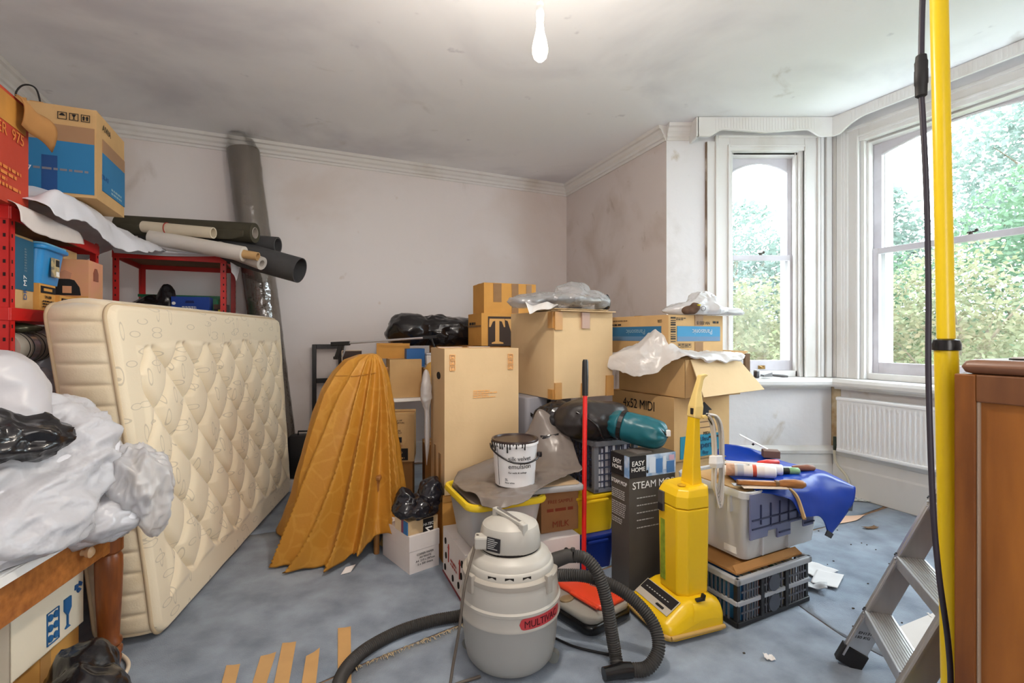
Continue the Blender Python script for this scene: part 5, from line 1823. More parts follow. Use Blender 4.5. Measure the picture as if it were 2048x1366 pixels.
# drips down the outside
mb = MB()
rnd = random.Random(3)
for k in range(15):
    a = R(-165 + k * 7.0 + rnd.uniform(-2, 2))
    ln = rnd.uniform(.01, .05) * (1 if k < 9 else .7)
    pts = [((.1205 - .0006 * j) * math.cos(a), (.1205 - .0006 * j) * math.sin(a), .222 - ln * j / 4) for j in range(5)]
    mb.tube(pts, [.004, .0035, .003, .0032, .0038], 6)
part('paint_drips', mb, BLKP, g, smooth=60, kind='stuff')
def bend(me, r, a0, z0, off):
    """wrap flat lettering round an upright cylinder"""
    for v in me.vertices:
        a = a0 + v.co.x / r
        rr = r + off + v.co.z
        v.co = Vector((rr * math.cos(a), rr * math.sin(a), z0 + v.co.y))
    return me
for t_, z_, sz, a_ in (('silk velvet', .138, .030, -108), ('emulsion', .098, .033, -108), ('For walls & ceilings', .074, .012, -108), ('5L', .038, .016, -118), ('Pure white', .024, .011, -118)):
    part('lettering', bend(text_mesh(t_, sz, 1.0), .108 + (z_ - .1) * .07, R(a_), z_, .001), INK, g)
part('label_line', MB().tube([(.1005 * math.cos(R(-140)) * (1 + z * .7), .1005 * math.sin(R(-140)) * (1 + z * .7), z) for z in (.01, .10, .19)], .001, 4), INK, g)
hn = [(.122 * math.cos(R(a)), .122 * math.sin(R(a)), .200 - dz) for a, dz in ((-178, 0), (-160, .012), (-140, .028), (-115, .050), (-90, .068), (-60, .072), (-30, .062), (-8, .050))]
part('handle', MB().tube(spline([(p[0] * 1.03, p[1] * 1.03, p[2]) for p in hn], 40), .0045, 8), BLKP, g, smooth=60, label='black wire handle hanging across the front')
part('handle_lug', MB().lathe([(.012, -.012), (.014, 0), (.012, .012)], 12, (.124, -.02, .15)), BLKP, g)

# ================================================================== CENTRE: large carton, bags, crates
g, f = carton('cardboard_box', 'large bulging pale carton in the middle of the pile, film wrapped item on it', (.253, 2.95), 30, .461, .52, .535, CARD_PALE, .917, bulge=.018)
f['R'].panel(.0, .42, .055, .53, TAPE, 'tape', off=.012); f['R'].panel(.0, .0, .05, .10, TAPE, 'tape', off=.012)
f['R'].panel(.20, .43, .26, .53, mat('mauve_tape', rgb(176, 146, 130), .4), 'tape', off=.018); f['R'].panel(.20, .0, .25, .09, TAPE, 'tape', off=.015); f['R'].panel(.40, .0, .461, .13, TAPE, 'tape', off=.012)
f['L'].panel(.47, .43, .52, .53, TAPE, 'tape', off=.012); f['L'].panel(.47, .0, .52, .06, TAPE, 'tape', off=.012)
part('open_flap', MB().box((.02, -.012, .535), (.455, .18, .541), Matrix.Rotation(R(3), 4, 'X')), CARD_PALE, g, bevel=.001)
part('open_flap', MB().box((.03, .02, .55), (.46, .30, .556), Matrix.Rotation(R(-2), 4, 'X')), CARD_PALE, g, bevel=.001)
# film wrapped black item on top
g = thing('wrapped_monitor', 'flat black appliance wrapped in clear plastic on the large middle carton', 'appliance', (.30, 3.10, 1.462), R(26))
part('body', MB().rbox((-.21, -.09, .045), (.27, .20, .085), .03, 4, .008), mat('black_plastic', rgb(20, 20, 22), .25, spec=.5), g, smooth=40)
part('trim_band', MB().rbox((.06, -.094, .058), (.272, .2, .066), .03, 4, .001), mat('silver_trim', rgb(170, 166, 150), .3, metal=.6), g, smooth=40)
CLEAR2 = clear_mat('glossy_clear_film', (.93, .93, .95, 1), .68, .2, bump=.9, bscale=26, gloss=.05, fres=.6)
part('plastic_wrap', blob([((.02, .05, .065), (.31, .19, .05)), ((.14, .08, .085), (.13, .12, .10)), ((.25, .03, .06), (.09, .11, .075)), ((-.24, -.02, .04), (.11, .11, .04))], (.03, .05, .065), 140, 90, .030, 13, 61, zmin=.008), CLEAR2, g, smooth=180, label='loose clear plastic film')
WB2 = clear_mat('milky_film', (.9, .88, .87, 1), .25, .25, bump=.5, bscale=30, gloss=.03)
def tailf(u, v):
    return (-.31 + .20 * u + .01 * v, -.125 - .035 * v + .012 * math.sin(u * 7), .035 - .055 * v * (1.2 - .9 * u) + .006 * math.sin(u * 11 + v * 4))
part('film_corner', MB().grid(tailf, 24, 14), WB2, g, smooth=180, solid=.001)
tag(part('shoe', blob([((.60, 3.26, 1.50), (.05, .05, .035)), ((.635, 3.28, 1.525), (.022, .03, .05))], (.615, 3.265, 1.50), 40, 30, .006, 14, 4, zmin=1.464), BAGM, smooth=180), 'black pointed object poking up at the right back of the large carton', 'object')
# grey case with slots under it
GREYP = mat('grey_moulded_plastic', rgb(146, 146, 154), .5, var=.06)
g = thing('plastic_case', 'grey moulded plastic case with dark slots under the large middle carton', 'case', (.09, 3.06, 0), R(30))
part('shell', MB().rbox((0, 0, 0), (.36, .40, .914), .03, 4, .01), GREYP, g, smooth=45)
fc = Face(g, (0, 0, 0), (1, 0, 0), (0, 0, 1), .36, .9)
fc.poly([(.03, .80), (.10, .755), (.10, .775), (.03, .82)], HOLE); fc.poly([(.155, .83), (.18, .83), (.18, .89), (.155, .89)], HOLE)
fc.poly([(.13 + .012 * math.cos(a), .80 + .014 * math.sin(a)) for a in [k * PI / 6 for k in range(12)]], mat('grey_shadow', rgb(110, 110, 116), .6))
# blue and yellow recycling crates, grey lattice crate
BLUEP = mat('deep_blue_plastic', rgb(22, 46, 124), .35, spec=.5)
YELP = mat('deep_yellow_plastic', rgb(226, 186, 28), .35, spec=.5)
def recycle(name, label, N, z0, w, d, h, m):
    g = thing(name, label, 'crate', (N[0], N[1], z0), R(24))
    part('body', tubmesh(w, d, h - .012, .02, .025, .004), m, g, smooth=40)
    part('rim', MB().rbox((-.008, -.008, h - .026), (w + .008, d + .008, h - .008), .03, 4, .004), m, g, smooth=40)
    part('corner_rib', MB().prism([(.0, .0), (.05, .0), (.035, -.012), (.015, -.012)], lambda x, y: (x + .02, y + .022, .01), lambda x, y: (x * 1.35 + .01, y, h - .026)), m, g)
    part('handle_lip', MB().box((w * .25, -.022, h - .045), (w * .75, -.006, h - .03)), m, g, bevel=.004)
    return g
recycle('storage_crate', 'deep blue plastic crate on the carpet under the yellow crate', (.345, 2.66), .0, .27, .36, .205, BLUEP)
recycle('storage_crate', 'yellow plastic crate on the blue one, behind the red broom handle', (.335, 2.67), .20, .29, .38, .225, YELP)
LATT = mat('grey_crate_plastic', rgb(92, 94, 102), .45)
DARKP = mat('black_crate_plastic', rgb(34, 34, 36), .4)
def lattice(name, label, N, z0, w, d, h, th, m, mrim, mb_back, nxr, nyr, nz_):
    """open crate with a real grid of bars on each visible side"""
    g = thing(name, label, 'crate', (N[0], N[1], z0), R(th))
    for x, y in ((0, 0), (w, 0), (0, d), (w, d)):
        sx, sy = (1 if x == 0 else -1), (1 if y == 0 else -1)
        a, b = sorted((x, x + sx * .03)); c, e = sorted((y, y + sy * .03))
        part('corner_post', MB().box((a, c, 0), (b, e, h)), mrim, g, bevel=.003)
    part('rim', MB().box((-.006, -.006, h - .03), (w + .006, .012, h)).box((-.006, d - .012, h - .03), (w + .006, d + .006, h)).box((-.006, -.006, h - .03), (.012, d + .006, h)).box((w - .012, -.006, h - .03), (w + .006, d + .006, h)), mrim, g, bevel=.004)
    part('base', MB().box((0, 0, 0), (w, d, .018)), mrim, g)
    mb = MB()
    for k in range(1, nxr):
        x = .03 + (w - .06) * k / nxr
        mb.box((x - .0028, .002, .018), (x + .0028, .009, h - .03)); mb.box((x - .004, d - .009, .018), (x + .004, d - .002, h - .03))
    for k in range(1, nyr):
        y = .03 + (d - .06) * k / nyr
        mb.box((.002, y - .004, .018), (.009, y + .004, h - .03)); mb.box((w - .009, y - .004, .018), (w - .002, y + .004, h - .03))
    for k in range(1, nz_):
        z = .018 + (h - .048) * k / nz_
        mb.box((.03, .001, z - .003), (w - .03, .008, z + .003)); mb.box((.001, .03, z - .004), (.010, d - .03, z + .004)); mb.box((.03, d - .01, z - .004), (w - .03, d - .001, z + .004)); mb.box((w - .01, .03, z - .004), (w - .001, d - .03, z + .004))
    part('lattice_bars', mb, m, g, kind='stuff')
    return g
g = lattice('lattice_crate', 'grey lattice crate of white papers under the black bags', (.457, 2.72), .426, .30, .50, .285, 24, mat('navy_lattice', rgb(60, 64, 84), .45), mat('grey_crate_frame', rgb(110, 112, 118), .45), None, 6, 10, 6)
for k in range(9):
    gb = thing('paper_file', 'white paper file in the grey lattice crate, number %s from its near left corner' % ('one', 'two', 'three', 'four', 'five', 'six', 'seven', 'eight', 'nine')[k], 'file', (.457 + math.cos(R(24)) * (.035 + k * .026) - math.sin(R(24)) * .025, 2.72 + math.sin(R(24)) * (.035 + k * .026) + math.cos(R(24)) * .025, .447), R(24), 'files in the grey lattice crate')
    part('sheets', MB().box((0, 0, 0), (.021, .42, .19 + .012 * ((k * 7) % 5))), mat('file_white_%d' % (k % 2), rgb(244 - 10 * (k % 2), 244 - 10 * (k % 2), 246), .7), gb)
    part('cover', MB().box((-.001, -.002, 0), (.001, .42, .20 + .012 * ((k * 7) % 5))), mat('file_grey', rgb(140, 142, 156), .6), gb)
g = thing('magazine', 'orange and brown magazine lying on the grey lattice crate', 'magazine', (.56, 2.80, .712), R(30))
part('pages', MB().box((0, 0, 0), (.22, .16, .012)), mat('cream_pages', rgb(214, 204, 180), .7), g)
part('cover', MB().box((0, 0, .012), (.22, .16, .014)), mat('orange_cover', rgb(176, 92, 60), .35, col2=rgb(70, 50, 44), vscale=12), g)
BLACKBAG = mat('black_satin_nylon', rgb(40, 36, 36), .35, spec=.5, bump=.15, bscale=16)
g = thing('kit_bag', 'large round black satin kit bag on the lattice crate, red handle before it', 'bag', (.44, 2.86, .715))
part('body', blob([((.0, .0, .10), (.19, .17, .115)), ((.12, .0, .10), (.12, .13, .10))], (.04, 0, .10), 90, 60, .018, 9, 13, zmin=.0), BLACKBAG, g, smooth=180)
part('strap', MB().tube(spline([(-.08, -.13, .16), (.02, -.18, .10), (.06, -.17, .03), (.12, -.12, .01)], 24), .008, 8), BLKP, g, smooth=60)
tag(part('rubbish_bag', blob([((.255, 2.93, .80), (.13, .10, .10)), ((.22, 2.86, .72), (.10, .08, .05))], (.25, 2.91, .79), 64, 48, .022, 12, 19, zmin=.60), BAGM, smooth=180), 'dull black bag between the grey slotted case and the round kit bag', 'bag')
# teal stuff sack
TEAL = mat('teal_nylon', rgb(18, 92, 104), .35, spec=.45, bump=.2, bscale=18)
g = thing('sleeping_bag', 'teal sleeping bag in its stuff sack lying on the steam mop box', 'sleeping bag', (.69, 2.66, .765))
A0, A1 = Vector((-.15, .09, .055)), Vector((.13, -.07, .0))
ax = (A1 - A0).normalized()
sideV = ax.cross(Vector((0, 0, 1))).normalized()
upV = sideV.cross(ax)
def sack(u, v):
    a = 2 * PI * u
    r = .088 * (1 - abs(2 * v - 1) ** 5) ** .5 + .001
    c = A0 + (A1 - A0) * v
    k = .004 * math.sin(a * 9 + v * 3) * (abs(2 * v - 1) ** 1.5) + .006 * nz((math.cos(a), math.sin(a), v * 3), 2.2, 4)
    if .22 < v < .30:
        k -= .012
    rr = r + k
    p = c + sideV * math.cos(a) * rr + upV * math.sin(a) * rr * .92
    return tuple(p)
part('sack', MB().grid(sack, 72, 60, wrap=True), TEAL, g, smooth=180)
pts = []
for k in range(33):
    a = 2 * PI * k / 32
    pts.append(tuple(A0 + (A1 - A0) * .26 + sideV * math.cos(a) * .087 + upV * math.sin(a) * .08))
mb = MB()
for k in range(32):
    p, q = Vector(pts[k]), Vector(pts[k + 1])
    mb.bar(p, q + (q - p) * .2, .022, .005, up=(p - (A0 + (A1 - A0) * .26)))
part('strap', mb, BLKP, g)
part('cord_toggle', MB().box((-.012, -.012, -.012), (.012, .012, .02), Matrix.Translation(A1 + ax * .0 + Vector((.0, -.012, .02)))), TUBW, g, bevel=.003)
part('drawstring', MB().tube(spline([tuple(A1 + Vector((.0, -.008, .0))), tuple(A1 + Vector((-.03, -.03, .035))), tuple(A1 + Vector((-.07, -.01, .07)))], 14), .004, 6), BLKP, g, smooth=60)

# right hand stack: nappy carton, open carton, blue banded carton
g, f = carton('cardboard_box', 'plain carton on the floor under the carton lettered MIDI', (.985, 3.02), 28, .53, .55, .522, CARD, 0)
g, f = carton('cardboard_box', 'tan nappy carton lettered 4x52 MIDI with a teal panel, mid height by the bay', (.992, 3.0), 28, .50, .58, .393, CARD, .526, bulge=.006)
f['L'].text(.27, .32, '4x52 MIDI', .088, INK, sx=.80)
f['L'].text(.43, .215, '32262 1', .040, INK, sx=.85)
f['L'].lines(.33, .20, .40, .225, 1, INK)
f['R'].poly([(.19, .30), (.22, .30), (.22, .262), (.30, .262), (.30, .30), (.33, .30), (.26, .355)], INK)
for (s0, z0, s1, z1) in ((.21, .19, .32, .196), (.205, .225, .32, .231), (.318, .192, .326, .262), (.20, .196, .208, .228)):
    f['R'].panel(s0, z0, s1, z1, mat('brown_ink', rgb(110, 84, 60), .7), 'printed_line')
f['R'].text(.28, .155, 'MIDI', .030, INK)
f['R'].lines(.30, .115, .41, .14, 1, INK, rnd=.1)
TEALP = mat('teal_panel_print', rgb(30, 124, 148), .6)
f['R'].panel(.05, .012, .42, .105, TEALP)
DTEAL = mat('navy_ink', rgb(16, 48, 84), .6)
f['R'].panel(.05, .105, .42, .15, TEALP)
f['R'].text(.26, .122, 'Ultra', .040, DTEAL, off=.0075)
f['R'].text(.23, .078, 'Pampers', .056, DTEAL, off=.0075, sx=1.1)
f['R'].text(.27, .032, 'Boy', .034, DTEAL, off=.0075)
# open carton with hanging flap
g = thing('cardboard_box', 'open tan carton with a flap folded down, white carrier bag spilling from it', 'box', (1.042, 2.95, .922), R(28))
w, d, h = .50, .60, .235
mb = MB()
for lo, hi in (((0, 0, 0), (w, .005, h)), ((0, d - .005, 0), (w, d, h)), ((0, 0, 0), (.005, d, h)), ((w - .005, 0, 0), (w, d, h)), ((0, 0, 0), (w, d, .005))):
    mb.box(lo, hi)
part('body', mb, CARD, g, bevel=.001)
flp = MB().add([(.04, -.004, h), (w - .02, -.004, h - .01), (w + .10, -.10, h - .20), (.02, -.12, h - .215)], [(0, 1, 2, 3)])
part('flap', flp, CARD_PALE, g, solid=.005, label='pale front flap folded down')
flp = MB().add([(w, .02, h), (w, d, h), (w + .10, d - .02, h + .05), (w + .12, .03, h + .04)], [(0, 1, 2, 3)])
part('flap', flp, CARD, g, solid=.005)
flp = MB().add([(0, .02, h), (0, d, h), (.16, d - .03, h + .012), (.16, .04, h + .012)], [(0, 1, 2, 3)])
part('flap', flp, CARD, g, solid=.005)
flp = MB().add([(.02, d, h), (w, d, h), (w - .03, d - .2, h + .008), (.03, d - .2, h + .008)], [(0, 1, 2, 3)])
part('flap', flp, CARD, g, solid=.005)
CARRIER = clear_mat('white_carrier_bag', (.92, .89, .87, 1), .12, .3, bump=.5, bscale=26, gloss=.02)
rows = [
    [(.62, 3.34, 1.13), (.80, 3.30, 1.21), (.95, 3.25, 1.30), (1.10, 3.20, 1.22), (1.30, 3.20, 1.19), (1.52, 3.28, 1.17)],
    [(.60, 3.27, 1.17), (.80, 3.17, 1.23), (.94, 3.12, 1.34), (1.06, 3.08, 1.21), (1.27, 3.10, 1.18), (1.50, 3.20, 1.175)],
    [(.585, 3.21, 1.165), (.78, 3.07, 1.20), (.92, 3.02, 1.22), (1.05, 2.97, 1.18), (1.26, 3.05, 1.17), (1.50, 3.16, 1.165)],
    [(.60, 3.17, 1.11), (.77, 3.04, 1.12), (.89, 2.985, 1.13), (1.04, 2.93, 1.168), (1.25, 3.01, 1.145), (1.47, 3.12, 1.14)],
    [(.64, 3.14, 1.08), (.77, 3.02, 1.04), (.88, 2.97, 1.07), (1.02, 2.93, 1.16), (1.22, 3.00, 1.13), (1.44, 3.11, 1.13)],
]
tag(part('carrier_bag', cloth(rows, 110, 80, .020, 15, 23), CARRIER, smooth=180, solid=.0015), 'white carrier bag lying over the edge of the open carton', 'bag')
g, f = carton('cardboard_box', 'tan carton with upside-down blue brand bands, on the open carton by the window', (.965, 3.02), 28, .49, .56, .26, CARD, 1.172, bulge=.004)
PB1 = mat('light_blue_print', rgb(48, 134, 178), .6)
PB2 = mat('grey_blue_print', rgb(92, 126, 160), .6)
f['R'].panel(.07, .125, .46, .19, PB1); f['R'].panel(.07, .095, .46, .125, PB2)
f['R'].text(.29, .155, 'Panasonic', .047, mat('silver_print', rgb(190, 206, 214), .6), rot=PI, off=.006)
f['R'].text(.30, .212, 'NV-333 B', .030, INK, rot=PI)
f['R'].lines(.06, .225, .16, .245, 2, INK); f['R'].lines(.39, .205, .45, .23, 1, INK)
f['R'].icons(.075, .055, .026, 4, INK, 1.15)
f['R'].panel(.225, .195, .30, .262, TAPE_DARK, 'tape'); f['R'].panel(.225, .0, .30, .09, TAPE_DARK, 'tape')
for k in range(11):
    f['R'].panel(.018, .092 + k * .0145, .056, .092 + k * .0145 + (.004 + .005 * ((k * 5) % 3) / 2), INK, 'barcode_bar', off=.0045)
f['R'].lines(.30, .01, .45, .03, 1, mat('brown_ink', rgb(110, 84, 60), .7))
f['L'].panel(.02, .125, .50, .19, mat('mid_blue_print', rgb(44, 104, 144), .6)); f['L'].panel(.02, .095, .50, .125, PB2)
f['L'].text(.27, .155, 'Panasonic', .047, mat('dull_silver_print', rgb(130, 160, 176), .6), rot=PI, off=.006)
f['L'].lines(.02, .195, .13, .215, 1, INK, rnd=.1); f['L'].text(.49, .222, 'SSR', .026, INK, rot=PI)
f['L'].lines(.04, .225, .20, .238, 1, mat('brown_ink', rgb(110, 84, 60), .7), rnd=.1)
# bits on the banded carton
WB = clear_mat('white_tissue_bag', (.95, .95, .97, 1), .22, .2, bump=.4, bscale=22, gloss=.03)
tag(part('carrier_bag', blob([((1.20, 3.22, 1.47), (.20, .12, .045)), ((1.25, 3.22, 1.51), (.09, .07, .065)), ((1.43, 3.28, 1.45), (.10, .10, .04))], (1.24, 3.22, 1.465), 90, 60, .030, 14, 71, zmin=1.437), WB, smooth=180), 'thin white carrier bag crumpled on the blue banded carton', 'bag')
g = thing('toy', 'small brown figure with yellow patch and a metal ring, on the banded carton', 'ornament', (1.12, 3.09, 1.437))
part('body', blob([((0, 0, .025), (.05, .035, .03)), ((.03, -.01, .045), (.03, .03, .028))], (.01, 0, .03), 36, 26, .004, 22, 3, zmin=.0), mat('brown_fur', rgb(104, 80, 64), .8, var=.3, vscale=30), g, smooth=180)
part('patch', MB().lathe([(.0, -.004), (.012, -.003), (.015, .004), (.0, .006)], 14, (.045, -.032, .055)), mat('yellow_print', rgb(224, 206, 50), .5), g)
part('ring', MB().tube([(.075 + .014 * math.cos(a), -.03, .035 + .014 * math.sin(a)) for a in [k * PI / 10 for k in range(21)]], .0025, 6), STEEL, g, smooth=60)

# ================================================================== steam mop box, red broom
STEAM = mat('pewter_print', rgb(92, 88, 82), .45, col2=rgb(70, 66, 62), vscale=2, lo=.3, hi=.7)
g, f = carton('steam_mop_box', 'tall grey retail box lettered STEAM MOP and EASY HOME beside the yellow vacuum', (.595, 2.49), 24, .30, .15, .686, STEAM, 0, tape=False, bulge=.002)
f['R'].panel(.0, .575, .30, .684, mat('photo_blue', rgb(120, 156, 196), .4, col2=rgb(196, 210, 226), vscale=14, lo=.4, hi=.6))
f['R'].panel(.0, .575, .105, .684, INK, off=.005)
f['R'].text(.053, .648, 'EASY', .036, INK_WHITE, off=.0066); f['R'].text(.053, .617, 'HOME', .031, INK_WHITE, off=.0066)
f['R'].panel(.125, .59, .165, .67, mat('pale_photo', rgb(206, 216, 228), .4), off=.0055)
f['R'].panel(.17, .585, .21, .66, mat('mid_photo', rgb(70, 120, 176), .4), off=.0055)
f['R'].panel(.215, .60, .235, .67, mat('pale_photo', rgb(206, 216, 228), .4), off=.0055)
f['R'].panel(.24, .58, .29, .64, mat('mid_photo', rgb(70, 120, 176), .4), off=.0055)
f['R'].panel(.255, .645, .29, .672, mat('pink_photo', rgb(206, 170, 190), .4), off=.0055)
f['R'].poly([(.112 + .006 * math.cos(a), .60 + .009 * math.sin(a)) for a in [k * PI / 5 for k in range(10)]], INK, off=.006)
f['L'].panel(.0, .575, .15, .684, mat('photo_blue', rgb(120, 156, 196), .4))
f['L'].panel(.0, .575, .115, .684, INK, off=.005)
f['L'].text(.058, .646, 'EASY', .034, INK_WHITE, off=.0066, sx=.95); f['L'].text(.058, .616, 'HOME', .030, INK_WHITE, off=.0066)
f['R'].text(.155, .535, 'STEAM MOP', .052, INK_WHITE, sx=.98)
f['L'].text(.072, .538, 'STEAM MOP', .030, INK_WHITE, sx=.82)
for k in range(5):
    f['R'].lines(.045, .465 - k * .038, .17 + .03 * (k % 3), .475 - k * .038, 1, mat('grey_white_ink', rgb(190, 190, 188), .6), rnd=.15)
f['L'].lines(.01, .45, .13, .50, 5, mat('grey_white_ink', rgb(190, 190, 188), .6), rnd=.1)
f['L'].lines(.01, .36, .13, .435, 7, mat('grey_white_ink', rgb(190, 190, 188), .6), rnd=.1)
f['L'].lines(.01, .32, .10, .352, 3, mat('grey_white_ink', rgb(190, 190, 188), .6), rnd=.1)
f['T'].poly([(.07, .03), (.17, .03), (.17, .12), (.07, .12)], mat('grey_photo', rgb(110, 104, 100), .5))
REDP = mat('red_enamel_tube', rgb(214, 28, 26), .3, spec=.5)
b0, b1 = Vector((.372, 2.545, .012)), Vector((.398, 2.66, 1.172))
g = thing('broom_handle', 'red broom handle with black grip leaning on the pile in the middle', 'broom', tuple(b0))
part('tube', MB().cyl((0, 0, 0), (b1 - b0) * .835, .0125, n=16), REDP, g, smooth=50)
part('grip', MB().tube([(b1 - b0) * .833, (b1 - b0) * .84, (b1 - b0) * .92, (b1 - b0) * .99, (b1 - b0)], [.016, .0165, .018, .0165, .012], 16), GP, g, smooth=50)

# ================================================================== WET AND DRY VACUUM
SHELL = mat('putty_plastic', rgb(182, 179, 171), .4, var=.05, vscale=5, spec=.45)
SHELL2 = mat('grey_tub_plastic', rgb(160, 160, 156), .35, var=.04, vscale=5, spec=.5)
HOSE = mat('charcoal_hose', rgb(58, 56, 54), .55, var=.1)
vx, vy = -.008, 2.0
g = thing('vacuum_cleaner', 'large grey drum vacuum cleaner with red oval badge in the foreground', 'vacuum', (vx, vy, 0))
part('drum', MB().lathe([(.14, .010), (.162, .015), (.176, .034), (.184, .07), (.188, .11), (.192, .16), (.195, .20), (.196, .206)], 64), SHELL2, g, smooth=40)
part('drum_band', MB().lathe([(.196, .200), (.203, .204), (.203, .212), (.200, .216), (.200, .256), (.205, .260), (.205, .270), (.198, .276)], 64), SHELL, g, smooth=40)
part('lid', MB().lathe([(.198, .276), (.197, .29), (.193, .335), (.190, .345), (.188, .35)], 64), SHELL, g, smooth=40)
part('latch_ring', MB().lathe([(.186, .346), (.193, .350), (.193, .368), (.187, .374), (.176, .378)], 64), mat('shadow_grey_plastic', rgb(168, 162, 152), .45), g, smooth=40)
part('shoulder', MB().lathe([(.178, .374), (.175, .398), (.171, .404), (.166, .406), (.160, .424), (.148, .432), (.136, .438), (.128, .446)], 64), SHELL, g, smooth=40)
part('shadow_gap', MB().lathe([(.118, .440), (.117, .456)], 48), HOLE, g)
part('motor_head', MB().lathe([(.122, .452), (.125, .460), (.122, .50), (.116, .530), (.111, .540)], 56, sx=1.0, sy=.95), SHELL, g, smooth=35)
def capf(u, v):
    a = 2 * PI * u
    r = .112 * (1 - v)
    z = .538 + .036 * (1 - (1 - v) ** 2.2)
    return (r * math.cos(a), r * math.sin(a) * .95, z)
part('head_cap', MB().grid(capf, 48, 12, wrap=True), SHELL, g, smooth=180)
for k in range(3):
    a0 = R(-118 + k * 22)
    mb = MB()
    vs = []
    for r in (.168, .1765):
        for aa in (a0, a0 + R(11)):
            for z in (.380, .396):
                vs.append((r * math.cos(aa), r * math.sin(aa), z))
    mb.add(vs, [(0, 1, 3, 2), (4, 6, 7, 5), (0, 4, 5, 1), (2, 3, 7, 6), (0, 2, 6, 4), (1, 5, 7, 3)])
    part('air_vent', mb, HOLE, g)
for a in (-140, -40):
    M = Matrix.Rotation(R(a), 4, 'Z')
    part('latch', MB().box((.184, -.016, .318), (.203, .016, .388), M), mat('shadow_grey_plastic', rgb(168, 162, 152), .45), g, bevel=.004)
hb = MB()
ha, hc = Vector((-.058, .02, .588)), Vector((.052, -.082, .560))
hb.bar(ha, hc, .026, .016)
hb.bar(ha + Vector((0, 0, -.045)), ha + Vector((0, 0, .006)), .026, .020, up=(1, -.9, 0)).bar(hc + Vector((0, 0, -.055)), hc + Vector((0, 0, .006)), .030, .026, up=(1, -.9, 0))
part('handle', hb, SHELL, g, bevel=.004)
part('handle_inlay', MB().bar(ha + Vector((.008, -.008, .008)), hc + Vector((-.012, .010, .010)), .012, .004), STEEL, g, label='bright metal strip on the handle')
part('cord_boss', MB().box((-.140, -.085, .462), (-.085, -.03, .512), Matrix.Rotation(R(0), 4, 'Z')), SHELL, g, bevel=.008)
pl = part('rating_plate', MB().box((-.03, -.0015, -.026), (.03, .0015, .026)), mat('plate_black', rgb(40, 40, 44), .5), g, loc=(-.064, -.1015, .490), rot=(R(-6), 0, R(-30)))
mb = MB()
for k in range(6):
    mb.box((-.026, -.0022, .018 - k * .007), (.004 + .02 * ((k * 3) % 4) / 4, -.0014, .0205 - k * .007))
part('small_print', mb, mat('grey_white_ink', rgb(190, 190, 188), .6), pl, kind='stuff')
# red oval badge round the drum band
bad = MB()
nb = 26
def cylp(a, z, r):
    return (r * math.cos(a), r * math.sin(a), z)
a0, a1, zc, hz = R(-80), R(-20), .236, .0215
NB_ = 30
vs, fs = [], []
for k in range(NB_ + 1):
    aa = a0 + (a1 - a0) * k / NB_
    e = min(aa - a0, a1 - aa)
    hh = hz * (math.sqrt(max(0, 1 - (1 - min(1, e / .10)) ** 2)))
    vs += [cylp(aa, zc - hh, .2018), cylp(aa, zc + hh, .2018)]
for k in range(NB_):
    fs.append((2 * k, 2 * k + 2, 2 * k + 3, 2 * k + 1))
part('badge', MB().add(vs, fs), mat('badge_red', rgb(186, 62, 66), .4), g, smooth=180, label='red oval badge')
me = text_mesh('MULTIVAC', .037, .92)
part('lettering', bend(me, .2022, R(-75), .2225, .0006), mat('maroon_ink', rgb(70, 14, 24), .5), g)
part('hose_neck', MB().tube([(.165, .02, .365), (.195, .015, .382), (.235, .01, .398), (.262, .0, .403)], [.034, .030, .028, .027], 20), HOSE, g, smooth=50)
part('neck_button', MB().cyl((.256, -.006, .425), (.256, -.006, .437), .009, n=12), HOSE, g, smooth=50)
# wheels and dolly
for a in (-14, 76, 166):
    c, s_ = math.cos(R(a)), math.sin(R(a))
    part('castor', MB().cyl((.178 * c - .014 * s_, .178 * s_ + .014 * c, .024), (.178 * c + .014 * s_, .178 * s_ - .014 * c, .024), .024, n=18), mat('grey_castor', rgb(120, 124, 122), .5), g, smooth=40)
def rel(*pts):
    return [(p[0] - vx, p[1] - vy, p[2]) for p in pts]
part('hose', hose(rel((.252, 2.0, .403), (.300, 1.99, .395), (.345, 1.97, .345), (.375, 1.95, .25), (.392, 1.935, .14), (.404, 1.925, .06), (.407, 1.90, .026)), .0245), HOSE, g, smooth=60)
part('hose', hose(rel((-.56, 1.62, .026), (-.635, 1.80, .026), (-.61, 1.96, .026), (-.50, 2.10, .026), (-.36, 2.19, .026), (-.20, 2.23, .04), (-.02, 2.25, .13), (.13, 2.18, .225), (.22, 2.10, .275), (.33, 2.06, .285), (.46, 2.02, .245), (.555, 1.97, .165), (.572, 1.91, .09), (.52, 1.87, .036), (.45, 1.865, .028)), .0245), HOSE, g, smooth=60)
part('hose_nozzle', MB().tube(rel((.455, 1.866, .028), (.42, 1.86, .03), (.39, 1.852, .03), (.345, 1.84, .03)), [.0275, .029, .025, .024], 18), mat('black_plastic', rgb(20, 20, 22), .25, spec=.5), g, smooth=50)
part('cord', MB().tube(even(rel((-.135, 1.94, .515), (-.15, 1.92, .46), (-.178, 1.85, .36), (-.195, 1.82, .22), (-.215, 1.80, .10), (-.235, 1.76, .012), (-.30, 1.74, .008), (-.24, 1.80, .008), (-.12, 1.86, .008)), .01), .0055, 8), mat('grey_brown_cord', rgb(96, 88, 80), .5), g, smooth=60)
tag(part('cable', MB().tube(even([(.18, 2.10, .007), (.26, 2.04, .007), (.36, 2.0, .007), (.42, 1.985, .007)], .01), .005, 8), mat('black_rubber', rgb(28, 28, 30), .5), smooth=60), 'thin black cable on the carpet right of the drum vacuum', 'cable')

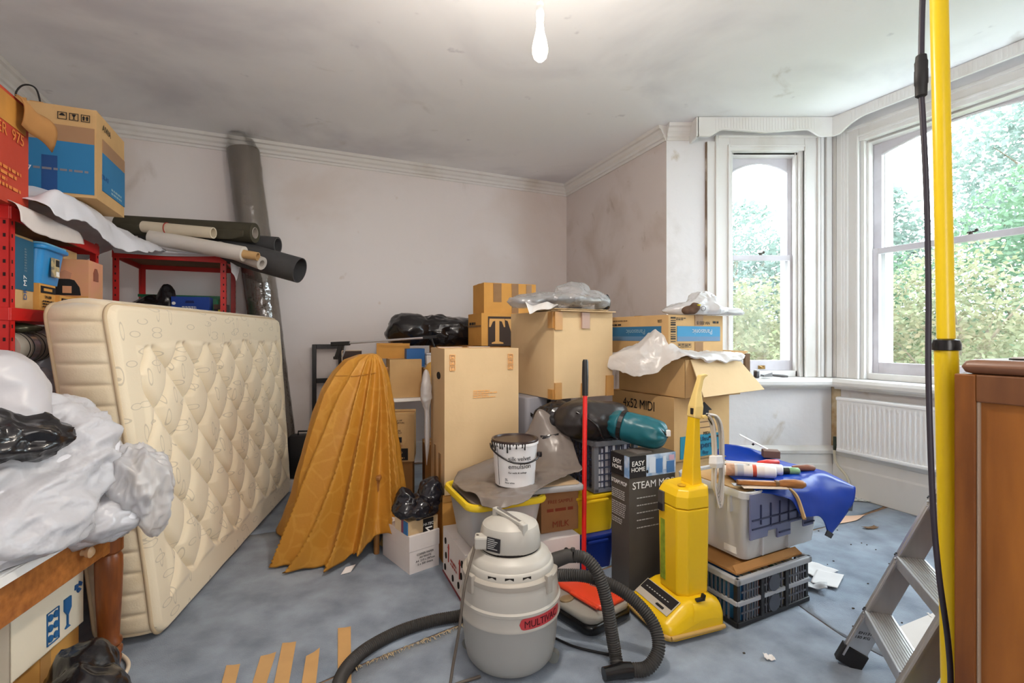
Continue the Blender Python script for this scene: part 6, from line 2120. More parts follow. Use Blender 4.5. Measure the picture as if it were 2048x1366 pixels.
# ================================================================== RED AND GREY CARPET SWEEPER
g = thing('carpet_sweeper', 'flat grey and orange-red carpet cleaner head lying between the two vacuums', 'sweeper', (.335, 2.085, 0), R(38))
SWG = mat('silver_grey_plastic', rgb(150, 146, 138), .35, spec=.5)
SWR = mat('orange_red_plastic', rgb(226, 70, 40), .35, spec=.5)
part('base', MB().rbox((-.005, -.005, .008), (.285, .325, .055), .05, 6, .012), mat('black_plastic', rgb(20, 20, 22), .25, spec=.5), g, smooth=45)
part('shell', MB().rbox((0, 0, .052), (.28, .32, .085), .05, 6, .012), SWG, g, smooth=45)
part('hood', MB().rbox((.085, .015, .082), (.275, .318, .108), .03, 5, .012), SWR, g, smooth=45)
part('hood_strip', MB().bar((.08, .03, .10), (.08, .20, .102), .02, .012), SWR, g, bevel=.004)
part('pedal', MB().lathe([(.032, 0), (.032, .006), (.022, .010), (.010, .010)], 20, (.045, .19, .085), 1.2, .8), mat('dull_brass', rgb(150, 128, 96), .4, metal=.4), g, smooth=40)
part('wire', MB().tube(spline([(.09, .0, .10), (.05, -.015, .17), (.035, -.01, .22), (.06, .06, .2)], 20), .0025, 6), STEEL, g, smooth=60)

# ================================================================== YELLOW UPRIGHT VACUUM
VY = mat('yellow_vacuum_plastic', rgb(232, 190, 22), .32, var=.04, vscale=4, spec=.5)
CREAM = mat('cream_handle', rgb(226, 198, 126), .4)
g = thing('upright_vacuum', 'yellow upright vacuum cleaner with cream handle and grey flex', 'vacuum', (.65, 2.05, 0), R(20))
# head: rounded slab sloping up from the bumper to the body
def headsec(x):
    """top height along the head, x = 0 bumper .. .31 rear"""
    return float(np.interp(x, [0, .01, .03, .11, .15, .26, .30, .31], [.055, .075, .085, .135, .148, .15, .13, .10]))
def headf(u, v):
    # u across width, v from bottom front edge over the top to the rear bottom
    W = .32
    y = W * u
    ey = min(u, 1 - u) * W
    shr = math.sqrt(max(0, 1 - (1 - min(1, ey / .05)) ** 2))
    if v < .12:
        x, z = .0, .012 + (headsec(0) - .012) * v / .12
    elif v > .9:
        x, z = .31, .012 + (headsec(.31) - .012) * (1 - v) / .1
    else:
        x = .31 * (v - .12) / .78
        z = headsec(x)
    z = .012 + (z - .012) * (.45 + .55 * shr)
    xin = .045 * (1 - shr) if x < .15 else .02 * (1 - shr)
    x = x + xin if x < .15 else x - xin
    return (x, y, z)
part('head', MB().grid(headf, 50, 60), VY, g, smooth=60)
ends = MB()
for uu in (0.0, 1.0):
    pts = [headf(uu, k / 40) for k in range(41)]
    n = len(pts)
    ends.add(pts, [tuple(range(n)) if uu == 1 else tuple(range(n - 1, -1, -1))])
part('head_end', ends, VY, g, kind='stuff')
part('bumper', MB().tube([(.02, .0, .028), (.0, .03, .028), (-.002, .16, .028), (.0, .29, .028), (.02, .32, .028), (.30, .322, .028)], .010, 8), mat('tan_bumper', rgb(186, 150, 84), .6), g, smooth=60)
part('bumper', MB().tube([(.02, .0, .028), (.30, -.002, .028)], .010, 8), mat('tan_bumper', rgb(186, 150, 84), .6), g, smooth=60)
def slope(x, y, off=.002):
    return (x, y, headsec(x) + off)
def plate(x0, x1, y0, y1, m, name, off):
    vs = [slope(x0, y0, off), slope(x1, y0, off), slope(x1, y1, off), slope(x0, y1, off)]
    return part(name, MB().add(vs, [(0, 1, 2, 3)]), m, g, solid=.002)
plate(.035, .108, .05, .285, mat('silver_plate', rgb(206, 200, 186), .35, metal=.3), 'name_plate', .004)
plate(.062, .104, .055, .28, INK, 'name_plate', .0062)
mb = MB()
for y in np.linspace(.10, .25, 9):
    mb.box((.076, y - .006, headsec(.078) + .0075), (.081, y + .004, headsec(.078) + .009))
part('small_print', mb, mat('grey_white_ink', rgb(190, 190, 188), .6), g, kind='stuff')
part('slider', MB().box((.042, .09, headsec(.045) + .005), (.055, .14, headsec(.045) + .011)), GP, g, bevel=.002)
mb = MB().bar((.17, .028, .148), (.21, .02, .153), .018, .012).bar((.20, .02, .15), (.205, .018, .175), .02, .012, up=(1, 0, 0))
part('pedal', mb, GP, g, bevel=.003)
def bodypoly(k):
    x0, x1, y0, y1 = .12, .285, .06, .25
    c = .035
    p = [(x0 + c, y0), (x1 - c * .6, y0), (x1, y0 + c * .6), (x1, y1 - c * .6), (x1 - c * .6, y1), (x0 + c, y1), (x0, y1 - c), (x0, y0 + c)]
    cx, cy_ = (x0 + x1) / 2, (y0 + y1) / 2
    return [(cx + (x - cx) * k, cy_ + (y - cy_) * k) for x, y in p]
def loft(secs):
    mb = MB()
    n = len(secs[0])
    vs = [p for s_ in secs for p in s_]
    fs = [tuple(range(n - 1, -1, -1)), tuple((len(secs) - 1) * n + i for i in range(n))]
    for k in range(len(secs) - 1):
        for i in range(n):
            j = (i + 1) % n
            fs.append((k * n + i, k * n + j, (k + 1) * n + j, (k + 1) * n + i))
    return mb.add(vs, fs)
part('bag_housing', loft([[(x + .0, y, .142) for x, y in bodypoly(.93)], [(x, y, .155) for x, y in bodypoly(.97)], [(x, y, .53) for x, y in bodypoly(1.03)]]), VY, g, bevel=.006)
part('housing_cap', loft([[(x, y, .533) for x, y in bodypoly(1.03)], [(x, y, .585) for x, y in bodypoly(1.02)], [(x + .01, y, .612 + .05 * (x - .12)) for x, y in bodypoly(.93)], [(x + .012, y, .618 + .06 * (x - .12)) for x, y in bodypoly(.75)]]), VY, g, bevel=.004)
part('cap_button', MB().lathe([(.018, 0), (.018, .004), (.012, .007), (.004, .007)], 18, (.17, .12, .622)), mat('amber_button', rgb(206, 160, 40), .35), g, smooth=40)
part('green_strip', MB().box((.1185, .172, .18), (.1235, .205, .50)), mat('green_felt', rgb(140, 160, 40), .8, var=.3, vscale=40), g)
part('latch', MB().box((.108, .172, .495), (.12, .21, .585)), mat('grey_latch', rgb(96, 94, 92), .35, metal=.5), g, bevel=.003)
part('latch_tip', MB().box((.104, .174, .495), (.112, .208, .53)), GP, g, bevel=.003)
part('column', loft([[(.215, .10, .615), (.27, .10, .615), (.27, .185, .615), (.215, .185, .615)], [(.222, .108, .70), (.268, .108, .70), (.268, .178, .70), (.222, .178, .70)], [(.242, .12, .93), (.275, .12, .93), (.275, .168, .93), (.242, .168, .93)]]), VY, g, bevel=.005)
cx_, cy2 = .258, .144
part('handle', loft([[(.238, .116, .925), (.282, .112, .915), (.282, .174, .915), (.238, .172, .925)], [(.244, .116, .975), (.29, .113, .975), (.29, .172, .975), (.244, .170, .975)], [(.262, .128, 1.04), (.290, .126, 1.04), (.290, .160, 1.04), (.262, .160, 1.04)], [(.283, .13, 1.10), (.306, .13, 1.095), (.306, .158, 1.095), (.283, .158, 1.10)], [(.288, .13, 1.118), (.315, .13, 1.108), (.315, .158, 1.108), (.288, .158, 1.118)], [(.325, .13, 1.124), (.335, .13, 1.115), (.335, .158, 1.115), (.325, .158, 1.124)]]), CREAM, g, bevel=.006)
part('switch', MB().box((.236, .126, .94), (.242, .142, .968)), GP, g, bevel=.001)
part('cord_hook', MB().bar((.27, .10, .93), (.32, .085, .935), .022, .016), CREAM, g, bevel=.004)
FLEX = mat('grey_flex', rgb(196, 190, 182), .45)
rnd = random.Random(11)
for k in range(7):
    o_ = rnd.uniform(-.008, .008)
    y_ = .092 - k * .0042
    pts = [(.285 + o_, y_, .945), (.32 + o_, y_ - .01, .935), (.345 + o_, y_ - .012, .88), (.352 + o_, y_ - .012, .76), (.35 + o_ * .6, y_ - .01, .64 - .012 * k), (.335, y_ - .005, .59 - .012 * k), (.318 + o_, y_, .62), (.322 + o_, y_, .76), (.31 + o_, y_, .89), (.285 + o_, y_, .94)]
    part('flex_loop', MB().tube(even(pts, .015), .0042, 7), FLEX, g, smooth=60)
part('plug', loft([[(.30, .085, .70), (.315, .06, .70), (.35, .06, .70), (.345, .10, .70)], [(.29, .085, .72), (.305, .05, .725), (.352, .052, .725), (.35, .11, .72)], [(.292, .085, .755), (.306, .052, .76), (.345, .055, .76), (.345, .105, .755)]]), mat('white_plug', rgb(236, 236, 236), .35), g, bevel=.004)
for z_ in (.715, .735, .752):
    part('plug_pin', MB().bar((.345, .07, z_), (.368, .062, z_), .007, .005), mat('dull_brass', rgb(150, 128, 96), .4, metal=.4), g)
part('flex_tail', MB().tube(even([(.285, .09, .945), (.31, .08, .90), (.318, .076, .87)], .01), .0075, 8), GP, g, smooth=60)

# ================================================================== LOWER CRATE AND CLEAR BOX WITH TOOLS
GRIM = mat('pale_grey_rim', rgb(166, 168, 172), .4)
TH27 = R(27)
cw, cd, ch_ = .511, .37, .222
def c27(x, y, z, o=(1.0, 2.174)):
    return (o[0] + x * math.cos(TH27) - y * math.sin(TH27), o[1] + x * math.sin(TH27) + y * math.cos(TH27), z)
g = thing('folding_crate', 'black and grey folding crate full of books under the clear tool box', 'crate', (1.0, 2.174, 0), TH27)
part('base', MB().box((0, 0, 0), (cw, cd, .014)), DARKP, g)
for x, y in ((0, 0), (cw - .022, 0), (0, cd - .022), (cw - .022, cd - .022)):
    part('corner_post', MB().box((x, y, 0), (x + .022, y + .022, ch_ - .02)), DARKP, g, bevel=.003)
part('top_rim', MB().box((-.012, -.012, ch_ - .03), (cw + .012, .012, ch_)).box((-.012, cd - .012, ch_ - .03), (cw + .012, cd + .012, ch_)).box((-.012, -.012, ch_ - .03), (.012, cd + .012, ch_)).box((cw - .012, -.012, ch_ - .03), (cw + .012, cd + .012, ch_)), GRIM, g, bevel=.006)
part('mid_rail', MB().box((0, -.008, .098), (cw, .006, .118)).box((-.008, 0, .098), (.006, cd, .118)).box((cw - .006, 0, .098), (cw + .008, cd, .118)), GRIM, g, bevel=.003)
part('bottom_rail', MB().box((0, -.008, .004), (cw, .006, .026)).box((-.008, 0, .004), (.006, cd, .026)).box((cw - .006, 0, .004), (cw + .008, cd, .026)), DARKP, g, bevel=.003)
for x in (.16, .335):
    part('rib', MB().box((x - .012, -.010, .02), (x + .012, .004, ch_ - .03)), DARKP, g, bevel=.002)
for x in (.245,):
    for z in (.062, .155):
        part('medallion', MB().cyl((x, -.009, z), (x, -.002, z), .040, n=28), mat('slate_plastic', rgb(72, 76, 86), .4), g)
for (x0, x1) in ((.025, .148), (.172, .323), (.347, .487)):
    for (z0, z1) in ((.026, .098), (.118, ch_ - .03)):
        n = 7
        for k in range(1, n):
            x = x0 + (x1 - x0) * k / n
            part('slat', MB().box((x - .003, -.004, z0), (x + .003, .002, z1)), LATT, g)
        part('slat', MB().box((x0, -.003, (z0 + z1) / 2 - .004), (x1, .001, (z0 + z1) / 2 + .004)), LATT, g)
for (z0, z1) in ((.026, .098), (.118, ch_ - .03)):
    for k in range(1, 14):
        y = .022 + (cd - .044) * k / 14
        part('slat', MB().box((-.004, y - .0045, z0), (.002, y + .0045, z1)), LATT, g)
        part('slat', MB().box((cw - .002, y - .0045, z0), (cw + .004, y + .0045, z1)), LATT, g)
bookc = [(60, 130, 176), (44, 96, 150), (220, 206, 170), (60, 130, 176), (190, 90, 40), (206, 180, 130), (40, 56, 80), (214, 206, 190), (150, 60, 40), (70, 110, 90), (210, 196, 160), (60, 84, 120), (186, 150, 90), (230, 224, 210)]
bnames = ['light blue', 'mid blue', 'cream', 'bright blue', 'orange-brown', 'tan', 'navy', 'off-white', 'brick red', 'grey-green', 'ivory', 'slate blue', 'ochre', 'white']
xx = .03
rnd = random.Random(2)
for k, c in enumerate(bookc):
    wv = .022 + .012 * ((k * 5) % 4) / 3
    hv = .178 + .012 * ((k * 3) % 4) / 3
    b = thing('book', '%s book standing in the folding crate, number %s from its near corner' % (bnames[k], ('one', 'two', 'three', 'four', 'five', 'six', 'seven', 'eight', 'nine', 'ten', 'eleven', 'twelve', 'thirteen', 'fourteen')[k]), 'book', c27(xx, .02, .0145), TH27, 'books in the folding crate')
    cm = mat('book_%d' % k, rgb(*c), .5)
    part('cover', MB().box((0, 0, 0), (.002, .2, hv)).box((wv - .002, 0, 0), (wv, .2, hv)).box((0, 0, 0), (wv, .002, hv)), cm, b)
    part('pages', MB().box((.002, .003, .003), (wv - .002, .196, hv - .003)), mat('cream_pages', rgb(214, 204, 180), .7), b)
    xx += wv + .0025
    if xx > .47:
        break
g = thing('cardboard_sheet', 'brown cardboard sheet lying on the crate rim under the clear tool box', 'cardboard', c27(.02, .02, ch_ + .001), R(27))
part('sheet', MB().box((0, 0, 0), (.47, .34, .012)), CARD_BROWN, g, bevel=.002)
part('edge_flap', MB().add([(0, 0, .006), (.47, 0, .006), (.46, .03, .03), (.01, .03, .03)], [(0, 1, 2, 3)]), CARD_BROWN, g, solid=.004)

CLOUD = clear_mat('cloudy_box_plastic', (.99, .98, .97, 1), .20, .25, gloss=.02)
g = thing('storage_box', 'clear plastic storage box with folded purple-blue lid flap, full of tools', 'tub', (1.068, 2.237, .252), TH27)
bw, bd, bh = .605, .40, .331
part('body', tubmesh(bw, bd, bh, .035, .035, .004), CLOUD, g, smooth=40)
mb = MB()
ring = []
for (ins, z) in ((.0, bh - .035), (-.014, bh - .03), (-.016, bh), (-.012, bh + .004), (.0, bh)):
    ring.append([(x, y, z) for x, y in rounded(ins, ins, bw - ins, bd - ins, .045, 6)])
n = len(ring[0])
vs = [p for q in ring for p in q]
fs = []
for k in range(len(ring) - 1):
    for i in range(n):
        j = (i + 1) % n
        fs.append((k * n + i, k * n + j, (k + 1) * n + j, (k + 1) * n + i))
part('rim', mb.add(vs, fs), clear_mat('pale_rim_plastic', (.92, .92, .93, 1), .15, .25, gloss=.04), g, smooth=50)
for y in (.08, .14):
    part('rib', MB().box((-.008, y, bh - .11), (.012, y + .014, bh - .03)), clear_mat('pale_rim_plastic', (.92, .92, .93, 1), .15, .25), g)
for x in (.14, .33):
    part('rib', MB().box((x, .018, .01), (x + .008, .034, .20)), clear_mat('pale_rim_plastic', (.92, .92, .93, 1), .15, .25), g)
part('label', MB().box((.024, .075, .015), (.028, .145, .06)), INK_WHITE, g, loc=(.006, 0, 0), label='white sticker')
PURP = clear_mat('purple_blue_plastic', (.26, .28, .50, 1), .25, .2, gloss=.04)
lid = part('lid_flap', MB().prism([(.01, .115), (.13, .115), (.135, .14), (.20, .14), (.20, .095), (.30, .095), (.30, .15), (.40, .15), (.40, .112), (.48, .112), (.48, .155), (.60, .155), (.60, .325), (.01, .325)], lambda x, z: (x, -.006 + .03 * (1 - z / .33) * 0, z), lambda x, z: (x, -.016, z)), PURP, g, bevel=.003, label='purple-blue lid flap hanging outside')
PDARK = mat('dark_purple_rib', rgb(44, 50, 84), .45)
for x in (.08, .15, .215, .28, .35, .42, .49, .55):
    part('lid_rib', MB().box((x - .003, -.021, .16 if x > .1 else .18), (x + .003, -.016, .27)), PDARK, lid)
for z in (.165, .205):
    part('lid_rib', MB().box((.02, -.021, z - .003), (.54, -.016, z + .003)), PDARK, lid)
for (x, z) in ((.25, .12), (.44, .13)):
    part('lid_rib', MB().box((x - .04, -.021, z - .003), (x + .04, -.016, z + .003)), PDARK, lid)
# contents seen through the cloudy side
g = thing('product_box', 'dark retail box with a red and white picture, inside the clear tool box', 'box', c27(.062, .11, .262, (1.068, 2.237)), TH27)
part('body', MB().box((0, 0, 0), (.14, .22, .24)), mat('dark_pack', rgb(60, 54, 54), .5), g, bevel=.002)
fc = Face(g, (0, .22, 0), (0, -1, 0), (0, 0, 1), .22, .24)
fc.panel(.06, .10, .12, .16, mat('red_picture', rgb(190, 60, 40), .5, col2=rgb(220, 160, 60), vscale=30)); fc.panel(.14, .02, .20, .075, INK_WHITE); fc.text(.10, .19, 'TOOLS', .02, mat('grey_white_ink', rgb(190, 190, 188), .6))
g = thing('paper_pack', 'white paper bundle lying inside the clear tool box', 'paper', c27(.22, .06, .262, (1.068, 2.237)), TH27)
part('sheets', MB().box((0, -.02, 0), (.31, .28, .13)), mat('paper_white', rgb(226, 222, 220), .6), g, bevel=.006)
g = thing('cardboard_sheet', 'flat cardboard sheet across the clear box holding up the tools', 'cardboard', c27(.03, .03, .574, (1.068, 2.237)), TH27)
part('sheet', MB().box((0, 0, 0), (.49, .34, .006)), CARD, g)

TARP = mat('blue_tarpaulin', rgb(6, 58, 166), .3, var=.12, vscale=6, spec=.3, bump=.12, bscale=14)
rows = [
    [(1.15, 2.80, .60), (1.23, 2.84, .665), (1.36, 2.80, .655), (1.50, 2.78, .60), (1.62, 2.70, .57), (1.72, 2.60, .555)],
    [(1.12, 2.66, .588), (1.25, 2.70, .597), (1.38, 2.70, .600), (1.52, 2.68, .597), (1.64, 2.60, .585), (1.735, 2.54, .545)],
    [(1.10, 2.48, .587), (1.23, 2.52, .592), (1.36, 2.54, .594), (1.49, 2.58, .594), (1.62, 2.55, .590), (1.735, 2.50, .535)],
    [(1.09, 2.32, .590), (1.20, 2.35, .594), (1.31, 2.38, .596), (1.43, 2.42, .600), (1.56, 2.46, .598), (1.725, 2.46, .53)],
    [(1.12, 2.275, .588), (1.21, 2.29, .588), (1.31, 2.32, .585), (1.40, 2.34, .565), (1.545, 2.40, .530), (1.70, 2.44, .47)],
    [(1.13, 2.265, .580), (1.215, 2.27, .575), (1.30, 2.29, .555), (1.37, 2.31, .51), (1.52, 2.37, .46), (1.64, 2.42, .40)],
    [(1.14, 2.262, .575), (1.22, 2.265, .565), (1.30, 2.28, .535), (1.355, 2.29, .455), (1.48, 2.35, .425), (1.545, 2.39, .315)],
]
g = thing('tarpaulin', 'bright blue tarpaulin draped over the right side of the clear tool box', 'tarpaulin', (0, 0, 0))
tp = part('sheet', cloth(rows, 70, 70, .006, 10, 5), TARP, g, smooth=180, solid=.002)
part('taped_edge', MB().tube(spline([(1.30, 2.318, .585), (1.335, 2.30, .545), (1.358, 2.284, .46), (1.362, 2.282, .452)], 16), .010, 6), CARD, g, smooth=60, label='tan taped edge')
part('corner_patch', MB().add([(1.515, 2.372, .335), (1.55, 2.384, .315), (1.565, 2.388, .335), (1.53, 2.376, .36)], [(0, 1, 2, 3)]), mat('grey_patch', rgb(70, 72, 76), .6), g, solid=.006)
part('corner_patch', MB().add([(1.665, 2.428, .435), (1.69, 2.438, .43), (1.70, 2.446, .465), (1.675, 2.434, .475)], [(0, 1, 2, 3)]), mat('grey_patch', rgb(70, 72, 76), .6), g, solid=.006)

# tools on top: each lies on the tarpaulin or card
def lay(name, label, cat, p0, p1):
    p0, p1 = Vector(p0), Vector(p1)
    d = p1 - p0
    g = thing(name, label, cat, tuple(p0), math.atan2(d.y, d.x))
    return g, d.length, (p1.z - p0.z)
SEAL = mat('sealant_white', rgb(236, 230, 224), .35)
def sealant(label, p0, p1, r, printed):
    g, L, dz = lay('sealant_tube', label, 'tube', p0, p1)
    part('cartridge', MB().tube([(0, 0, 0), (.004, 0, 0), (L * .82, 0, dz * .82)], [r * .9, r, r], 24), SEAL, g, smooth=50)
    part('cap', MB().tube([(L * .82, 0, dz * .82), (L * .83, 0, dz * .83), (L * .98, 0, dz), (L, 0, dz)], [r * .98, r * 1.03, r * 1.0, r * .8], 24), mat('cap_white', rgb(240, 240, 240), .35), g, smooth=50)
    if printed:
        for (a, b, m) in ((.02, .20, mat('cream_label', rgb(226, 210, 190), .5)), (.22, .36, mat('skin_label', rgb(214, 170, 140), .5, col2=rgb(190, 150, 120), vscale=60)), (.40, .50, mat('silver_label', rgb(196, 198, 204), .4)), (.64, .70, mat('red_band_label', rgb(206, 84, 56), .5))):
            part('label_band', MB().tube([(L * a, 0, dz * a), (L * b, 0, dz * b)], r * 1.012, 24, caps=False), m, g, smooth=60)
        me = text_mesh('METAL', r * .85, .9)
        for v in me.vertices:
            x, y = v.co.x, v.co.y - r * .3
            a = -PI / 2 + .15 + x / r * .55 - .55
            xx = L * .57 + y
            v.co = Vector((xx, r * 1.02 * math.cos(a), r * 1.02 * math.sin(a) * -1 + dz * .6))
        part('lettering', me, INK, g)
    return g
sealant('white sealant cartridge with orange label lying nearest the rim of the tool box', (1.02, 2.50, .625), (1.295, 2.405, .632), .030, True)
sealant('plain white sealant cartridge end beside the labelled one on the blue tarpaulin', (1.08, 2.58, .622), (1.36, 2.46, .626), .027, False)
WOODH = mat('worn_wood_handle', rgb(178, 120, 64), .45, col2=rgb(140, 90, 46), vscale=14, stretch=(1, 6, 6), lo=.35, hi=.65)
g, L, dz = lay('spokeshave', 'long wooden handled scraper lying along the front rim of the tool box', 'tool', (1.06, 2.31, .608), (1.295, 2.275, .615))
part('stock', MB().box((0, -.014, -.006), (.17, .014, .014)), WOODH, g, bevel=.004)
part('ferrule', MB().cyl((.168, 0, .005), (.185, 0, .005), .016, .013, 18), mat('brown_ferrule', rgb(120, 92, 64), .4, metal=.3), g, smooth=45)
part('handle', MB().tube([(.185, 0, .005), (.20, 0, .006), (.25, 0, .006), (.285, -.002, .005), (.30, -.003, .004)], [.013, .017, .021, .019, .009], 16), WOODH, g, smooth=60)
part('blade', MB().box((-.02, -.02, -.010), (.12, .02, -.007)), STEEL, g)
g, L, dz = lay('trowel_card', 'flat pale card strip under the wooden handled scraper', 'card', (1.07, 2.285, .598), (1.29, 2.268, .60))
part('strip', MB().box((0, -.03, 0), (.20, .03, .003)), mat('pale_edge', rgb(214, 196, 176), .5), g)
g, L, dz = lay('craft_knife', 'red craft knife lying on the blue tarpaulin behind the white cartridges', 'knife', (1.30, 2.60, .622), (1.43, 2.62, .628))
part('handle', MB().tube([(0, 0, 0), (.01, 0, 0), (.06, 0, .004), (.12, 0, .003), (.13, 0, .002)], [.008, .014, .017, .015, .006], 14), mat('red_plastic', rgb(222, 60, 52), .35), g, smooth=60)
part('blade', MB().box((-.05, -.007, -.001), (.005, .007, .001)), STEEL, g)
g, L, dz = lay('screwdriver', 'screwdriver with dark and pale green handle lying on the blue tarpaulin', 'screwdriver', (1.31, 2.49, .618), (1.46, 2.47, .616))
part('shank', MB().cyl((-.08, 0, .004), (.0, 0, .004), .0035, n=8), STEEL, g, smooth=60)
part('handle', MB().tube([(0, 0, 0), (.01, 0, 0), (.09, 0, 0)], [.010, .016, .017], 12), mat('dark_green_handle', rgb(52, 56, 44), .4), g, smooth=50)
part('handle_end', MB().tube([(.09, 0, 0), (.10, 0, 0), (.135, 0, 0), (.142, 0, 0)], [.016, .0185, .018, .010], 14), mat('pale_green_handle', rgb(132, 176, 128), .35), g, smooth=50)
g, L, dz = lay('chisel', 'brown handled chisel at the right end of the tools on the tarpaulin', 'chisel', (1.42, 2.54, .618), (1.55, 2.52, .616))
part('handle', MB().tube([(.03, 0, 0), (.04, 0, 0), (.10, 0, .002), (.13, 0, .002), (.14, 0, .002)], [.010, .014, .018, .016, .007], 14), mat('brown_handle', rgb(142, 96, 76), .4), g, smooth=60)
part('blade', MB().box((-.06, -.009, -.002), (.035, .009, .003)), STEEL, g)
g, L, dz = lay('steel_rule', 'short steel blade tool lying between the knife and the screwdriver', 'tool', (1.34, 2.555, .612), (1.44, 2.545, .614))
part('blade', MB().box((0, -.008, 0), (.10, .008, .006)), mat('silver_plate2', rgb(220, 214, 210), .3, metal=.5), g, bevel=.002)
part('grip', MB().box((-.05, -.01, -.002), (.0, .01, .010)), mat('red_plastic', rgb(222, 60, 52), .35), g, bevel=.003)
g, L, dz = lay('sanding_block', 'brown sanding block leaning at the back of the tarpaulin', 'tool', (1.40, 2.74, .635), (1.47, 2.72, .645))
part('block', MB().box((0, -.03, -.01), (.085, .03, .03)), mat('brown_grit', rgb(116, 90, 80), .8), g, bevel=.004)
g, L, dz = lay('spatula', 'white plastic filling tool sticking up behind the blue tarpaulin', 'tool', (1.50, 2.74, .63), (1.33, 2.80, .735))
part('blade', MB().bar((0, 0, 0), (L, 0, dz), .034, .006), mat('cap_white', rgb(240, 240, 240), .35), g, bevel=.002)
part('screw', MB().cyl((L * .62, -.03, dz * .5), (L * .66, -.03, dz * .42), .006, n=10), GP, g)

# ================================================================== ON THE CARPET
PAPER = mat('paper_white', rgb(226, 222, 220), .6)
NEWS = mat('newsprint', rgb(206, 206, 202), .8, col2=rgb(150, 150, 150), vscale=40, lo=.42, hi=.5)
def sheet_paper(label, pts, m, name='paper', cat='paper', th=.0015, cz=.004, curl=0.0, seed=0):
    c = Vector((sum(p[0] for p in pts) / 4, sum(p[1] for p in pts) / 4, cz))
    def fn(u, v):
        p = np.array(pts[0]) * (1 - u) * (1 - v) + np.array(pts[1]) * u * (1 - v) + np.array(pts[2]) * u * v + np.array(pts[3]) * (1 - u) * v
        return (p[0] - c.x, p[1] - c.y, curl * (abs(nz((u * 2, v * 2, 0), 1.3, seed)) + .5 * (2 * u - 1) ** 2))
    o = part(name, MB().grid(fn, 14, 14), m, None, smooth=180, solid=th, loc=tuple(c))
    return tag(o, label, cat)
sheet_paper('white sheet of paper on the carpet right of the folding crate', [(1.62, 2.60), (1.80, 2.70), (1.70, 2.82), (1.60, 2.74)], PAPER, curl=.008, seed=3)
sheet_paper('second white sheet of paper, flat and nearest the window side of the crate', [(1.56, 2.56), (1.66, 2.50), (1.79, 2.64), (1.68, 2.70)], PAPER, cz=.012, curl=.003, seed=6)
sheet_paper('crumpled white paper sticking out from under the folding crate', [(1.46, 2.54), (1.58, 2.455), (1.62, 2.52), (1.50, 2.62)], mat('grey_white_paper', rgb(200, 198, 198), .6), curl=.03, seed=9)
sheet_paper('newspaper sheet lying by the radiator pipe in the bay', [(2.45, 3.86), (2.83, 3.82), (2.76, 3.99), (2.42, 3.98)], NEWS, cz=.006, curl=.006, seed=2)
sheet_paper('peach coloured paper patch on the torn carpet seam behind the tarpaulin', [(2.20, 3.36), (2.42, 3.44), (2.56, 3.55), (2.36, 3.52)], mat('peach_paper', rgb(224, 186, 160), .8), cz=.004, curl=.003, seed=5)
g = thing('hardboard_sheet', 'pale hardboard sheet lying on the carpet behind the aluminium ladder', 'board', (1.72, 2.0, .004), R(24))
part('board', MB().box((-.06, -.13, 0), (.42, .16, .006)), mat('pale_hardboard', rgb(206, 200, 194), .6, var=.04), g)
TAPEB = mat('brown_parcel_tape', rgb(202, 160, 106), .4, var=.08, vscale=10)
tapes = [((-1.125, 1.93), (-1.075, 1.938), (-1.0, 1.62), (-.95, 1.62), 'first brown tape strip on the carpet from the left'),
         ((-1.018, 1.985), (-.968, 2.012), (-.93, 1.70), (-.88, 1.70), 'second brown tape strip from the left, slanted end'),
         ((-.970, 2.070), (-.916, 2.080), (-.845, 1.70), (-.79, 1.70), 'third brown tape strip from the left, with a small dark mark'),
         ((-.834, 1.985), (-.800, 2.040), (-.745, 1.70), (-.69, 1.70), 'fourth brown tape strip from the left, notched end'),
         ((-.773, 2.175), (-.720, 2.188), (-.64, 1.80), (-.59, 1.80), 'rightmost brown tape strip, beside the vacuum hose')]
for a, b, c, d, lb in tapes:
    vs = [(*c, .0032), (*d, .0032), (*b, .0032), (*a, .0032)]
    mid = [((b[0] + a[0]) / 2 + .004, (b[1] + a[1]) / 2 - .002, .0032)]
    o = part('tape_strip', MB().add(vs[:3] + mid + vs[3:], [(0, 1, 2, 3, 4)]), TAPEB, solid=.001)
    tag(o, lb, 'tape', 'tape strips on the carpet')
rnd = random.Random(21)
mb = MB()
for k in range(90):
    x, y = rnd.uniform(.9, 2.5), rnd.uniform(1.6, 3.5)
    if 1.0 < x < 1.5 and y < 2.9:
        continue
    s_ = rnd.uniform(.002, .006)
    mb.box((x, y, .0), (x + s_ * 1.6, y + s_, .0045))
o = part('debris', mb, mat('dark_crumbs', rgb(70, 62, 54), .9))
o['kind'] = 'stuff'; o['label'] = 'dark crumbs scattered over the carpet at right'
for k, (u_, v_, lb) in enumerate(((1.615, 2.02, 'small white paper scrap on the carpet before the ladder foot'), (1.03, 1.97, 'tiny white paper scrap near the yellow vacuum head'), (1.94, 2.26, 'white paper scrap on the carpet behind the ladder'))):
    sheet_paper(lb, [(u_ - .02, v_ - .012), (u_ + .02, v_ - .02), (u_ + .022, v_ + .014), (u_ - .012, v_ + .02)], PAPER, 'paper_scrap', cz=.005, curl=.012, seed=k)
sheet_paper('small dry leaf-brown scrap on the carpet between ladder and radiator', [(2.38, 3.28), (2.47, 3.30), (2.46, 3.33), (2.36, 3.31)], mat('leaf_brown', rgb(120, 92, 66), .8), 'leaf', 'leaf', cz=.005, curl=.012, seed=4)

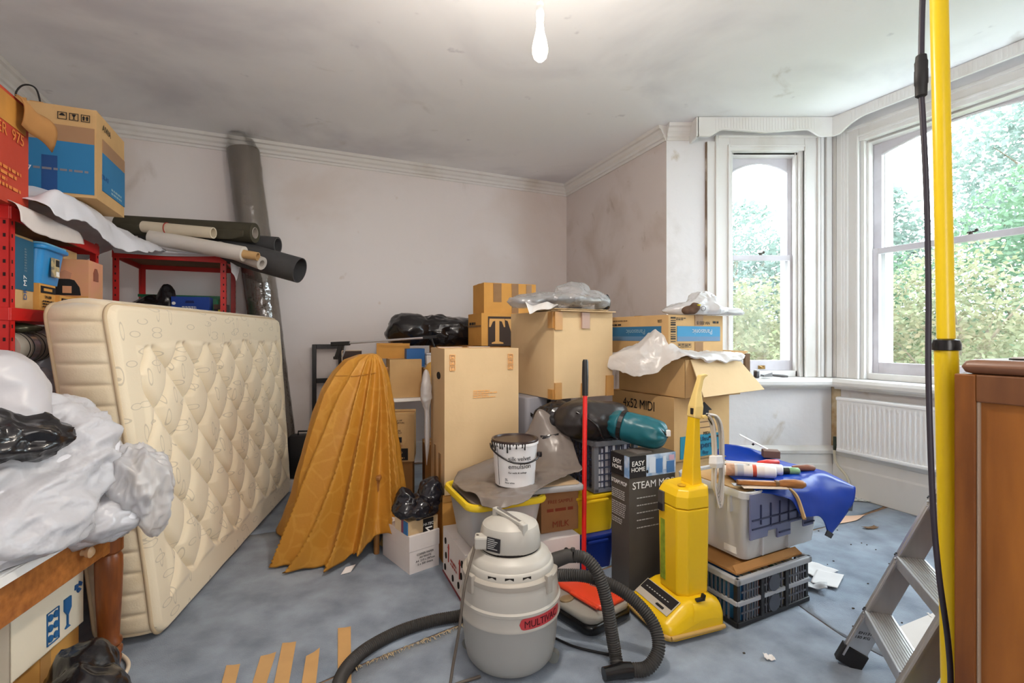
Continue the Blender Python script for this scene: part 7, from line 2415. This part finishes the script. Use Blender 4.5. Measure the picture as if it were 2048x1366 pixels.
# scraper and bits on the side window sill
g = thing('paint_scraper', 'grey filling knife lying on the sill of the narrow window', 'scraper', (2.06, 4.035, .957), R(-6))
part('blade', MB().prism([(0, -.035), (.075, -.014), (.075, .014), (0, .035)], lambda x, y: (x, y, .010), lambda x, y: (x, y, .045 - .02 * (1 - x / .075))), mat('grey_blade', rgb(130, 128, 128), .4, metal=.5), g)
part('handle', MB().tube([(.07, 0, .024), (.10, 0, .02), (.16, 0, .014), (.20, 0, .011)], [.008, .010, .012, .008], 10), mat('dark_handle', rgb(96, 92, 92), .5), g, smooth=60)
g = thing('tin', 'small dark tin on the side window sill behind the open carton', 'tin', (2.02, 4.05, .957))
part('body', MB().lathe([(.022, 0), (.022, .05), (.018, .055), (.0, .055)], 18), mat('dark_tin', rgb(70, 68, 70), .4, metal=.5), g, smooth=40)
part('lid', MB().lathe([(.023, .05), (.023, .062), (.0, .062)], 18), STEEL, g, smooth=40)
g = thing('wood_block', 'brown wooden block standing on the sill by the open carton flap', 'wood', (1.93, 4.03, .957))
part('block', MB().box((-.02, -.02, 0), (.02, .02, .20)), mat('brown_block', rgb(120, 92, 66), .7, var=.2), g, bevel=.003)

# ================================================================== RIGHT FOREGROUND: ladder, pole, cable, cabinet
ALU = mat('brushed_aluminium', rgb(200, 200, 202), .38, metal=.75, var=.08, vscale=30, stretch=(1, 1, .1))
BLKCAP = mat('black_rubber_foot', rgb(36, 36, 38), .6)
sdir = Vector((-.374, -.927, 0))                # along the treads, towards the camera
cdir = Vector((.927, -.374, 0))                 # the way the ladder climbs
foot = Vector((1.325, 1.94, 0))
g = thing('step_ladder', 'aluminium step ladder with black feet at the right, before the cabinet', 'ladder', tuple(foot))
RUN = .44
up = (cdir * RUN + Vector((0, 0, 1)))
upn = up.normalized()
Hh = 1.06
W_ = .40
def stile(off, name):
    b = sdir * off
    o = part(name, MB().bar(b + upn * .05, b + up * Hh, .022, .078, up=cdir), ALU, g, bevel=.003)
    part('stile_lip', MB().bar(b + upn * .05 - cdir * .036 + sdir * .012, b + up * Hh - cdir * .036 + sdir * .012, .02, .006, up=cdir), ALU, g)
    part('foot', MB().bar(b - upn * .0 + Vector((0, 0, .002)), b + upn * .075, .034, .09, up=cdir), BLKCAP, g, bevel=.004)
stile(0, 'stile'); stile(W_, 'stile')
for k in range(1, 5):
    z = .23 * k
    c = up * z + cdir * .0
    a = c + sdir * .012
    b = c + sdir * (W_ - .012)
    t = part('tread', MB().bar(a + Vector((0, 0, -.002)), b + Vector((0, 0, -.002)), .088, .006), ALU, g)
    part('tread_front', MB().bar(a - cdir * .043 + Vector((0, 0, -.022)), b - cdir * .043 + Vector((0, 0, -.022)), .004, .042), ALU, g)
    part('tread_back', MB().bar(a + cdir * .043 + Vector((0, 0, -.016)), b + cdir * .043 + Vector((0, 0, -.016)), .004, .03), ALU, g)
    mb = MB()
    for q in range(9):
        o_ = cdir * (-.036 + q * .009)
        mb.bar(a + o_ + Vector((0, 0, .002)), b + o_ + Vector((0, 0, .002)), .0035, .0025)
    part('tread_ribs', mb, mat('scuffed_aluminium', rgb(170, 168, 166), .5, metal=.7), t, kind='stuff')
    part('end_cap', MB().tube([a - cdir * .05 + Vector((0, 0, .004)), a - cdir * .044 - sdir * .012 + Vector((0, 0, .007)), a + cdir * .045 - sdir * .012 + Vector((0, 0, .006))], .003, 6), BLKCAP, t)
    for q in (-1, 1):
        part('rivet', MB().lathe([(.005, 0), (.005, .003), (.002, .005)], 10, tuple(a - cdir * (.045 + .003) + Vector((0, 0, -.02 + q * .008)))), STEEL, t)
letter(g, upn * .155 + sdir * .0118 - cdir * .004 + Vector((0, 0, 0)), cdir * 1 + Vector((0, 0, 0)), upn, 'EN131', .016, INK, off=.0008)
letter(g, upn * .135 + sdir * .0118 - cdir * .004, cdir, upn, '150 KG', .016, INK, off=.0008)

YPOLE = mat('yellow_pole', rgb(238, 204, 24), .3, var=.04, spec=.5)
p0, p1 = Vector((1.178, 1.30, .0)), Vector((1.115, 1.30, 3.065))
g = thing('support_pole', 'yellow telescopic pole with black collar standing floor to ceiling at the right', 'pole', tuple(p0))
d = p1 - p0
jz = (1.277 - p0.z) / d.z
part('lower_tube', MB().cyl((0, 0, .012), d * jz, .0255, n=28), YPOLE, g, smooth=50)
part('upper_tube', MB().cyl(d * (jz - .02), d * .99, .0195, n=28), YPOLE, g, smooth=50)
c = d * jz
part('collar', MB().lathe([(.027, -.016), (.031, -.014), (.0315, .0), (.028, .012), (.020, .016)], 28, tuple(c)), mat('black_plastic', rgb(20, 20, 22), .25, spec=.5), g, smooth=40)
part('foot_pad', MB().lathe([(.05, 0), (.05, .008), (.03, .014), (.028, .03)], 24), BLKCAP, g, smooth=40)
part('head_pad', MB().lathe([(.02, -.06), (.04, -.02), (.05, 0)], 24, tuple(d)), BLKCAP, g, smooth=40)
CABL = mat('dark_violet_cable', rgb(54, 50, 60), .45)
g = thing('extension_cable', 'black cable with inline connector hanging from the ceiling before the window', 'cable', (1.0, 1.20, 1.95))
cp_ = [(1.05, 1.22, 3.06), (1.035, 1.205, 2.6), (1.012, 1.20, 2.24), (1.005, 1.20, 2.11), (1.002, 1.20, 1.975)]
part('flex', MB().tube([(p[0] - 1.0, p[1] - 1.2, p[2] - 1.95) for p in even(cp_, .02)], .0062, 10), CABL, g, smooth=60)
cp_ = [(1.002, 1.20, 1.90), (1.008, 1.20, 1.80), (1.016, 1.20, 1.62), (1.020, 1.20, 1.40), (1.020, 1.20, 1.20), (1.030, 1.20, .90), (1.045, 1.20, .72), (1.068, 1.20, .55), (1.074, 1.20, .42), (1.062, 1.20, .2), (1.06, 1.22, .02), (1.0, 1.30, .008), (.9, 1.28, .008)]
part('flex', MB().tube([(p[0] - 1.0, p[1] - 1.2, p[2] - 1.95) for p in even(cp_, .02)], .0062, 10), CABL, g, smooth=60)
part('connector', MB().lathe([(.007, -.066), (.012, -.062), (.0125, -.035), (.0138, -.033), (.0138, .0), (.0130, .002), (.0135, .02), (.012, .024), (.011, .036), (.006, .04)], 20, (.002, 0, .0)), BLKCAP, g, smooth=35)

CABW = mat('brown_cabinet_wood', rgb(138, 84, 36), .38, col2=rgb(100, 56, 25), vscale=4, stretch=(5, 5, .7), lo=.3, hi=.7, bump=.04, bscale=30, detail=7)
CABD = mat('dark_cabinet_wood', rgb(120, 78, 48), .4, col2=rgb(90, 54, 32), vscale=4, stretch=(5, 5, .7), lo=.3, hi=.7)
CABP = mat('amber_panel_wood', rgb(160, 100, 40), .42, col2=rgb(118, 68, 26), vscale=3, stretch=(4, 4, .6), lo=.3, hi=.7, detail=7)
# room aligned; the side with the framed panel faces left, its far edge at the measured corner
cab0 = Vector((1.037, 1.15, 0))
g = thing('cabinet', 'brown wooden cabinet with framed panel at the right edge, papers on top', 'cabinet', tuple(cab0), R(RA))
# local x: to the right into the cabinet, local y: away from the camera (cabinet lies at y < 0)
CL, CW_, CH = .92, .48, 1.212
part('stile', MB().box((0, -.040, .06), (.022, 0, CH)), CABW, g, bevel=.003)
part('stile', MB().box((0, -CL, .06), (.022, -CL + .05, CH)), CABW, g, bevel=.003)
part('top_rail', MB().box((.0, -CL + .05, CH - .062), (.022, -.040, CH)), CABD, g, bevel=.003)
part('bottom_rail', MB().box((.0, -CL + .05, .06), (.022, -.040, .16)), CABW, g, bevel=.003)
part('panel', MB().box((.010, -CL + .045, .155), (.018, -.036, CH - .058)), CABP, g)
part('panel_bead', MB().box((.003, -.046, .16), (.012, -.040, CH - .062)), mat('worn_bead', rgb(150, 130, 112), .5), g, bevel=.002)
part('carcase', MB().box((.022, -CL, .06), (CW_, 0, CH)), CABD, g, bevel=.003)
part('plinth', MB().box((.02, -CL + .02, 0), (CW_ - .02, -.02, .06)), CABD, g)
part('top', MB().rbox((.006, -CL + .004, CH), (CW_ - .006, -.008, CH + .034), .012, 4, .016), mat('top_wood', rgb(136, 98, 76), .35, col2=rgb(112, 78, 60), vscale=4, stretch=(5, .6, 5), lo=.3, hi=.7), g, smooth=50)
g = thing('folder', 'flat black folder on top of the brown cabinet', 'folder', (1.115, 1.10, CH + .0345), R(RA))
part('cover', MB().box((.0, -.26, 0), (.30, .0, .003)), INK, g)
part('sheets', MB().box((.004, -.256, .003), (.296, -.004, .006)), PAPER, g)
g = thing('paper_pile', 'crumpled white papers on the black folder on the cabinet', 'paper', (1.17, 1.06, CH + .041), R(RA))
part('sheet', cloth([[(-.02, -.2, .004), (.1, -.2, .012), (.2, -.2, .004)], [(-.03, -.08, .018), (.1, -.1, .03), (.2, -.1, .014)], [(-.04, .03, .022), (.08, .03, .03), (.2, .02, .01)]], 20, 20, .006, 12, 3), clear_mat('clear_wallet', (.9, .9, .92, 1), .3, .2, gloss=.06), g, smooth=180, solid=.001)
part('sheet', MB().box((-.0, -.2, -.0), (.2, .0, .004)), PAPER, g)
g = thing('picture_frame', 'dark wooden picture frame leaning on top of the cabinet at the right edge', 'frame', (1.235, 1.095, CH + .035), R(RA))
fr = Vector((0, 0, 1)); ln = Vector((.05, -.0, .12))
part('frame_side', MB().bar((0, 0, 0), (.062, -.02, .16), .012, .016), CABD, g, bevel=.002)
part('frame_side', MB().bar((.062, -.02, .16), (.062, -.24, .16), .012, .016), CABD, g, bevel=.002)
part('frame_side', MB().bar((0, -.22, 0), (.062, -.24, .16), .012, .016), CABD, g, bevel=.002)
part('picture', MB().add([(.002, -.0, .006), (.060, -.02, .156), (.060, -.235, .156), (.002, -.215, .006)], [(0, 1, 2, 3)]), mat('grey_picture', rgb(170, 166, 158), .5), g, solid=.004)
